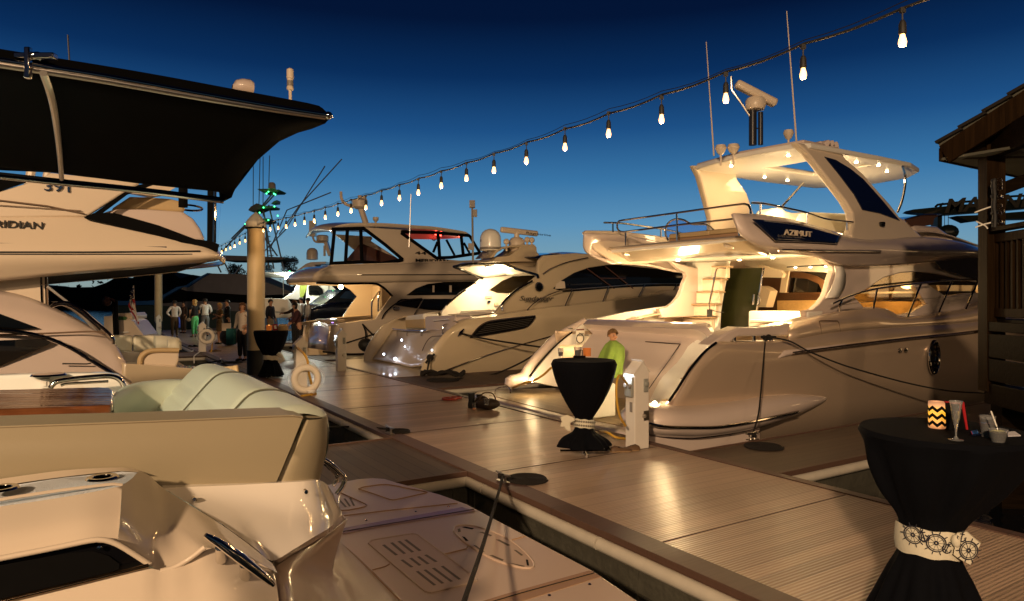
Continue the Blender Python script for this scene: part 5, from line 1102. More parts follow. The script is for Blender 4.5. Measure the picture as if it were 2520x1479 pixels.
for uu, vv in ((10.0, -.6), (12.8, -.6), (10.0, -4.2), (12.8, -4.2)): m = MB(); m.tube([W(uu, vv, 2.7), W(uu, vv+.2, 4.25)], .05, 8); m.build('hardtop_post', GELC, L4)
ha = W(11.2, 2.0, 4.28); m = MB(); m.tube([ha, onU('P', 690, 290, 11.2), onU('P', 715, 262, 11.2)], .035, 8); m.build('mast_arm', GELC, L4)
m = MB(); m.tube([W(11.2, 1.4, 4.28), onU('P', 604, 226, 11.2)], .04, 8); m.build('lamp_stalk', GELC, L4)
m = MB(); m.tube([W(11.2, -4.6, 4.3), onU('P', 172, 165, 11.2)], .012, 6); m.build('antenna_stalk', ALU, L4)
p = onU('P', 607, 214, 11.2); m = MB(); rows_ = []
for t_, rx, rz in ((-.28, .05, .03), (-.22, .12, .09), (-.1, .15, .115), (.05, .155, .12), (.12, .13, .10), (.14, .02, .02)):
    rows_.append([p + Nv*(t_*.75) + Dv*(rx*math.cos(a)) + Zv*(rz*math.sin(a) - (.12-rz)*.4) for a in [2*math.pi*k/16 for k in range(16)]])
m.grid(rows_, closed=True); m.build('searchlight', GELP, L4)
m = MB(); b = onU('P', 715, 262, 11.2); t = onU('P', 714, 222, 11.2); m.tube([b, t], .025, 8); m.lathe([(.045, 0), (.06, .03), (.05, .06), (.05, .18), (.06, .19), (.055, .33), (.03, .35)], t, 12); m.build('anchor_light', GELC, L4)
m = MB(); m.lathe([(.052, .06), (.052, .15)], t, 12); m.build('lamp_band', MT['grey_base'], L4)
TU(L4, 'whip_antenna', ALU, 'P', [[(172, 165), (167, 86)]], 11.2, .012)
# cabin wall, door posts, quarter
S4('cabin_wall', GELC, 'B', [(-400, 280), (0, 278), (295, 262), (302, 480), (0, 380), (-400, 330)], 9.7, .1)
S4('door_frame', GELC, 'B', [(312, 262), (330, 262), (336, 480), (318, 475)], 9.75, .08); S4('door_frame', MT['seam_bronze'], 'B', [(340, 262), (352, 262), (358, 485), (345, 480)], 9.75, .08)
Q0 = tU('B', [(-500, 330), (0, 368), (150, 398), (300, 450), (500, 540), (700, 650), (830, 740), (900, 850), (960, 940), (1040, 1040)], [9.7, 9.7, 9.7, 9.65, 9.6, 9.55, 9.45, 9.4, 9.35, 9.3])
Q1 = tU('B', [(-500, 560), (0, 600), (300, 640), (600, 700), (800, 800), (870, 900), (1000, 1060)], [9.4, 9.4, 9.38, 9.36, 9.34, 9.3, 9.28])
Q2 = tU('B', [(-500, 1100), (0, 1100), (300, 1100), (700, 1100), (1060, 1150)], 9.2)
m = MB(); m.loft([Q0, Q1, Q2], 44, nv=16); m.build('quarter_side', GELP, L4, solid=.03, ang=60)
QW = 9.22
S4('cabin_window', DGL, 'B', [(-300, 430), (0, 532), (278, 634), (276, 640), (0, 655), (-300, 655)], 9.3, .04)
S4('hull_window', DGL, 'B', [(-300, 735), (0, 728), (403, 712), (402, 724), (350, 762), (0, 918), (-300, 990)], 9.2, .05)
TU(L4, 'quarter_groove', MT['seam_bronze'], 'B', [[(-200, 690), (300, 678), (700, 662), (780, 680)]], 9.24, .01, 12)
for q, r in (([(-200, 640), (0, 655), (150, 668), (330, 705), (520, 785), (700, 895), (830, 975), (955, 1060)], .022), ([(375, 482), (395, 465), (430, 452), (500, 452), (600, 505), (700, 590), (790, 665), (832, 715), (838, 755)], .02), ([(385, 478), (450, 462), (520, 480), (620, 545), (740, 650)], .014)):
    TU(L4, 'grab_rail', CHR, 'B', [q], 9.1 if q[0][0] < 0 else 9.35, r, 36, 8)
for q in ([(350, 328), (570, 498)], [(600, 540), (712, 658)]): TU(L4, 'door_strut', ALU, 'B', [q], 9.5, .018)
TU(L4, 'boat_hook', RUB, 'B', [[(460, 900), (640, 902), (705, 890)]], 9.15, .008)
# cockpit: inner coaming and cushioned bench
S4('inner_coaming', GELC, 'B', [(370, 440), (420, 455), (520, 500), (700, 640), (838, 745), (838, 700), (760, 620), (620, 500), (480, 440)], 10.4, .1)
S4('bench_back', SEAT, 'B', [(600, 690), (978, 691), (978, 815), (600, 830)], 10.6, .15, .03)
S4('bench_back', SEAT, 'B', [(984, 691), (1200, 693), (1240, 700), (1240, 800), (984, 815)], 10.6, .15, .03)
m = MB(); m.loft([tU('B', [(1150, 693), (1240, 698), (1300, 712), (1320, 740)], [10.5, 10.2, 9.8, 9.6]), tU('B', [(1150, 810), (1240, 800), (1300, 800), (1322, 800)], [10.5, 10.2, 9.8, 9.6])], 12); m.loft([tU('B', [(1240, 720), (1262, 725), (1300, 720), (1320, 740)], 9.55), tU('B', [(1240, 800), (1262, 800), (1300, 802), (1322, 802)], 9.5)], 10); m.build('corner_cushion', SEAT, L4, solid=.06)
S4('bench_base', GELW, 'B', [(820, 815), (1030, 815), (1035, 905), (980, 905), (830, 870)], 10.3, .1)
S4('bench_end', GELC, 'B', [(1030, 905), (1035, 870), (1060, 835), (1100, 815), (1180, 806), (1322, 804), (1318, 880), (1300, 925), (1060, 912)], 9.45, .3, .02)
m = MB(); m.tube(tU('B', [(1032, 900), (1035, 862), (1062, 826), (1105, 806), (1180, 800), (1320, 802)], 9.43), .03, 8, n=20); m.build('bench_piping', SEATT, L4)
# hull side aft part and boarding platform
GL = tU('B', [(900, 905), (1000, 908), (1200, 925), (1450, 943), (1560, 960)], 9.25)
m = MB(); m.loft([GL, tU('B', [(900, 1200), (1000, 1200), (1200, 1200), (1450, 1200), (1560, 1200)], 9.3)], 20); m.loft([GL, [p + Dv*.35 for p in GL]], 20); m.build('aft_topside', HULL2, L4, solid=.03)
hpanel('swim_platform', GELP, L4, [W(9.5, 1.2, 0), W(9.5, 2.6, 0), W(10, 2.9, 0), W(12.9, 2.9, 0), W(13.3, 2.6, 0), W(13.3, 1.2, 0)], z=.1, thick=.2, bevel=.03)
m = MB(); m.loft([[W(9.3, 1.2, .9), W(9.4, -8, 1.5), W(UC4, -13, 2)], [W(9.4, 1.3, -.7), W(9.5, -8, -.7), W(UC4, -11, -.7)]], 20); mm = m.mirror(UC4); m.join(mm); m.loft([[W(9.3, 1.2, .9), W(13.5, 1.2, .9)], [W(9.4, 1.3, -.7), W(13.4, 1.3, -.7)]], 8); m.build('hull', GELC, L4)
m = MB(); m.ball(W(10.2, 1.9, .14), .12, 12, (1.6, 1, .4)); m.build('deck_hatch', CHR, L4)
lamp('POINT', 'left_boat_courtesy_lamp', W(10.6, .1, 1.25), 5, (1, .95, .7), .08)

# ================================================================== NEAR CRUISER (under the photographer's nose)
UC5 = 4.1
F5 = thing('near_cruiser', W(UC5, -3, WZ), 'nearest cruiser, cut by the frame, with cream seats, varnished table and black awning', 'motor boat')
def S5(nm, mt, c, pts, u, d=.05, b=0): return SU(F5, nm, mt, c, pts, u, d, b)
# awning
AW = mat('awning_canvas', (.0012, .0012, .0014), .95, spec=.05, noise=.3, nscale=20, bump=.1, bscale=400)
edge = [(2436, 548, 2.97), (2400, 588, 3.02), (2300, 628, 3.15), (2200, 656, 3.27), (2060, 722, 3.52), (1900, 862, 4.0), (1800, 962, 4.42), (1740, 1072, 4.85), (1705, 1140, 5.1), (1655, 1163, 5.2)]
rows = []
zce = onU('A', 1030, 1034, 5.1).z; ce = [onU('A', x, y, 5.1) for x, y in [(1705, 1140), (1622, 1098), (1380, 1072), (1030, 1034), (470, 960), (0, 935), (-400, 905)]]
for x, y, u in edge[:8]:
    p = onU('A', x, y, u); uu, vv, z = UV(p); zz_ = z
    f = (u-2.97)/2.23; zf = 2.62 + .04*math.sin(f*3.14)
    far_f = f
    g_ = f**1.5; rows.append([p, W(u, vv-.5, z*(1-g_*.9)+zce*g_*.9+.01), W(u, vv-1.5, (z+.06)*(1-g_)+zce*g_), W(u, vv-3.4, (z+.12)*(1-g_)+ce[-1].z*g_)])
R_ = [crom(r, 24) for r in rows]
m = MB(); m.grid(R_); m.loft([rows[-1], ce], 24, nv=6); m.slab([onU('A', 1740, 1072, 4.85), onU('A', 1705, 1140, 5.1), onU('A', 1655, 1165, 5.2), onU('A', 1625, 1140, 5.2), onU('A', 1622, 1098, 5.1)], Zv*.01)
hem = tU('A', [(2432, 545), (2410, 515), (2340, 470), (1700, 348), (1000, 220), (0, 58), (-500, -25)], 2.99)
nr = tU('A', [(2436, 550), (2400, 545), (2100, 500), (1500, 398), (700, 255), (0, 148), (-500, 70)], 2.97)
m.loft([hem, nr], 30); tops = [p + Dv*2.2 + Zv*-.02 for p in hem]; m.loft([hem, [p + Dv*1.1 + Zv*.08 for p in hem], tops], 24, nv=7)
m.build('awning_cloth', AW, F5, solid=.012, ang=60)
def T5(nm, mt, c, segs, u, r, n=0, sg=10):
    for s in segs: m = MB(); m.tube(tU(c, s, u), r, sg, n=n if len(s) > 2 else 0); o = m.build(nm, mt, F5)
    return o
T5('awning_rail', CHR, 'A', [[(-300, 88), (0, 132), (700, 238), (1500, 383), (2100, 487), (2400, 532), (2440, 538)]], 2.955, .011, 30)
T5('awning_rail', ALU, 'A', [[(-300, 118), (0, 160), (700, 268), (1500, 408), (2100, 505), (2400, 548)]], 2.96, .013, 30)
m = MB(); m.ball(onU('A', 2425, 538, 2.955), .018, 10); m.build('rail_end_cap', CHR, F5)
T5('far_awning_rail', CHR, 'A', [[(-400, 950), (0, 990), (460, 1040), (1000, 1092), (1650, 1172)]], 5.2, .016, 20)
T5('far_awning_batten', BLK, 'A', [[(-400, 935), (0, 972), (460, 1022), (1000, 1078), (1640, 1155)]], 5.21, .014, 20)
m = MB(); m.tube([onU('A', 320, 225, 2.94), onU('A', 348, 300, 2.98), onU('A', 385, 430, 3.22), onU('A', 412, 580, 3.55), onU('A', 437, 790, 4.2), onU('A', 455, 1005, 4.95)], .013, 8, n=20); m.build('awning_bow', ALU, F5)
m = MB(); a = onU('A', 208, 150, 2.93); m.box(a, (.02, .02, .11)); m.box(onU('A', 265, 100, 2.93), (.14, .03, .02)); m.tube([onU('A', 230, 99, 2.93), onU('A', 280, 95, 2.93), onU('A', 315, 115, 2.93)], .015); m.build('awning_bracket', CHR, F5, bevel=.004)
# topsides
m = MB()
top_ = tU('C', [(-700, 870), (-200, 770), (0, 738), (300, 695), (600, 645), (830, 598)], [2.38]*5 + [2.40])
bot_ = tU('C', [(-700, 1230), (-200, 1130), (0, 1095), (300, 1035), (600, 978), (800, 1000)], 2.22)
mid_ = [(a+b)/2 - Dv*.03 for a, b in zip(top_, bot_)]
m.loft([top_, mid_, bot_], 26, nv=10)
tc_ = tU('C', [(830, 598), (900, 545), (955, 497), (1020, 530), (1110, 610), (1300, 730), (1500, 855), (1700, 1000), (1860, 1130)], [2.40, 2.5, 2.62, 2.66, 2.70, 2.58, 2.48, 2.40, 2.34])
bc_ = tU('C', [(800, 1000), (900, 1065), (1000, 1125), (1090, 1176), (1190, 1150), (1300, 1085), (1400, 1012), (1620, 1090), (1870, 1180)], [2.22, 2.22, 2.22, 2.22, 2.22, 2.23, 2.25, 2.25, 2.28])
md_ = [(a+b)/2 - Dv*.05 for a, b in zip(tc_, bc_)]
m.loft([tc_, md_, bc_], 34, nv=14)
lw0 = tU('C', [(-700, 1560), (-200, 1440), (0, 1392), (500, 1272), (1012, 1152), (1090, 1178), (1190, 1150), (1300, 1087), (1400, 1014), (1620, 1092), (1870, 1182)], [2.2]*4 + [2.2, 2.2, 2.2, 2.22, 2.24, 2.24, 2.27])
lw1 = tU('C', [(-700, 2000), (-200, 1900), (0, 1850), (500, 1700), (1000, 1550), (1300, 1480), (1600, 1440), (1900, 1400)], [2.12]*7 + [2.2])
lw2 = tU('C', [(-700, 3400), (0, 3300), (500, 3200), (1000, 3000), (1500, 2700), (1925, 2500)], [2.2]*6)
m.loft([lw0, lw1, lw2], 44, nv=18)
m.loft([[lw0[-1], lw1[-1], lw2[-1]], [lw0[-1] + Dv*.5 + Nv*.1, lw1[-1] + Dv*.5 + Nv*.1, lw2[-1] + Dv*.5]], 8)
HN = mat('gelcoat_near', (.62, .53, .43), .32, coat=1, noise=.03, nscale=1.2, bump=.015, bscale=1.2)
m.build('topsides', HN, F5, ang=70)
T5('moulding_crease', HN, 'C', [[(1092, 1180), (1190, 1152), (1300, 1088), (1395, 1016)]], 2.205, .008, 14)
S5('hull_window', BLKG, 'C', [(-500, 1195), (0, 1098), (300, 1040), (480, 1003), (640, 972), (720, 975), (800, 1005), (900, 1065), (1018, 1140), (1010, 1152), (500, 1272), (0, 1392), (-500, 1512)], 2.235, .02)
S5('window_pane', BLK, 'C', [(-500, 1240), (0, 1140), (480, 1055), (640, 1045), (740, 1075), (815, 1130), (810, 1165), (760, 1185), (0, 1370), (-500, 1490)], 2.228, .004)
T5('window_frame_strip', GOLDM, 'C', [[(-500, 1502), (0, 1386), (500, 1266), (1012, 1140)]], 2.19, .006)
T5('window_frame_strip', HN, 'C', [[(-500, 1190), (0, 1092), (300, 1034), (480, 997), (640, 966), (720, 968), (805, 998), (905, 1058), (1022, 1134)]], 2.21, .008, 30)
m = MB(); m.lathe([(.007, 0), (.007, .004), (.001, .006)], onU('C', 678, 1018, 2.22), 10, axis=-Dv); m.build('screw', CHR, F5)
# side deck with non-skid and drink holders
sdk = tU('C', [(-600, 730), (0, 607), (400, 545), (830, 500), (950, 508), (900, 552), (828, 592), (400, 660), (0, 732), (-600, 850)], [2.70, 2.68, 2.66, 2.64, 2.62, 2.5, 2.42, 2.40, 2.40, 2.40])
m = MB(); m.slab(sdk, Zv*-.015); m.build('side_deck', NONSK, F5, smooth=False)
m = MB(); m.loft([tU('C', [(-600, 640), (0, 550), (450, 490), (800, 472), (900, 478), (960, 497)], 2.75), tU('C', [(-600, 720), (0, 600), (400, 540), (800, 498), (900, 500), (958, 506)], 2.70)], 20, nv=5); m.tube(tU('C', [(-600, 800), (0, 692), (400, 630), (780, 585), (835, 592)], 2.42), .005, 6, n=20); m.build('deck_moulding', HN, F5)
for x, y in ((697, 546), (5, 620)):
    p = onU('C', x, y, 2.56); m = MB(); m.lathe([(.0, .001), (.028, .001), (.03, .006), (.043, .007), (.048, .001)], p, 24); c_ = m.build('cup_holder', CHR, F5); m = MB(); m.lathe([(.0, .004), (.027, .004)], p, 20); m.build('cup_well', BLKG, c_)
# seat cushions, near side
SN_ = mat('beige_seat_vinyl', (.30, .255, .17), .42, noise=.05, nscale=2, bump=.06, bscale=220)
c0 = tU('C', [(-600, 148), (0, 118), (775, 98), (1500, 74), (1900, 62), (2000, 70), (2050, 98)], 2.95)
c1 = tU('C', [(-600, 215), (0, 190), (1050, 152), (1600, 130), (1900, 117), (2020, 117), (2066, 127)], 2.79)
c2 = tU('C', [(-600, 420), (0, 370), (600, 350), (1100, 350), (1500, 340), (1800, 335), (1985, 330)], 2.755)
c3 = tU('C', [(-600, 680), (0, 570), (450, 510), (1100, 606), (1500, 592), (1800, 574), (1885, 568)], 2.76)
m = MB(); m.loft([[p + Dv*.04 - Zv*.3 for p in c0], [p + Dv*.0 + Zv*-.02 for p in c0], c0, c1], 30, nv=13); m.loft([c1, c2], 30, nv=3); m.loft([c2, c3], 30, nv=3); sd_c = m.build('side_backrest', SN_, F5, ang=50)
m = MB(); m.tube([p - Dv*.001 - Zv*.006 for p in c1], .0022, 6, n=60); m.build('stitched_seam', mat('seam_thread', (.16, .12, .07), .7), sd_c)
w0 = [onU('C', 2090, 148, 2.80), onU('C', 2040, 260, 2.78), onU('C', 1965, 400, 2.78), onU('C', 1900, 568, 2.78)]
w1 = [onU('C', 2232, 122, 2.88), onU('C', 2232, 300, 2.86), onU('C', 2210, 430, 2.86), onU('C', 2180, 552, 2.86)]
m = MB(); m.loft([[(a*.94+b*.06)+Dv*.05 for a, b in zip(w0, w1)], w0, [(a+b)/2-Dv*.03 for a, b in zip(w0, w1)], w1, [p + Dv*.3 + Nv*.02 for p in w1]], 14, nv=16); m.loft([[w0[0]+Dv*.05, (w0[0]+w1[0])/2, w1[0]], [onU('C', 2060, 80, 3.0), onU('C', 2120, 60, 3.05), onU('C', 2200, 70, 3.05)]], 8, nv=4); m.build('corner_backrest', SN_, F5, ang=50)
# aft bench back
SG = mat('green_lit_vinyl', (.50, .56, .47), .42, noise=.04, nscale=3, bump=.12, bscale=140)  # greenish cockpit light on the cushions put into the vinyl colour
prof = [(.29, .86), (.43, 1.05), (.57, 1.22), (.67, 1.33), (.73, 1.36), (.82, 1.355), (.89, 1.315), (.895, 1.2), (.84, 1.06)]
for k, (ua_, ub_) in enumerate(((2.86, 3.50), (3.52, 4.49), (4.51, 5.42))):
    m = MB(); rows = []
    for i in range(25):
        f = i/24; u = ua_ + (ub_-ua_)*f; e = min(f, 1-f)*(ub_-ua_); sh = .05*max(0, 1-e/.06)**1.5; row = []
        for v, z in [(q.x, q.y) for q in crom([V3((a, b, 0)) for a, b in prof], 60)]:
            crn = 0
            dd = (.016*(math.exp(-((z-1.16)/.010)**2) + math.exp(-((z-1.235)/.010)**2))*min(1, e*14) if (k and v < .72) else 0)
            row.append(W(u, v*(1) - crn + (.65-v)*sh*1.2 + dd, z - sh*.6 - (.02*(f) if k == 2 else 0)))
        rows.append(row)
    m.grid(rows); ab_ = m.build('aft_backrest', SG, F5, ang=80)
    if k: m = MB(); m.tube([W(ua_-.01, q.x+.006, q.y-.004) for q in crom([V3((a, b, 0)) for a, b in prof], 40)], .0055, 6); m.build('seam_piping', mat('seam_shadow', (.10, .10, .07), .7) if k == 1 else MT['seam_shadow'], ab_)
m = MB(); m.boxuv(2.95, 5.5, .1, .5, .75, .88); m.build('aft_seat_cushion', SG, F5, bevel=.03)
m = MB(); m.loft([[W(5.36, .97, 1.32), W(5.5, .9, 1.3), W(5.56, .75, 1.28)], [W(5.36, 1.0, 1.05), W(5.5, .95, 1.05), W(5.58, .75, 1.05)]], 8, nv=5); m.build('backrest_end', SEATT, F5, solid=.02)
# far side seat, curving forward
ft = tU('B', [(1480, 1020), (1300, 1016), (1200, 1020), (1050, 1036), (950, 1062), (870, 1105), (836, 1140)], [5.5, 5.5, 5.48, 5.4, 5.25, 5.0, 4.8])
fi = [p - Zv*.02 - Dv*.10 for p in ft]; fb = [W(UV(p)[0]-.22, UV(p)[1], .78) for p in ft]; fo = [p + Dv*.10 - Zv*.03 for p in ft]
m = MB(); m.loft([[p - Zv*.4 for p in fo], fo, ft, fi, fb], 24, nv=17); m.build('far_backrest', SG, F5, ang=60)
m = MB(); m.slab([W(2.9, -3, .80), W(5.4, -3, .80), W(5.4, .5, .80), W(2.9, .5, .80)], -Zv*.1); m.build('seat_base', SG, F5)
# varnished table
tt = [onZ('B', x, y, 1.25) for x, y in [(-500, 1108), (0, 1092), (740, 1073), (820, 1078), (838, 1096), (838, 1190), (820, 1205), (700, 1212), (0, 1236), (-500, 1262)]]
m = MB(); m.slab(tt, Zv*-.045); tb_ = m.build('cockpit_table', MAHOG, F5, bevel=.012, smooth=False)
# far coaming, console, rail
S5('far_coaming', GELW, 'B', [(-500, 1000), (0, 985), (240, 975), (780, 968), (880, 985), (960, 1060), (1100, 1200), (-500, 1200)], 5.85, .12, .02)
p = onU('B', 358, 976, 5.8); m = MB(); m.lathe([(.001, .002), (.1, .002), (.11, -.01)], p, 20); m.build('cup_holder', CHR, F5)
S5('switch_plate', PLAST, 'B', [(296, 1012), (366, 1008), (368, 1080), (300, 1084)], 5.82, .02, .004); S5('switch_rocker', GELW, 'B', [(315, 1035), (340, 1034), (341, 1065), (316, 1067)], 5.81, .01)
T5('console_rail', CHR, 'B', [[(372, 1080), (392, 1052), (430, 1030), (560, 1010), (780, 992), (850, 1000), (895, 1030), (915, 1068)]], 5.6, .018, 30)
T5('console_rail_inner', CHR, 'B', [[(450, 1062), (480, 1050), (640, 1040), (800, 1030)]], 5.7, .01, 12)
m = MB(); m.loft([[W(6.1, 1.0, .95), W(6.1, -4, 1.25), W(5.6, -9, 1.5)], [W(6.0, 1.1, -.7), W(6.0, -4, -.7), W(5.2, -8, -.7)]], 14); m.loft([[W(6.1, 1.0, .95), W(6.1, -4, 1.25)], [W(5.6, 1.0, 1.0), W(5.6, -4, 1.28)]], 6); m.build('far_topsides', HN, F5)
# stern quarter moulding below the seat
W0 = tU('C', [(1112, 612), (1300, 604), (1600, 592), (1900, 576), (2080, 566), (2170, 558), (2230, 590), (2270, 650)], [2.72, 2.72, 2.73, 2.75, 2.77, 2.82, 2.95, 3.1])
W1 = tU('C', [(1300, 725), (1500, 740), (1700, 760), (1900, 780), (2080, 780), (2200, 775), (2290, 770), (2325, 765)], [2.6, 2.62, 2.64, 2.66, 2.69, 2.74, 2.86, 3.0])
W2 = tU('C', [(1520, 862), (1620, 935), (1740, 1022), (1850, 1108), (2000, 1030), (2130, 950), (2250, 878), (2335, 795)], [2.5, 2.46, 2.42, 2.40, 2.47, 2.55, 2.7, 2.95])
W3 = tU('C', [(1525, 868), (1625, 942), (1745, 1030), (1862, 1135), (2010, 1052), (2140, 972), (2262, 895), (2340, 815)], [2.52, 2.49, 2.46, 2.5, 2.6, 2.72, 2.9, 3.1])
HNW = mat('gelcoat_quarter_lit', (.88, .82, .74), .16, coat=.7, noise=.02, nscale=1.2)  # lighter than the near gelcoat: floodlight on the quarter put into its colour
m = MB(); m.loft([W0, W1, W2], 36, nv=16); m.loft([W2, W3, [p + Dv*.5 for p in W3]], 36, nv=6); m.loft([[p for p in W0], [p + Dv*.4 for p in W0]], 30); m.build('stern_quarter', HNW, F5, ang=50)
for x, y in ((1325, 692), (2087, 638)): p = onU('C', x, y, 2.68 if x > 2000 else 2.615); m = MB(); m.lathe([(.008, -.02), (.008, .003), (.004, .004), (.004, .001)], p, 12, axis=-Dv); m.build('snap_stud', CHR, F5)
m = MB(); m.tube(tU('C', [(2205, 418), (2260, 455), (2330, 520), (2350, 550), (2335, 600), (2295, 655)], 3.6), .014, 10, n=20); m.tube(tU('C', [(2212, 440), (2290, 520), (2300, 560), (2270, 600)], 3.65), .01, 8, n=12); m.build('boarding_rail', CHR, F5)
m = MB(); pts = tU('C', [(1398, 930), (1440, 955), (1500, 990), (1640, 1090), (1780, 1200), (1840, 1250), (1866, 1276)], 2.10); m.tube(pts, [.006, .010, .013, .016, .013, .010, .006], 12, n=0)
for x, y, x2, y2 in ((1500, 1000, 1508, 1095), (1665, 1120, 1672, 1220)): m.tube([onU('C', x, y+10, 2.11), onU('C', x2, y2, 2.2)], [.014, .017], 10)
m.build('mooring_cleat', CHR, F5)
# swim platform
PZ5 = .05
def zD(pts, z=PZ5): return [onZ('D', a, b, z) for a, b in pts]
po = zD([(250, 600), (500, 552), (600, 545), (680, 550), (760, 575), (900, 612), (1050, 655), (1230, 720), (1310, 762), (1700, 970), (2080, 1170), (2420, 1400), (2900, 1720), (3000, 1900)]) + [W(2.6, 1.0, 0), W(5.9, 1.0, 0)]
PLM = mat('platform_gelcoat', (.56, .44, .36), .3, coat=.3, noise=.04, nscale=2, bump=.02, bscale=3)
hpanel('swim_platform', PLM, F5, po, z=PZ5, thick=.2, bevel=.025)
TRM = mat('platform_moulding', (.42, .27, .16), .2, coat=.6); PNL = mat('platform_panel', (.50, .37, .28), .35, coat=.3); SLT = mat('slot_shadow', (.10, .075, .055), .6)
def flat(nm, mt, pts, dz, t=.003, par=F5, b=.001): 
    m = MB(); m.slab(zD(pts, PZ5+dz), Zv*-t); return m.build(nm, mt, par, smooth=False, bevel=b)
flat('platform_trough', TRM, [(300, 910), (420, 880), (700, 830), (1210, 742), (1290, 762), (700, 860), (360, 915)], .003)
flat('platform_trough', TRM, [(300, 930), (380, 900), (1290, 752), (1300, 768), (620, 880), (390, 925), (350, 945)], .006, .003)
m = MB(); m.tube(zD([(362, 914), (800, 840), (1290, 756)], PZ5+.008), .003, 5); m.build('hinge_line', RUB, F5)
flat('platform_trough', TRM, [(1290, 1400), (1500, 1335), (2080, 1172), (2160, 1215), (1560, 1400)], .003); m = MB(); m.tube(zD([(1300, 1420), (1600, 1330), (2110, 1190)], PZ5+.006), .003, 5); m.build('hinge_line', RUB, F5)
def loopline(nm, mt, pts, r=.004, n=60, dz=.003): m = MB(); q = zD(pts+[pts[0]], PZ5+dz); m.tube(q, r, 5, n=n); return m.build(nm, mt, F5)
gr = [(572, 988), (600, 968), (860, 926), (900, 928), (940, 955), (1300, 1222), (1312, 1240), (1290, 1252), (1010, 1322), (975, 1322), (940, 1300)]
flat('grille_panel', PNL, gr, .004, .004, b=.002); loopline('grille_rim', PLM, gr, .006)
for a, b in (((675, 1000), (765, 1070)), ((730, 985), (820, 1060)), ((780, 975), (875, 1050)), ((825, 965), (925, 1040)), ((800, 1102), (870, 1152)), ((860, 1090), (925, 1140)), ((912, 1080), (980, 1130)), ((962, 1068), (1035, 1115)), ((905, 1180), (1025, 1275)), ((957, 1170), (1080, 1262)), ((1015, 1158), (1140, 1250)), ((1075, 1145), (1195, 1235))):
    x0, y0 = a; x1, y1 = b; flat('drain_slot', SLT, [(x0-9, y0), (x0+9, y0-4), (x1+9, y1-4), (x1-9, y1)], .0052, .002)
ov = [(1152, 905), (1160, 880), (1200, 866), (1290, 872), (1420, 912), (1540, 970), (1640, 1050), (1695, 1115), (1700, 1145), (1680, 1158), (1600, 1152), (1450, 1108), (1320, 1040), (1220, 975)]
ovs = [onZ('D', a, b, 0) for a, b in ov]; flat('oval_hatch', PNL, ov, .004, .004, b=.002); loopline('oval_rim', PLM, ov, .007, 70)
for q in ([(1180, 890), (1198, 886), (1202, 908), (1184, 912)], [(1210, 940), (1230, 945), (1255, 970), (1235, 972)], [(1285, 998), (1310, 1005), (1365, 1045), (1345, 1046)], [(1395, 1070), (1420, 1068), (1495, 1100), (1485, 1108)], [(1535, 1122), (1560, 1125), (1640, 1142), (1630, 1150)], [(1645, 1098), (1660, 1100), (1668, 1140), (1652, 1138)], [(1562, 1032), (1580, 1034), (1628, 1068), (1612, 1072)], [(1440, 962), (1465, 962), (1540, 1000), (1522, 1005)], [(1330, 912), (1350, 910), (1415, 932), (1405, 940)], [(1210, 878), (1230, 874), (1292, 886), (1280, 893)]):
    flat('oval_slot', SLT if q[0][0] not in (1645, 1210) else BLK, q, .0052, .002)
loopline('small_hatch_rim', TRM, [(505, 618), (540, 605), (690, 588), (860, 618), (972, 640), (930, 652), (750, 692), (720, 690), (620, 655)], .005)
loopline('side_grille_rim', TRM, [(375, 640), (560, 725), (545, 740), (380, 762)], .005, 24)
for k in range(3): flat('drain_slot', SLT, [(365+38*k, 690-6*k), (378+38*k, 688-6*k), (425+28*k, 738-4*k), (412+28*k, 740-4*k)], .003, .002)
for s in ([(1090, 1062), (1240, 1025), (1250, 1010)], [(600, 1170), (690, 1145), (715, 1130)], [(320, 1225), (480, 1190), (495, 1180)], [(1550, 965), (1640, 940)], [(400, 800), (700, 765), (1180, 715)]): m = MB(); m.tube(zD(s, PZ5+.003), .004, 5); m.build('mould_line', TRM, F5)
for x, y in ((1118, 738), (895, 773), (558, 832), (2080, 1268), (1805, 1343)): m = MB(); m.lathe([(.012, 0), (.008, .005), (.001, .006)], onZ('D', x, y, PZ5), 10); m.build('deck_fitting', CHR, F5)
tb0 = [W(5.9, 1.0, .05)] + zD([(150, 800), (280, 930), (430, 1040), (600, 1200), (790, 1390), (1000, 1600)])
tt0 = [W(5.9, .8, 1.0)] + tU('C', [(2335, 800), (2325, 850), (2140, 990), (1870, 1160), (1903, 1400), (1915, 1800)], [3.4, 3.1, 2.9, 2.52, 2.3, 2.25])
m = MB(); m.loft([tt0, [(a*.55+b*.45) - Zv*.06 for a, b in zip(tt0, tb0)], tb0], 30, nv=12, across=False); m.build('transom', PLM, F5, solid=.01)
m = MB(); m.tube([p + Zv*.004 for p in tb0[1:]], .012, 6, n=30); m.build('transom_gasket', TRM, F5)
m = MB(); m.tube([onZ('D', 45, 1092, .09), onZ('D', 210, 1225, .07), onZ('D', 420, 1400, .07)], .006, 6); m.build('door_gasket', GELW, F5)
m = MB(); m.tube([onZ('D', -10, 1268, .1), onZ('D', 40, 1312, .1)], .008, 6); m.build('latch', CHR, F5)
lamp('AREA', 'cockpit_downlight', W(4.4, -1.6, 2.5), 16, (.82, 1, .80), size=.35, aim=W(4.2, .3, 1.0))
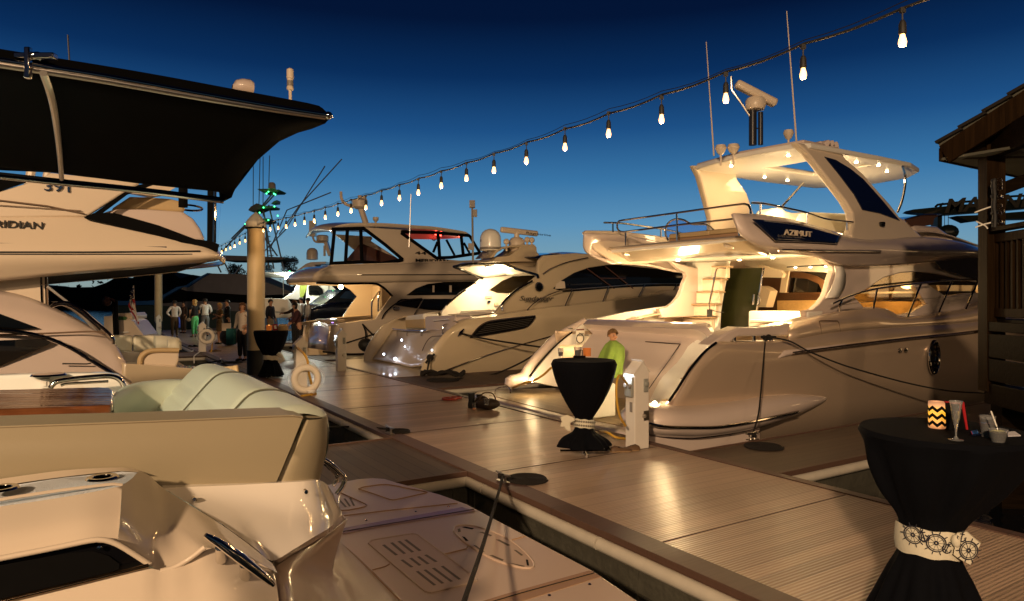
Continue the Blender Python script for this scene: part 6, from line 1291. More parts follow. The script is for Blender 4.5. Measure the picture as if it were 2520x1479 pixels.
# small white boat with the flag and the dark arch beyond
B7 = thing('flag_boat', onY('B', 900, 690, 23), 'small white boat stern beyond the left cruiser bench, by the draped flag', 'motor boat')
def f7(nm, mt, pts, d=23, t=1.5, c='B', b=.02): m = MB(); m.slab(tY(c, pts, d), V3((-.3, t, 0))); return m.build(nm, mt, B7, smooth=False, bevel=b)
f7('hull', GELC, [(765, 550), (900, 540), (985, 590), (1060, 690), (1060, 760), (765, 760)]); f7('cabin_top', GELC, [(825, 530), (960, 524), (978, 545), (975, 570), (825, 565)], 23.2); f7('deck_plate', GELW, [(880, 665), (950, 660), (955, 672), (880, 678)], 22.9, .3)
f7('green_sticker', mat('sticker_green', (.05, .14, .04), .6), [(910, 565), (925, 550), (940, 562), (928, 578)], 22.97, .02, b=0)
for x, y0 in ((838, 435), (858, 432)): m = MB(); m.tube(tY('B', [(x, y0), (x+10, 690)], 22.5), .05, 8); m.build('arch_leg', BLK, B7)
m = MB(); m.tube(tY('B', [(775, 410), (800, 420), (858, 440)], 22.5), .05, 6); m.ball(onY('B', 790, 440, 22.5), .15, 8); m.build('folded_gear', mat('dark_red_brown', (.06, .025, .02), .7), B7)
FG = thing('flag', onY('B', 1010, 600, 22), 'draped stars and stripes flag on a white staff at the small boat stern', 'flag')
m = MB(); m.tube(tY('B', [(985, 322), (990, 450), (1020, 610)], 22), .022, 6); m.build('staff', GELC, FG)
red, wht, nvy = mat('flag_red', (.35, .015, .02), .8), mat('flag_white', (.7, .68, .65), .8), mat('flag_navy', (.015, .025, .12), .8)
Lr = crom(tY('B', [(983, 335), (965, 385), (948, 440), (946, 475), (968, 512), (990, 545), (1006, 585), (1018, 608)], 21.97), 40); Rr = crom(tY('B', [(986, 335), (988, 385), (992, 440), (1000, 485), (1010, 520), (1016, 560), (1020, 590), (1022, 610)], 21.97), 40)
m = MB()
for i in range(39):
    for j in range(6):
        q = [Lr[i].lerp(Rr[i], j/6), Lr[i].lerp(Rr[i], (j+1)/6), Lr[i+1].lerp(Rr[i+1], (j+1)/6), Lr[i+1].lerp(Rr[i+1], j/6)]
        q = [p + V3((0, -.05*math.sin(jj*2.1+i*.3), 0)) for p, jj in zip(q, (j, j+1, j+1, j))]
        m.mi = 2 if i < 12 else ((j + i//12) % 2)
        if i < 12 and (i*7+j*3) % 4 == 0: m.mi = 1
        m.add(q, [[0, 1, 2, 3]])
m.build('cloth', [red, wht, nvy], FG, smooth=False)
# ================================================================== COCKTAIL TABLES
CLOTH = mat('black_table_linen', (.0018, .0022, .004), .9, spec=.12, noise=.2, nscale=40, bump=.2, bscale=500)
LINEN = mat('natural_linen', (.62, .58, .46), .85, noise=.08, nscale=60, bump=.2, bscale=400)
def cloth(parent, c, prof, folds, amp, seed, seg=96, lean=0):
    random.seed(seed); ph = [random.uniform(0, 6.28) for _ in range(4)]; rows = []
    pr = crom([V3((r, z, a)) for r, z, a in prof], 46)
    for q in pr:
        r, z, a = q.x, q.y, max(0, q.z); row = []
        for k in range(seg):
            t = 2*math.pi*k/seg
            w = math.sin(folds*t + ph[0] + z*.8) + .6*math.sin((folds*1.7//1)*t + ph[1] - z*1.4) + .4*math.sin((folds*2.3//1)*t + ph[2])
            row.append(V3((c.x + lean*min(1, max(0, (1.08-z)/.5)) + math.cos(t)*r*(1+a*amp*w), c.y + math.sin(t)*r*(1+a*amp*w), c.z + z)))
        rows.append(row)
    m = MB(); m.grid(rows, closed=True); m.f.append([len(m.v)-seg+k for k in range(seg)]); m.m.append(0)
    return m.build('tablecloth', CLOTH, parent, ang=50)
def ctable(x, y, d, lab, prof, tie, seed, folds=9, lean=0):
    p = onY('P', x, y, d); p.z = 0
    t = thing('cocktail_table', p, lab, 'table', 'black draped cocktail tables')
    cloth(t, p, prof, folds, .07, seed, lean=lean)
    p = p + V3((lean, 0, 0))
    zt, rt, ht = tie; m = MB(); rows = []
    for i, (dz, dr) in enumerate(((-ht/2, .004), (-ht/2, .012), (-ht/6, .018), (ht/6, .016), (ht/2, .012), (ht/2, .004))):
        rows.append([V3((p.x + math.cos(a)*(rt+dr), p.y + math.sin(a)*(rt+dr), zt + dz - .018*math.cos(a-.9) + .004*math.sin(7*a))) for a in [2*math.pi*k/48 for k in range(48)]])
    m.grid(rows, closed=True); s = m.build('sash', LINEN, t)
    m = MB(); m.lathe([(.03, .0), (.03, 1.0)], p, 12); m.tube([p + V3((-.28, 0, .03)), p + V3((.28, 0, .03))], .018, 8); m.tube([p + V3((0, -.28, .03)), p + V3((0, .28, .03))], .018, 8); m.build('pedestal_base', CHR, t)
    return t, p, s
T1_, p1, s1 = ctable(2325, 740, 3.58, 'nearest black draped table with a ship wheel sash and chevron candle on top', [(.02, .05, 0), (.30, .05, .6), (.31, .06, .9), (.26, .18, .9), (.19, .36, .8), (.145, .47, .3), (.135, .53, .1), (.135, .58, .1), (.17, .68, .5), (.255, .80, .9), (.33, .93, .75), (.375, 1.03, .4), (.41, 1.10, .05), (.40, 1.12, 0), (.01, 1.12, 0)], (.55, .143, .14), 4, 8, lean=-.083)
T2_, p2, s2 = ctable(1437, 740, 8.03, 'black draped table beside the white pedestal, facing the boy', [(.02, .10, 0), (.20, .12, .6), (.30, .10, 1.3), (.26, .17, 1.0), (.13, .26, .5), (.10, .36, .1), (.105, .42, .1), (.17, .52, .2), (.26, .68, .2), (.33, .84, .15), (.375, 1.0, .05), (.39, 1.075, 0), (.38, 1.1, 0), (.01, 1.1, 0)], (.355, .108, .10), 7, 7)
T3_, p3, s3 = ctable(667, 740, 15.9, 'farthest black draped table, next to the nearest piling', [(.02, .08, 0), (.28, .06, .8), (.24, .15, .9), (.17, .35, .6), (.16, .42, .2), (.16, .5, .1), (.2, .58, .3), (.29, .75, .4), (.36, .95, .2), (.39, 1.08, 0), (.38, 1.1, 0), (.01, 1.1, 0)], (.47, .165, .10), 9, 8)
INK = mat('printed_ink', (.02, .02, .03), .8)
def wheel(c, ax, up, r, par):
    """ship's wheel print: rims, hub, spokes with handles; ax = outward normal"""
    rt = up.cross(ax).normalized(); up = ax.cross(rt).normalized(); m = MB()
    m.torus(c, r*.72, r*.05, ax, 28, 4, .4); m.torus(c, r*.58, r*.03, ax, 28, 4, .4); m.torus(c, r*.13, r*.07, ax, 14, 4, .4)
    for k in range(10):
        a = 2*math.pi*k/10; d = rt*math.cos(a) + up*math.sin(a); m.tube([c + d*r*.15, c + d*r*.75, c + d*r*.85, c + d*r*1.02], [r*.016, r*.016, r*.05, r*.03], 4)
    return m.build('ship_wheel_print', INK, par)
def anchor(c, ax, up, r, par):
    rt = up.cross(ax).normalized(); up = ax.cross(rt).normalized(); m = MB()
    m.tube([c + up*r*.7, c - up*r*.8], r*.09, 4); m.tube([c + up*r*.45 - rt*r*.35, c + up*r*.45 + rt*r*.35], r*.08, 4); m.torus(c + up*r*.85, r*.16, r*.06, ax, 12, 4)
    m.tube([c + (rt*math.cos(a)*.7 + up*(math.sin(a)*.7 - .1))*r for a in [math.pi*(1.05+.9*k/10) for k in range(11)]], r*.1, 4)
    for s in (-1, 1): m.tube([c + rt*s*r*.72 - up*r*.25, c + rt*s*r*.72 + up*r*.05, c + rt*s*r*.5 - up*r*.12], r*.06, 4)
    return m.build('anchor_print', INK, par)
def oncyl(px, py, R):                                   # point of the sash surface seen at that place
    r = ray('R', px, py); ox, oy = -p1.x, -p1.y; a = r.x**2+r.y**2; b = 2*(r.x*ox + r.y*oy); c = ox*ox+oy*oy-R*R
    d = max(b*b-4*a*c, 0); t = (-b-math.sqrt(d))/(2*a); q = CP + r*t; return q, V3((q.x-p1.x, q.y-p1.y, 0)).normalized()
for x, y, r in ((562, 1055, .060), (712, 1108, .060)): q, n_ = oncyl(x, y, .164); wheel(q, n_, Zv, r, s1)
for x, y, r, tl in ((630, 1060, .035, .3), (783, 1140, .032, -.5)): q, n_ = oncyl(x, y, .164); anchor(q, n_, (Zv + n_.cross(Zv)*tl).normalized(), r, s1)
dq = 3.39; tq = tY('R', [(842, 1045), (905, 1036), (950, 1075), (995, 1112), (965, 1180), (930, 1246), (870, 1215), (822, 1182), (835, 1110)], dq)
m = MB(); m.slab(tq, V3((.01, .012, 0))); ts = m.build('sash_tail', LINEN, T1_, smooth=False)
m = MB(); m.ball(onY('R', 838, 1095, 3.40), .03, 10, (.7, .8, 1.1)); m.build('sash_knot', LINEN, T1_)
wheel(onY('R', 920, 1155, 3.382), V3((0, -1, 0)), Zv, .062, ts); anchor(onY('R', 876, 1068, 3.382), V3((0, -1, 0)), (Zv + V3((.25, 0, 0))).normalized(), .03, ts)
# second table: sash bow, hanging tails, foot; print dots
m = MB(); m.slab(tY('M', [(725, 985), (790, 965), (850, 990), (870, 1020), (820, 1040), (828, 1125), (780, 1110), (760, 1075), (722, 1080), (740, 1030)], 7.88), V3((0, .03, 0))); m.build('sash_bow', LINEN, T2_, bevel=.01)
m = MB()
for k in range(26): 
    a = math.pi*(1.05+.9*(k % 13)/13); m.ball(V3((p2.x + .128*math.cos(a), p2.y+.128*math.sin(a), .335 + .045*(k//13) - .018*math.cos(a-.9))), .013, 6, (1, 1, 1), 4)
m.build('print_dots', mat('print_grey', (.2, .19, .15), .8), s2)
m = MB(); m.tube(tY('M', [(950, 1215), (962, 1240), (945, 1290), (938, 1330)], 7.9), [.012, .014, .014, .01], 8); m.build('table_foot', CHR, T2_)
m = MB(); m.slab(tZ('M', [(720, 1262), (860, 1222), (1020, 1215), (1100, 1222), (1040, 1245), (860, 1245)], .02), Zv*.01); m.build('fallen_cloth_hem', mat('grey_lining', (.22, .22, .24), .8), T2_)
for x, r in ((0, .022),): m = MB(); m.tube(tY('F', [(1895, 820), (1930, 850), (1952, 880), (1905, 900)], 15.7), .05, 6); m.build('sash_tail', LINEN, T3_)
# things standing on the tables
def cyl(nm, mt, p, prof, lab, cat, seg=24, group=None):
    m = MB(); m.lathe(prof, p, seg); return tag(m.build(nm, mt, None, loc=p), lab, cat, group)
CUPM = mat('clear_plastic_cup', (.9, .92, .95), .12, trans=.9, ior=1.15)
GLASS = mat('clear_glass', (.92, .95, .95), .06, trans=.86, ior=1.45)
def onTop(c, x, y, z=1.1): return onZ(c, x, y, z)
# chevron candle
pc = onTop('R', 716, 372, 1.121); CAN = thing('chevron_candle', pc, 'glowing pillar candle banded with black zigzags on the nearest table', 'candle', )
rC, hC = .0405, .142; m = MB(); m.lathe([(rC-.004, 0), (rC, .004), (rC, hC-.003), (rC-.003, hC), (rC-.008, hC), (rC-.009, hC-.012), (.001, hC-.014)], pc, 32)
wm = bpy.data.materials.new('glowing_wax'); wm.use_nodes = True; n = wm.node_tree.nodes; l = wm.node_tree.links; b = n['Principled BSDF']; b.inputs['Base Color'].default_value = (.35, .22, .13, 1); b.inputs['Roughness'].default_value = .5
g = n.new('ShaderNodeTexCoord'); sp = n.new('ShaderNodeSeparateXYZ'); rp = n.new('ShaderNodeValToRGB'); l.new(g.outputs['Object'], sp.inputs[0]); mr = n.new('ShaderNodeMapRange'); mr.inputs[2].default_value = hC; l.new(sp.outputs['Z'], mr.inputs[0]); l.new(mr.outputs[0], rp.inputs[0])
e = rp.color_ramp.elements; e[0].position = 0; e[0].color = (.28, .10, .045, 1); e[1].position = 1; e[1].color = (.22, .09, .05, 1)
for q_, c_ in ((.22, (.85, .33, .06)), (.5, (1, .46, .02)), (.72, (1, .50, .03)), (.86, (.7, .3, .12))): k_ = e.new(q_); k_.color = (*c_, 1)
l.new(rp.outputs[0], b.inputs['Emission Color']); b.inputs['Emission Strength'].default_value = 1.05
m.build('wax', wm, CAN)
for k, zc in enumerate((.028, .066, .105)):
    m = MB(); N_ = 72; A_, B__ = [], []
    for i in range(N_+1):
        t = 2*math.pi*i/N_; f = (i % 12)/12; zz_ = .009*(1-abs(2*f-1)*2); rr1 = rC+.0012
        A_.append(V3((pc.x+rr1*math.cos(t), pc.y+rr1*math.sin(t), pc.z+zc+zz_-.0095))); B__.append(V3((pc.x+rr1*math.cos(t), pc.y+rr1*math.sin(t), pc.z+zc+zz_+.0095)))
    m.grid([A_, B__]); m.build('zigzag_band', BLK, CAN, smooth=False)
pf_ = onTop('R', 838, 448, 1.121); FL = thing('champagne_flute', pf_, 'clear champagne flute half full on the nearest table', 'glass')
m = MB(); m.lathe([(.033, 0), (.033, .002), (.012, .006), (.004, .02), (.005, .045), (.006, .06), (.011, .08), (.017, .11), (.021, .145), (.025, .17), (.030, .19), (.0285, .19), (.024, .17), (.0195, .145), (.0155, .11), (.009, .082), (.001, .075)], pf_, 28); m.build('glass', GLASS, FL)
m = MB(); m.lathe([(.001, .077), (.0088, .084), (.0152, .112), (.0188, .142), (.001, .1421)], pf_, 24); m.build('champagne', mat('champagne_liquid', (.75, .72, .30), .02, trans=.9, ior=1.33), FL)
fp = onTop('R', 845, 395, 1.121); FR = thing('menu_stand', fp, 'black and red menu stand behind the champagne flute', 'menu stand')
dF = fp.y + .06; m = MB(); m.slab(tY('R', [(772, 205), (890, 210), (912, 385), (780, 395)], dF), V3((0, .006, 0))); m.build('board', BLK, FR, smooth=False)
m = MB(); m.slab(tY('R', [(872, 212), (892, 213), (917, 385), (905, 388)], dF-.004), V3((0, .012, 0))); m.slab(tY('R', [(770, 202), (892, 206), (892, 214), (770, 210)], dF-.004), V3((0, .012, 0))); m.build('red_edge', mat('red_card', (.30, .008, .012), .5), FR, smooth=False)
pk = onTop('R', 1040, 428, 1.121); c1_ = thing('tumbler', pk, 'plastic tumbler of pink drink behind the dessert cup', 'cup')
m = MB(); m.lathe([(.026, 0), (.036, .105), (.0345, .105), (.025, .004), (.001, .004)], pk, 24); m.build('cup', CUPM, c1_)
m = MB(); m.lathe([(.001, .005), (.0248, .005), (.031, .068), (.001, .069)], pk, 20); m.build('drink', mat('pink_drink', (.30, .02, .04), .2, noise=.2, nscale=30), c1_)
pk = onTop('R', 1108, 462, 1.121); c2_ = thing('dessert_cup', pk, 'small clear cup of pale dip with a white spoon at the table edge', 'cup')
m = MB(); m.lathe([(.026, 0), (.042, .062), (.0405, .062), (.025, .003), (.001, .003)], pk, 24); m.build('cup', CUPM, c2_)
m = MB(); m.lathe([(.001, .004), (.026, .004), (.036, .046), (.025, .055), (.001, .058)], pk, 20); m.build('dip', mat('pale_green_dip', (.50, .50, .25), .6, noise=.3, nscale=90, bump=.4, bscale=120), c2_)
m = MB(); a_, b_ = onY('R', 1098, 362, pk.y), onY('R', 1062, 265, pk.y-.01); m.tube([a_, b_], [.003, .0035], 8); m.build('spoon', GELW, c2_)
nz = onTop('R', 1210, 420, 1.123); m = MB(); m.slab([onTop('R', x, y, 1.1225) for x, y in [(1165, 400), (1215, 398), (1252, 424), (1170, 428)]], Zv*.004); tag(m.build('paper_napkin', mat('napkin_paper', (.5, .5, .55), .9), None, smooth=False), 'folded white paper napkin beside the dessert cup', 'napkin')
m = MB(); m.slab([onTop('R', x, y, 1.1222) for x, y in [(930, 405), (975, 395), (1000, 420), (940, 428)]], Zv*.012); tag(m.build('dark_napkin', NAVY, None, smooth=False, bevel=.004), 'crumpled navy napkin between flute and pink tumbler', 'napkin')
def cupT(x, y, h, r, lab, drinkc, fill):
    p = onTop('M', x, y, 1.101); t = thing('tumbler', p, lab, 'cup'); m = MB(); m.lathe([(r*.75, 0), (r, h), (r*.96, h), (r*.72, .004), (.001, .004)], p, 20); m.build('cup', CUPM, t)
    m = MB(); m.lathe([(.001, .005), (r*.72, .005), (r*(.72+.22*fill), h*fill), (.001, h*fill+.001)], p, 18); m.build('drink', mat('drink_'+lab[:5].strip().lower(), drinkc, .15), t)
cupT(729, 408, .10, .037, 'tumbler of amber drink at the left of the middle table', (.25, .05, .01), .5)
cupT(890, 402, .11, .050, 'wide tumbler of pale drink in the middle of the middle table', (.45, .33, .10), .6)
p = onTop('M', 978, 408, 1.101); t = thing('candle_holder', p, 'amber glass candle holder glowing on the middle table', 'candle holder')
m = MB(); m.lathe([(.048, 0), (.052, .1), (.049, .1), (.046, .004), (.001, .004)], p, 24); m.build('glass_bowl', mat('amber_glass', (.40, .12, .03), .2, emis=(.8, .20, .03), estr=.22), t); m = MB(); m.lathe([(.02, .006), (.02, .07), (.001, .075)], p, 12); m.build('flame', emat('candle_flame', (1, .4, .08), 3), t)
m = MB(); m.box(onTop('M', 905, 412, 1.115), (.15, .05, .025)); m.tube(tY('M', [(905, 352), (935, 352), (932, 412), (905, 410)], onTop('M', 905, 412, 1.115).y), .006, 6); tag(m.build('sunglasses', BLKG, None, bevel=.008), 'black sunglasses and strap lying in front of the pale drink', 'sunglasses')
p = onTop('F', 1808, 592, 1.101); t = thing('candle_holder', p, 'small lit amber candle on the farthest table', 'candle holder'); m = MB(); m.lathe([(.06, 0), (.07, .12), (.06, .12), (.05, .01)], p, 16); m.build('glass_bowl', MT['amber_glass'], t); m = MB(); m.ball(p + Zv*.1, .03, 8); m.build('flame', MT['candle_flame'], t)
p = onTop('F', 1868, 592, 1.101); t = thing('framed_sign', p, 'small red framed sign on the farthest table', 'sign'); d = p.y
m = MB(); m.slab(tY('F', [(1842, 532), (1888, 530), (1896, 588), (1848, 590)], d), V3((0, .03, 0))); m.build('frame', MT['red_card'], t, smooth=False); m = MB(); m.slab(tY('F', [(1856, 545), (1878, 544), (1884, 574), (1860, 576)], d-.01), V3((0, .01, 0))); m.build('card', GELW, t, smooth=False)
p = onTop('F', 1945, 592, 1.101); t = thing('bread_basket', p, 'pale basket of food on the farthest table', 'basket'); m = MB(); m.lathe([(.11, 0), (.14, .10), (.12, .10), (.10, .03)], p, 18, sy=.7); m.build('basket', mat('wicker', (.4, .28, .14), .8, noise=.4, nscale=60), t); m = MB(); [m.ball(p + V3((dx, 0, .1)), .05, 8) for dx in (-.06, .0, .06)]; m.build('bread_rolls', SEATT, t)

# ================================================================== SHORE-POWER PEDESTALS
PW = mat('pedestal_white', (.68, .64, .58), .45, noise=.06, nscale=6)
LENS = emat('pedestal_lens', (.85, .93, 1), 5)
def pedestal(p, lab, lit=False, h=1.07):
    """gabled white cabinet; local frame: faces along the dock axes"""
    t = thing('power_pedestal', p, lab, 'power pedestal', 'shore power pedestals')
    w, d = .115, .085
    def Q(a, b, z): return p + Nv*a + Dv*b + Zv*z          # a across the dock, b along it
    m = MB(); fr = [Q(-w, -d, 0), Q(w, -d, 0), Q(w, -d, h-.14), Q(.02, -d, h), Q(-w, -d, h-.14)]; m.slab(fr, Dv*2*d); m.build('cabinet', PW, t, smooth=False, bevel=.008)
    m = MB(); m.slab([Q(-.02, -d-.006, h+.012), Q(w+.012, -d-.006, h-.13), Q(w+.012, -d-.006, h-.145), Q(-.0, -d-.006, h-.005)], Dv*(2*d+.012)); m.slab([Q(.03, -d-.006, h+.012), Q(-w-.03, -d-.006, h-.16), Q(-w-.02, -d-.006, h-.175), Q(.03, -d-.006, h-.003)], Dv*(2*d+.012)); m.build('roof', PW, t, smooth=False)
    m = MB(); m.slab([Q(-w-.004, -d+.015, h-.19), Q(-w-.004, d-.015, h-.19), Q(-w-.004, d-.015, h-.44), Q(-w-.004, -d+.015, h-.44)], Nv*-.03); m.build('socket_box', mat('grey_lid', (.26, .27, .25), .3) if 'grey_lid' not in MT else MT['grey_lid'], t, bevel=.01)
    for b in (-.035, .035):
        m = MB(); m.lathe([(.03, 0), (.03, .02), (.022, .028), (.001, .028)], Q(-w-.034, b, h-.30), 14, axis=-Nv); m.build('outlet', MT['grey_base'], t)
    m = MB(); m.slab([Q(.02, -d-.004, h-.22), Q(.085, -d-.004, h-.22), Q(.085, -d-.004, h-.38), Q(.02, -d-.004, h-.38)], Dv*-.014); m.lathe([(.03, 0), (.03, .02), (.001, .024)], Q(.052, -d-.02, h-.28), 14, axis=-Dv); m.build('meter', MT['grey_lid'], t, bevel=.004)
    m = MB(); m.slab([Q(-w-.004, -d+.04, h-.50), Q(-w-.004, 0, h-.50), Q(-w-.004, 0, h-.62), Q(-w-.004, -d+.04, h-.62)], Nv*-.004); m.build('instruction_plate', MT['grey_base'], t, smooth=False)
    m = MB(); m.lathe([(.028, 0), (.02, .03), (.012, .05)], Q(.03, -d, .40), 12, axis=-Dv); m.box(Q(.07, -d-.002, .40), (.09, .006, .12), Matrix.Rotation(TH, 3, 'Z')); m.build('hose_bib', ALU, t)
    m = MB(); m.slab([Q(-w-.035, -d+.01, h-.185), Q(-w-.035, d-.01, h-.185), Q(-w+.01, d-.01, h-.13), Q(-w+.01, -d+.01, h-.13)], V3((0, 0, -.006)) - Nv*.006); m.build('lamp_lens', LENS if lit else MT['grey_lid'], t, smooth=False)
    if lit: lamp('POINT', 'pedestal_lamp', Q(-w-.10, 0, h-.22), 1.6, (.85, .93, 1), .03)
    return t, Q
P1_, Q1f = pedestal(onZ('M', 1452, 1275, 0), 'nearest white power pedestal, lamp lit, standing beside the middle table', True)
P2_, Q2f = pedestal(onZ('H', 452, 1372, 0), 'white power pedestal by the sport cruiser platform, without a ring buoy', True)
P3_, Q3f = pedestal(onZ('F', 2120, 1170, 0), 'white power pedestal with a cord and white ring buoy, near the nearest piling')
P4_, Q4f = pedestal(onZ('F', 1150, 805, 0), 'white power pedestal with ring buoy in front of the man in grey trousers')
P5_, Q5f = pedestal(onZ('F', 722, 640, 0), 'farthest white power pedestal, at the foot of the second piling')
YC = mat('yellow_shore_cord', (.55, .32, .04), .5)
def cord(pts, lab, r=.016, nm='shore_power_cord', n=40, mt=None, cat='cord'):
    m = MB(); m.tube(pts, r, 8, n=n); return tag(m.build(nm, mt or YC, None), lab, cat)
pq = UV(Q1f(0, 0, 0))
cord([Q1f(-.15, 0, .78), onY('M', 1285, 590, 8.0), onY('M', 1256, 680, 7.9), onY('M', 1262, 850, 7.9), onY('M', 1290, 980, 7.95), onY('M', 1342, 1065, 8.05)], 'yellow cord looping down the side of the nearest pedestal', .014)
cord([onZ('M', 1345, 1190, .02), onZ('M', 1250, 1175, .06), onZ('M', 1170, 1130, .1), onZ('M', 1105, 1118, .02)], 'yellow hose curling on the dock edge behind the middle table', .016)
cord([onY('M', 640, 518, 11.5), onY('M', 560, 590, 11.7), onY('M', 470, 640, 11.9), onY('M', 380, 665, 12.1), onZ('M', 275, 710, .02)], 'yellow cord hanging over the lit corner of the big yacht platform', .02)
cord([Q3f(-.1, -.1, .85), onY('F', 2150, 820, 12.9), onY('F', 2185, 880, 12.9), onY('F', 2200, 1000, 13), onZ('F', 2230, 1190, .05), onZ('F', 2130, 1240, .02), onZ('F', 2270, 1215, .02)], 'yellow cord dropping behind the nearest ring buoy', .022)
cord([onY('F', 1135, 760, 24), onY('F', 1180, 800, 24), onZ('F', 1240, 800, .03), onY('F', 1250, 620, 24.2), onY('F', 1230, 600, 24.2)], 'thin yellow cord by the ring buoy in front of the grey trousers', .02)
cord([onZ('F', 1130, 800, .02), onZ('F', 1070, 850, .0), onZ('F', 1072, 915, -.2)], 'pale hose over the dock edge behind the left cruiser platform', .02, mt=PLAST)
cord([onZ('F', 1060, 790, .02), onZ('F', 1000, 840, -.1), onZ('F', 920, 865, -.3)], 'pale hose drooping to the left cruiser cockpit', .02, mt=PLAST)
RBM = mat('ring_buoy_white', (.72, .66, .56), .55, noise=.05, nscale=8, bump=.2, bscale=60)
def buoy(c, R, r, ax, lab):
    t = thing('ring_buoy', c - Zv*(R+r), lab, 'life ring', 'life rings on the pedestals'); m = MB(); m.torus(c, R, r, ax, 40, 12); m.build('ring', RBM, t)
    rt = Zv.cross(ax).normalized(); m = MB()
    for a0_ in range(4):
        a = math.pi/4 + a0_*math.pi/2; q = [c + (rt*math.cos(a+da) + Zv*math.sin(a+da))*(R + r*1.1 + .05*math.sin((da)/(math.pi/2)*math.pi)) - ax*0 for da in [k*math.pi/2/8 for k in range(9)]]; m.tube(q, .006, 5)
    m.build('grab_line', PLAST, t); return t
buoy(onY('F', 2172, 1070, 12.9) , .215, .065, (-Dv + V3((0, -.3, 0))).normalized(), 'nearest white ring buoy leaning on the pedestal with the yellow cord')
buoy(onY('F', 1195, 652, 23.6), .205, .06, (-Dv + V3((-.2, -.5, 0))).normalized(), 'white ring buoy hanging on the pedestal near the green trousers')
random.seed(5); m = MB(); cc = onZ('F', 2215, 1225, .04); m.tube([cc + V3((math.cos(k*.9)*(.06+.03*math.sin(k)), math.sin(k*.9)*.06, .03+.05*abs(math.sin(k*1.3)))) for k in range(40)], .007, 5, n=160); tag(m.build('line_bundle', PLAST, None), 'tangle of white throw line under the nearest ring buoy', 'rope')

# ================================================================== cleats, mooring lines, rope mats
def dcleat(p, ax, lab, s=1.0):
    t = thing('dock_cleat', p, lab, 'cleat', 'dock cleats'); m = MB(); m.tube([p + ax*a*s + Zv*z*s for a, z in ((-.13, .085), (-.07, .075), (0, .07), (.07, .075), (.13, .085))], [.008*s, .016*s, .018*s, .016*s, .008*s], 8); m.build('horn', ALU, t)
    m = MB(); m.tube([p - ax*.035*s, p - ax*.035*s + Zv*.07*s], .014*s, 8); m.tube([p + ax*.035*s, p + ax*.035*s + Zv*.07*s], .014*s, 8); m.box(p + Zv*.004, (.16*s, .06*s, .012), Matrix.Rotation(math.atan2(ax.y, ax.x), 3, 'Z')); m.build('base', ALU, t)
    m = MB(); m.tube([p + V3((math.cos(k*.8)*.04, math.sin(k*.8)*.03, .03 + .045*math.sin(k*.37)**2))*1 for k in range(30)], .014, 6, n=80); m.build('rope_turns', ROPE, t); return t
def coil(p, R, lab, sy=1):
    m = MB(); pts = []; N_ = int(R/.02); 
    for k in range(N_*24): a = 2*math.pi*k/24; r = .012 + .02*k/24; pts.append(p + V3((math.cos(a)*r, math.sin(a)*r*sy, .012 + .001*math.sin(a*3))))
    m.tube(pts, .0115, 5); return tag(m.build('rope_coil', ROPE, None), lab, 'rope', 'flat coils of mooring line')
def line(pts, r, lab, n=40): m = MB(); m.tube(pts, r, 6, n=n); return tag(m.build('mooring_line', ROPE, None), lab, 'rope', 'mooring lines')
ca = onZ('D', 1490, 570, .015); dcleat(ca, Dv, 'dock cleat in front of the near cruiser platform')
coil(onZ('D', 1652, 557, .004), .20, 'neat flat rope coil on the dock beside the nearest cleat')
e_ = onU('D', 1225, 1382, 2.75)
line([ca + Zv*.06, ca.lerp(e_, .3) + Zv*.02, ca.lerp(e_, .7) - Zv*.01, e_, e_ + (e_-ca)*.6], .013, 'dark line running from the nearest cleat over the near platform')
cb = onZ('D', 718, 240, .015); dcleat(cb, Dv, 'dock cleat by the left finger pier', 1.1); coil(onZ('D', 775, 230, .004), .17, 'small flat rope coil by the left finger pier cleat')
line([cb + Zv*.06, onY('D', 500, 195, 10.2), onY('D', 300, 196, 9.5), onY('D', 200, 200, 9)], .014, 'taut dark line from the left finger cleat to the near cruiser')
cc_ = onZ('F', 1340, 910, .015); dcleat(cc_, Dv, 'dock cleat by the woman in black trousers', 1.3); coil(onZ('F', 1425, 912, .004), .34, 'flat rope coil at the feet of the woman in black trousers')
line([cc_ + Zv*.06, onZ('F', 1200, 910, .02), onZ('F', 1110, 925, -.2)], .018, 'dark line leading off the dock toward the left cruiser stern')
cd = onZ('N', 865, 960, .015); dcleat(cd, Nv, 'cleat on the finger walkway beside the big yacht', 1.1); coil(onZ('N', 938, 1012, .0), .23, 'rope coil on the finger walkway below the big yacht')
b0_ = onU('N', 958, 262, 6.72); line([b0_, onU('N', 950, 292, 6.55), onU('N', 930, 520, 6.2), onU('N', 905, 780, 5.95), cd + Zv*.07], .012, 'steep dark line from the big yacht fairlead down to its finger cleat', 30)
line([b0_, onU('N', 1045, 272, 6.55), onU('N', 1130, 295, 6.5), onU('N', 1250, 360, 6.45), onU('N', 1500, 458, 6.3), onU('N', 1900, 570, 6.1), onU('N', 2200, 628, 5.9), onU('N', 2460, 645, 5.8)], .013, 'long dark line sagging along the big yacht hull', 60)
m = MB(); m.tube([b0_ + V3((math.cos(k*.9)*.06, math.sin(k*.9)*.03, -.05 + .08*abs(math.sin(k*.5)))) for k in range(24)], .015, 6, n=60); m.tube(tU('N', [(925, 262), (1020, 262)], 6.7), .02, 6); tag(m.build('line_wrap', ROPE, None), 'black line wrapped round the fairlead posts of the big yacht', 'rope')
ce_ = onZ('H', 1130, 1408, .03); dcleat(ce_, Nv, 'cleat on the finger by the sport cruiser quarter', 1.3)
line([onU('H', 1165, 1262, 15.2), onU('H', 1150, 1330, 15.1), onU('H', 1140, 1390, 15.0)], .022, 'short dark line at the sport cruiser quarter', 12)
m = MB(); m.ball(onU('H', 1165, 1268, 15.2), .09, 8); m.tube(tU('H', [(1130, 1310), (1165, 1270), (1200, 1240)], 15.15), .03, 6); tag(m.build('line_wrap', ROPE, None), 'black line wrapped on the sport cruiser stern cleat', 'rope')
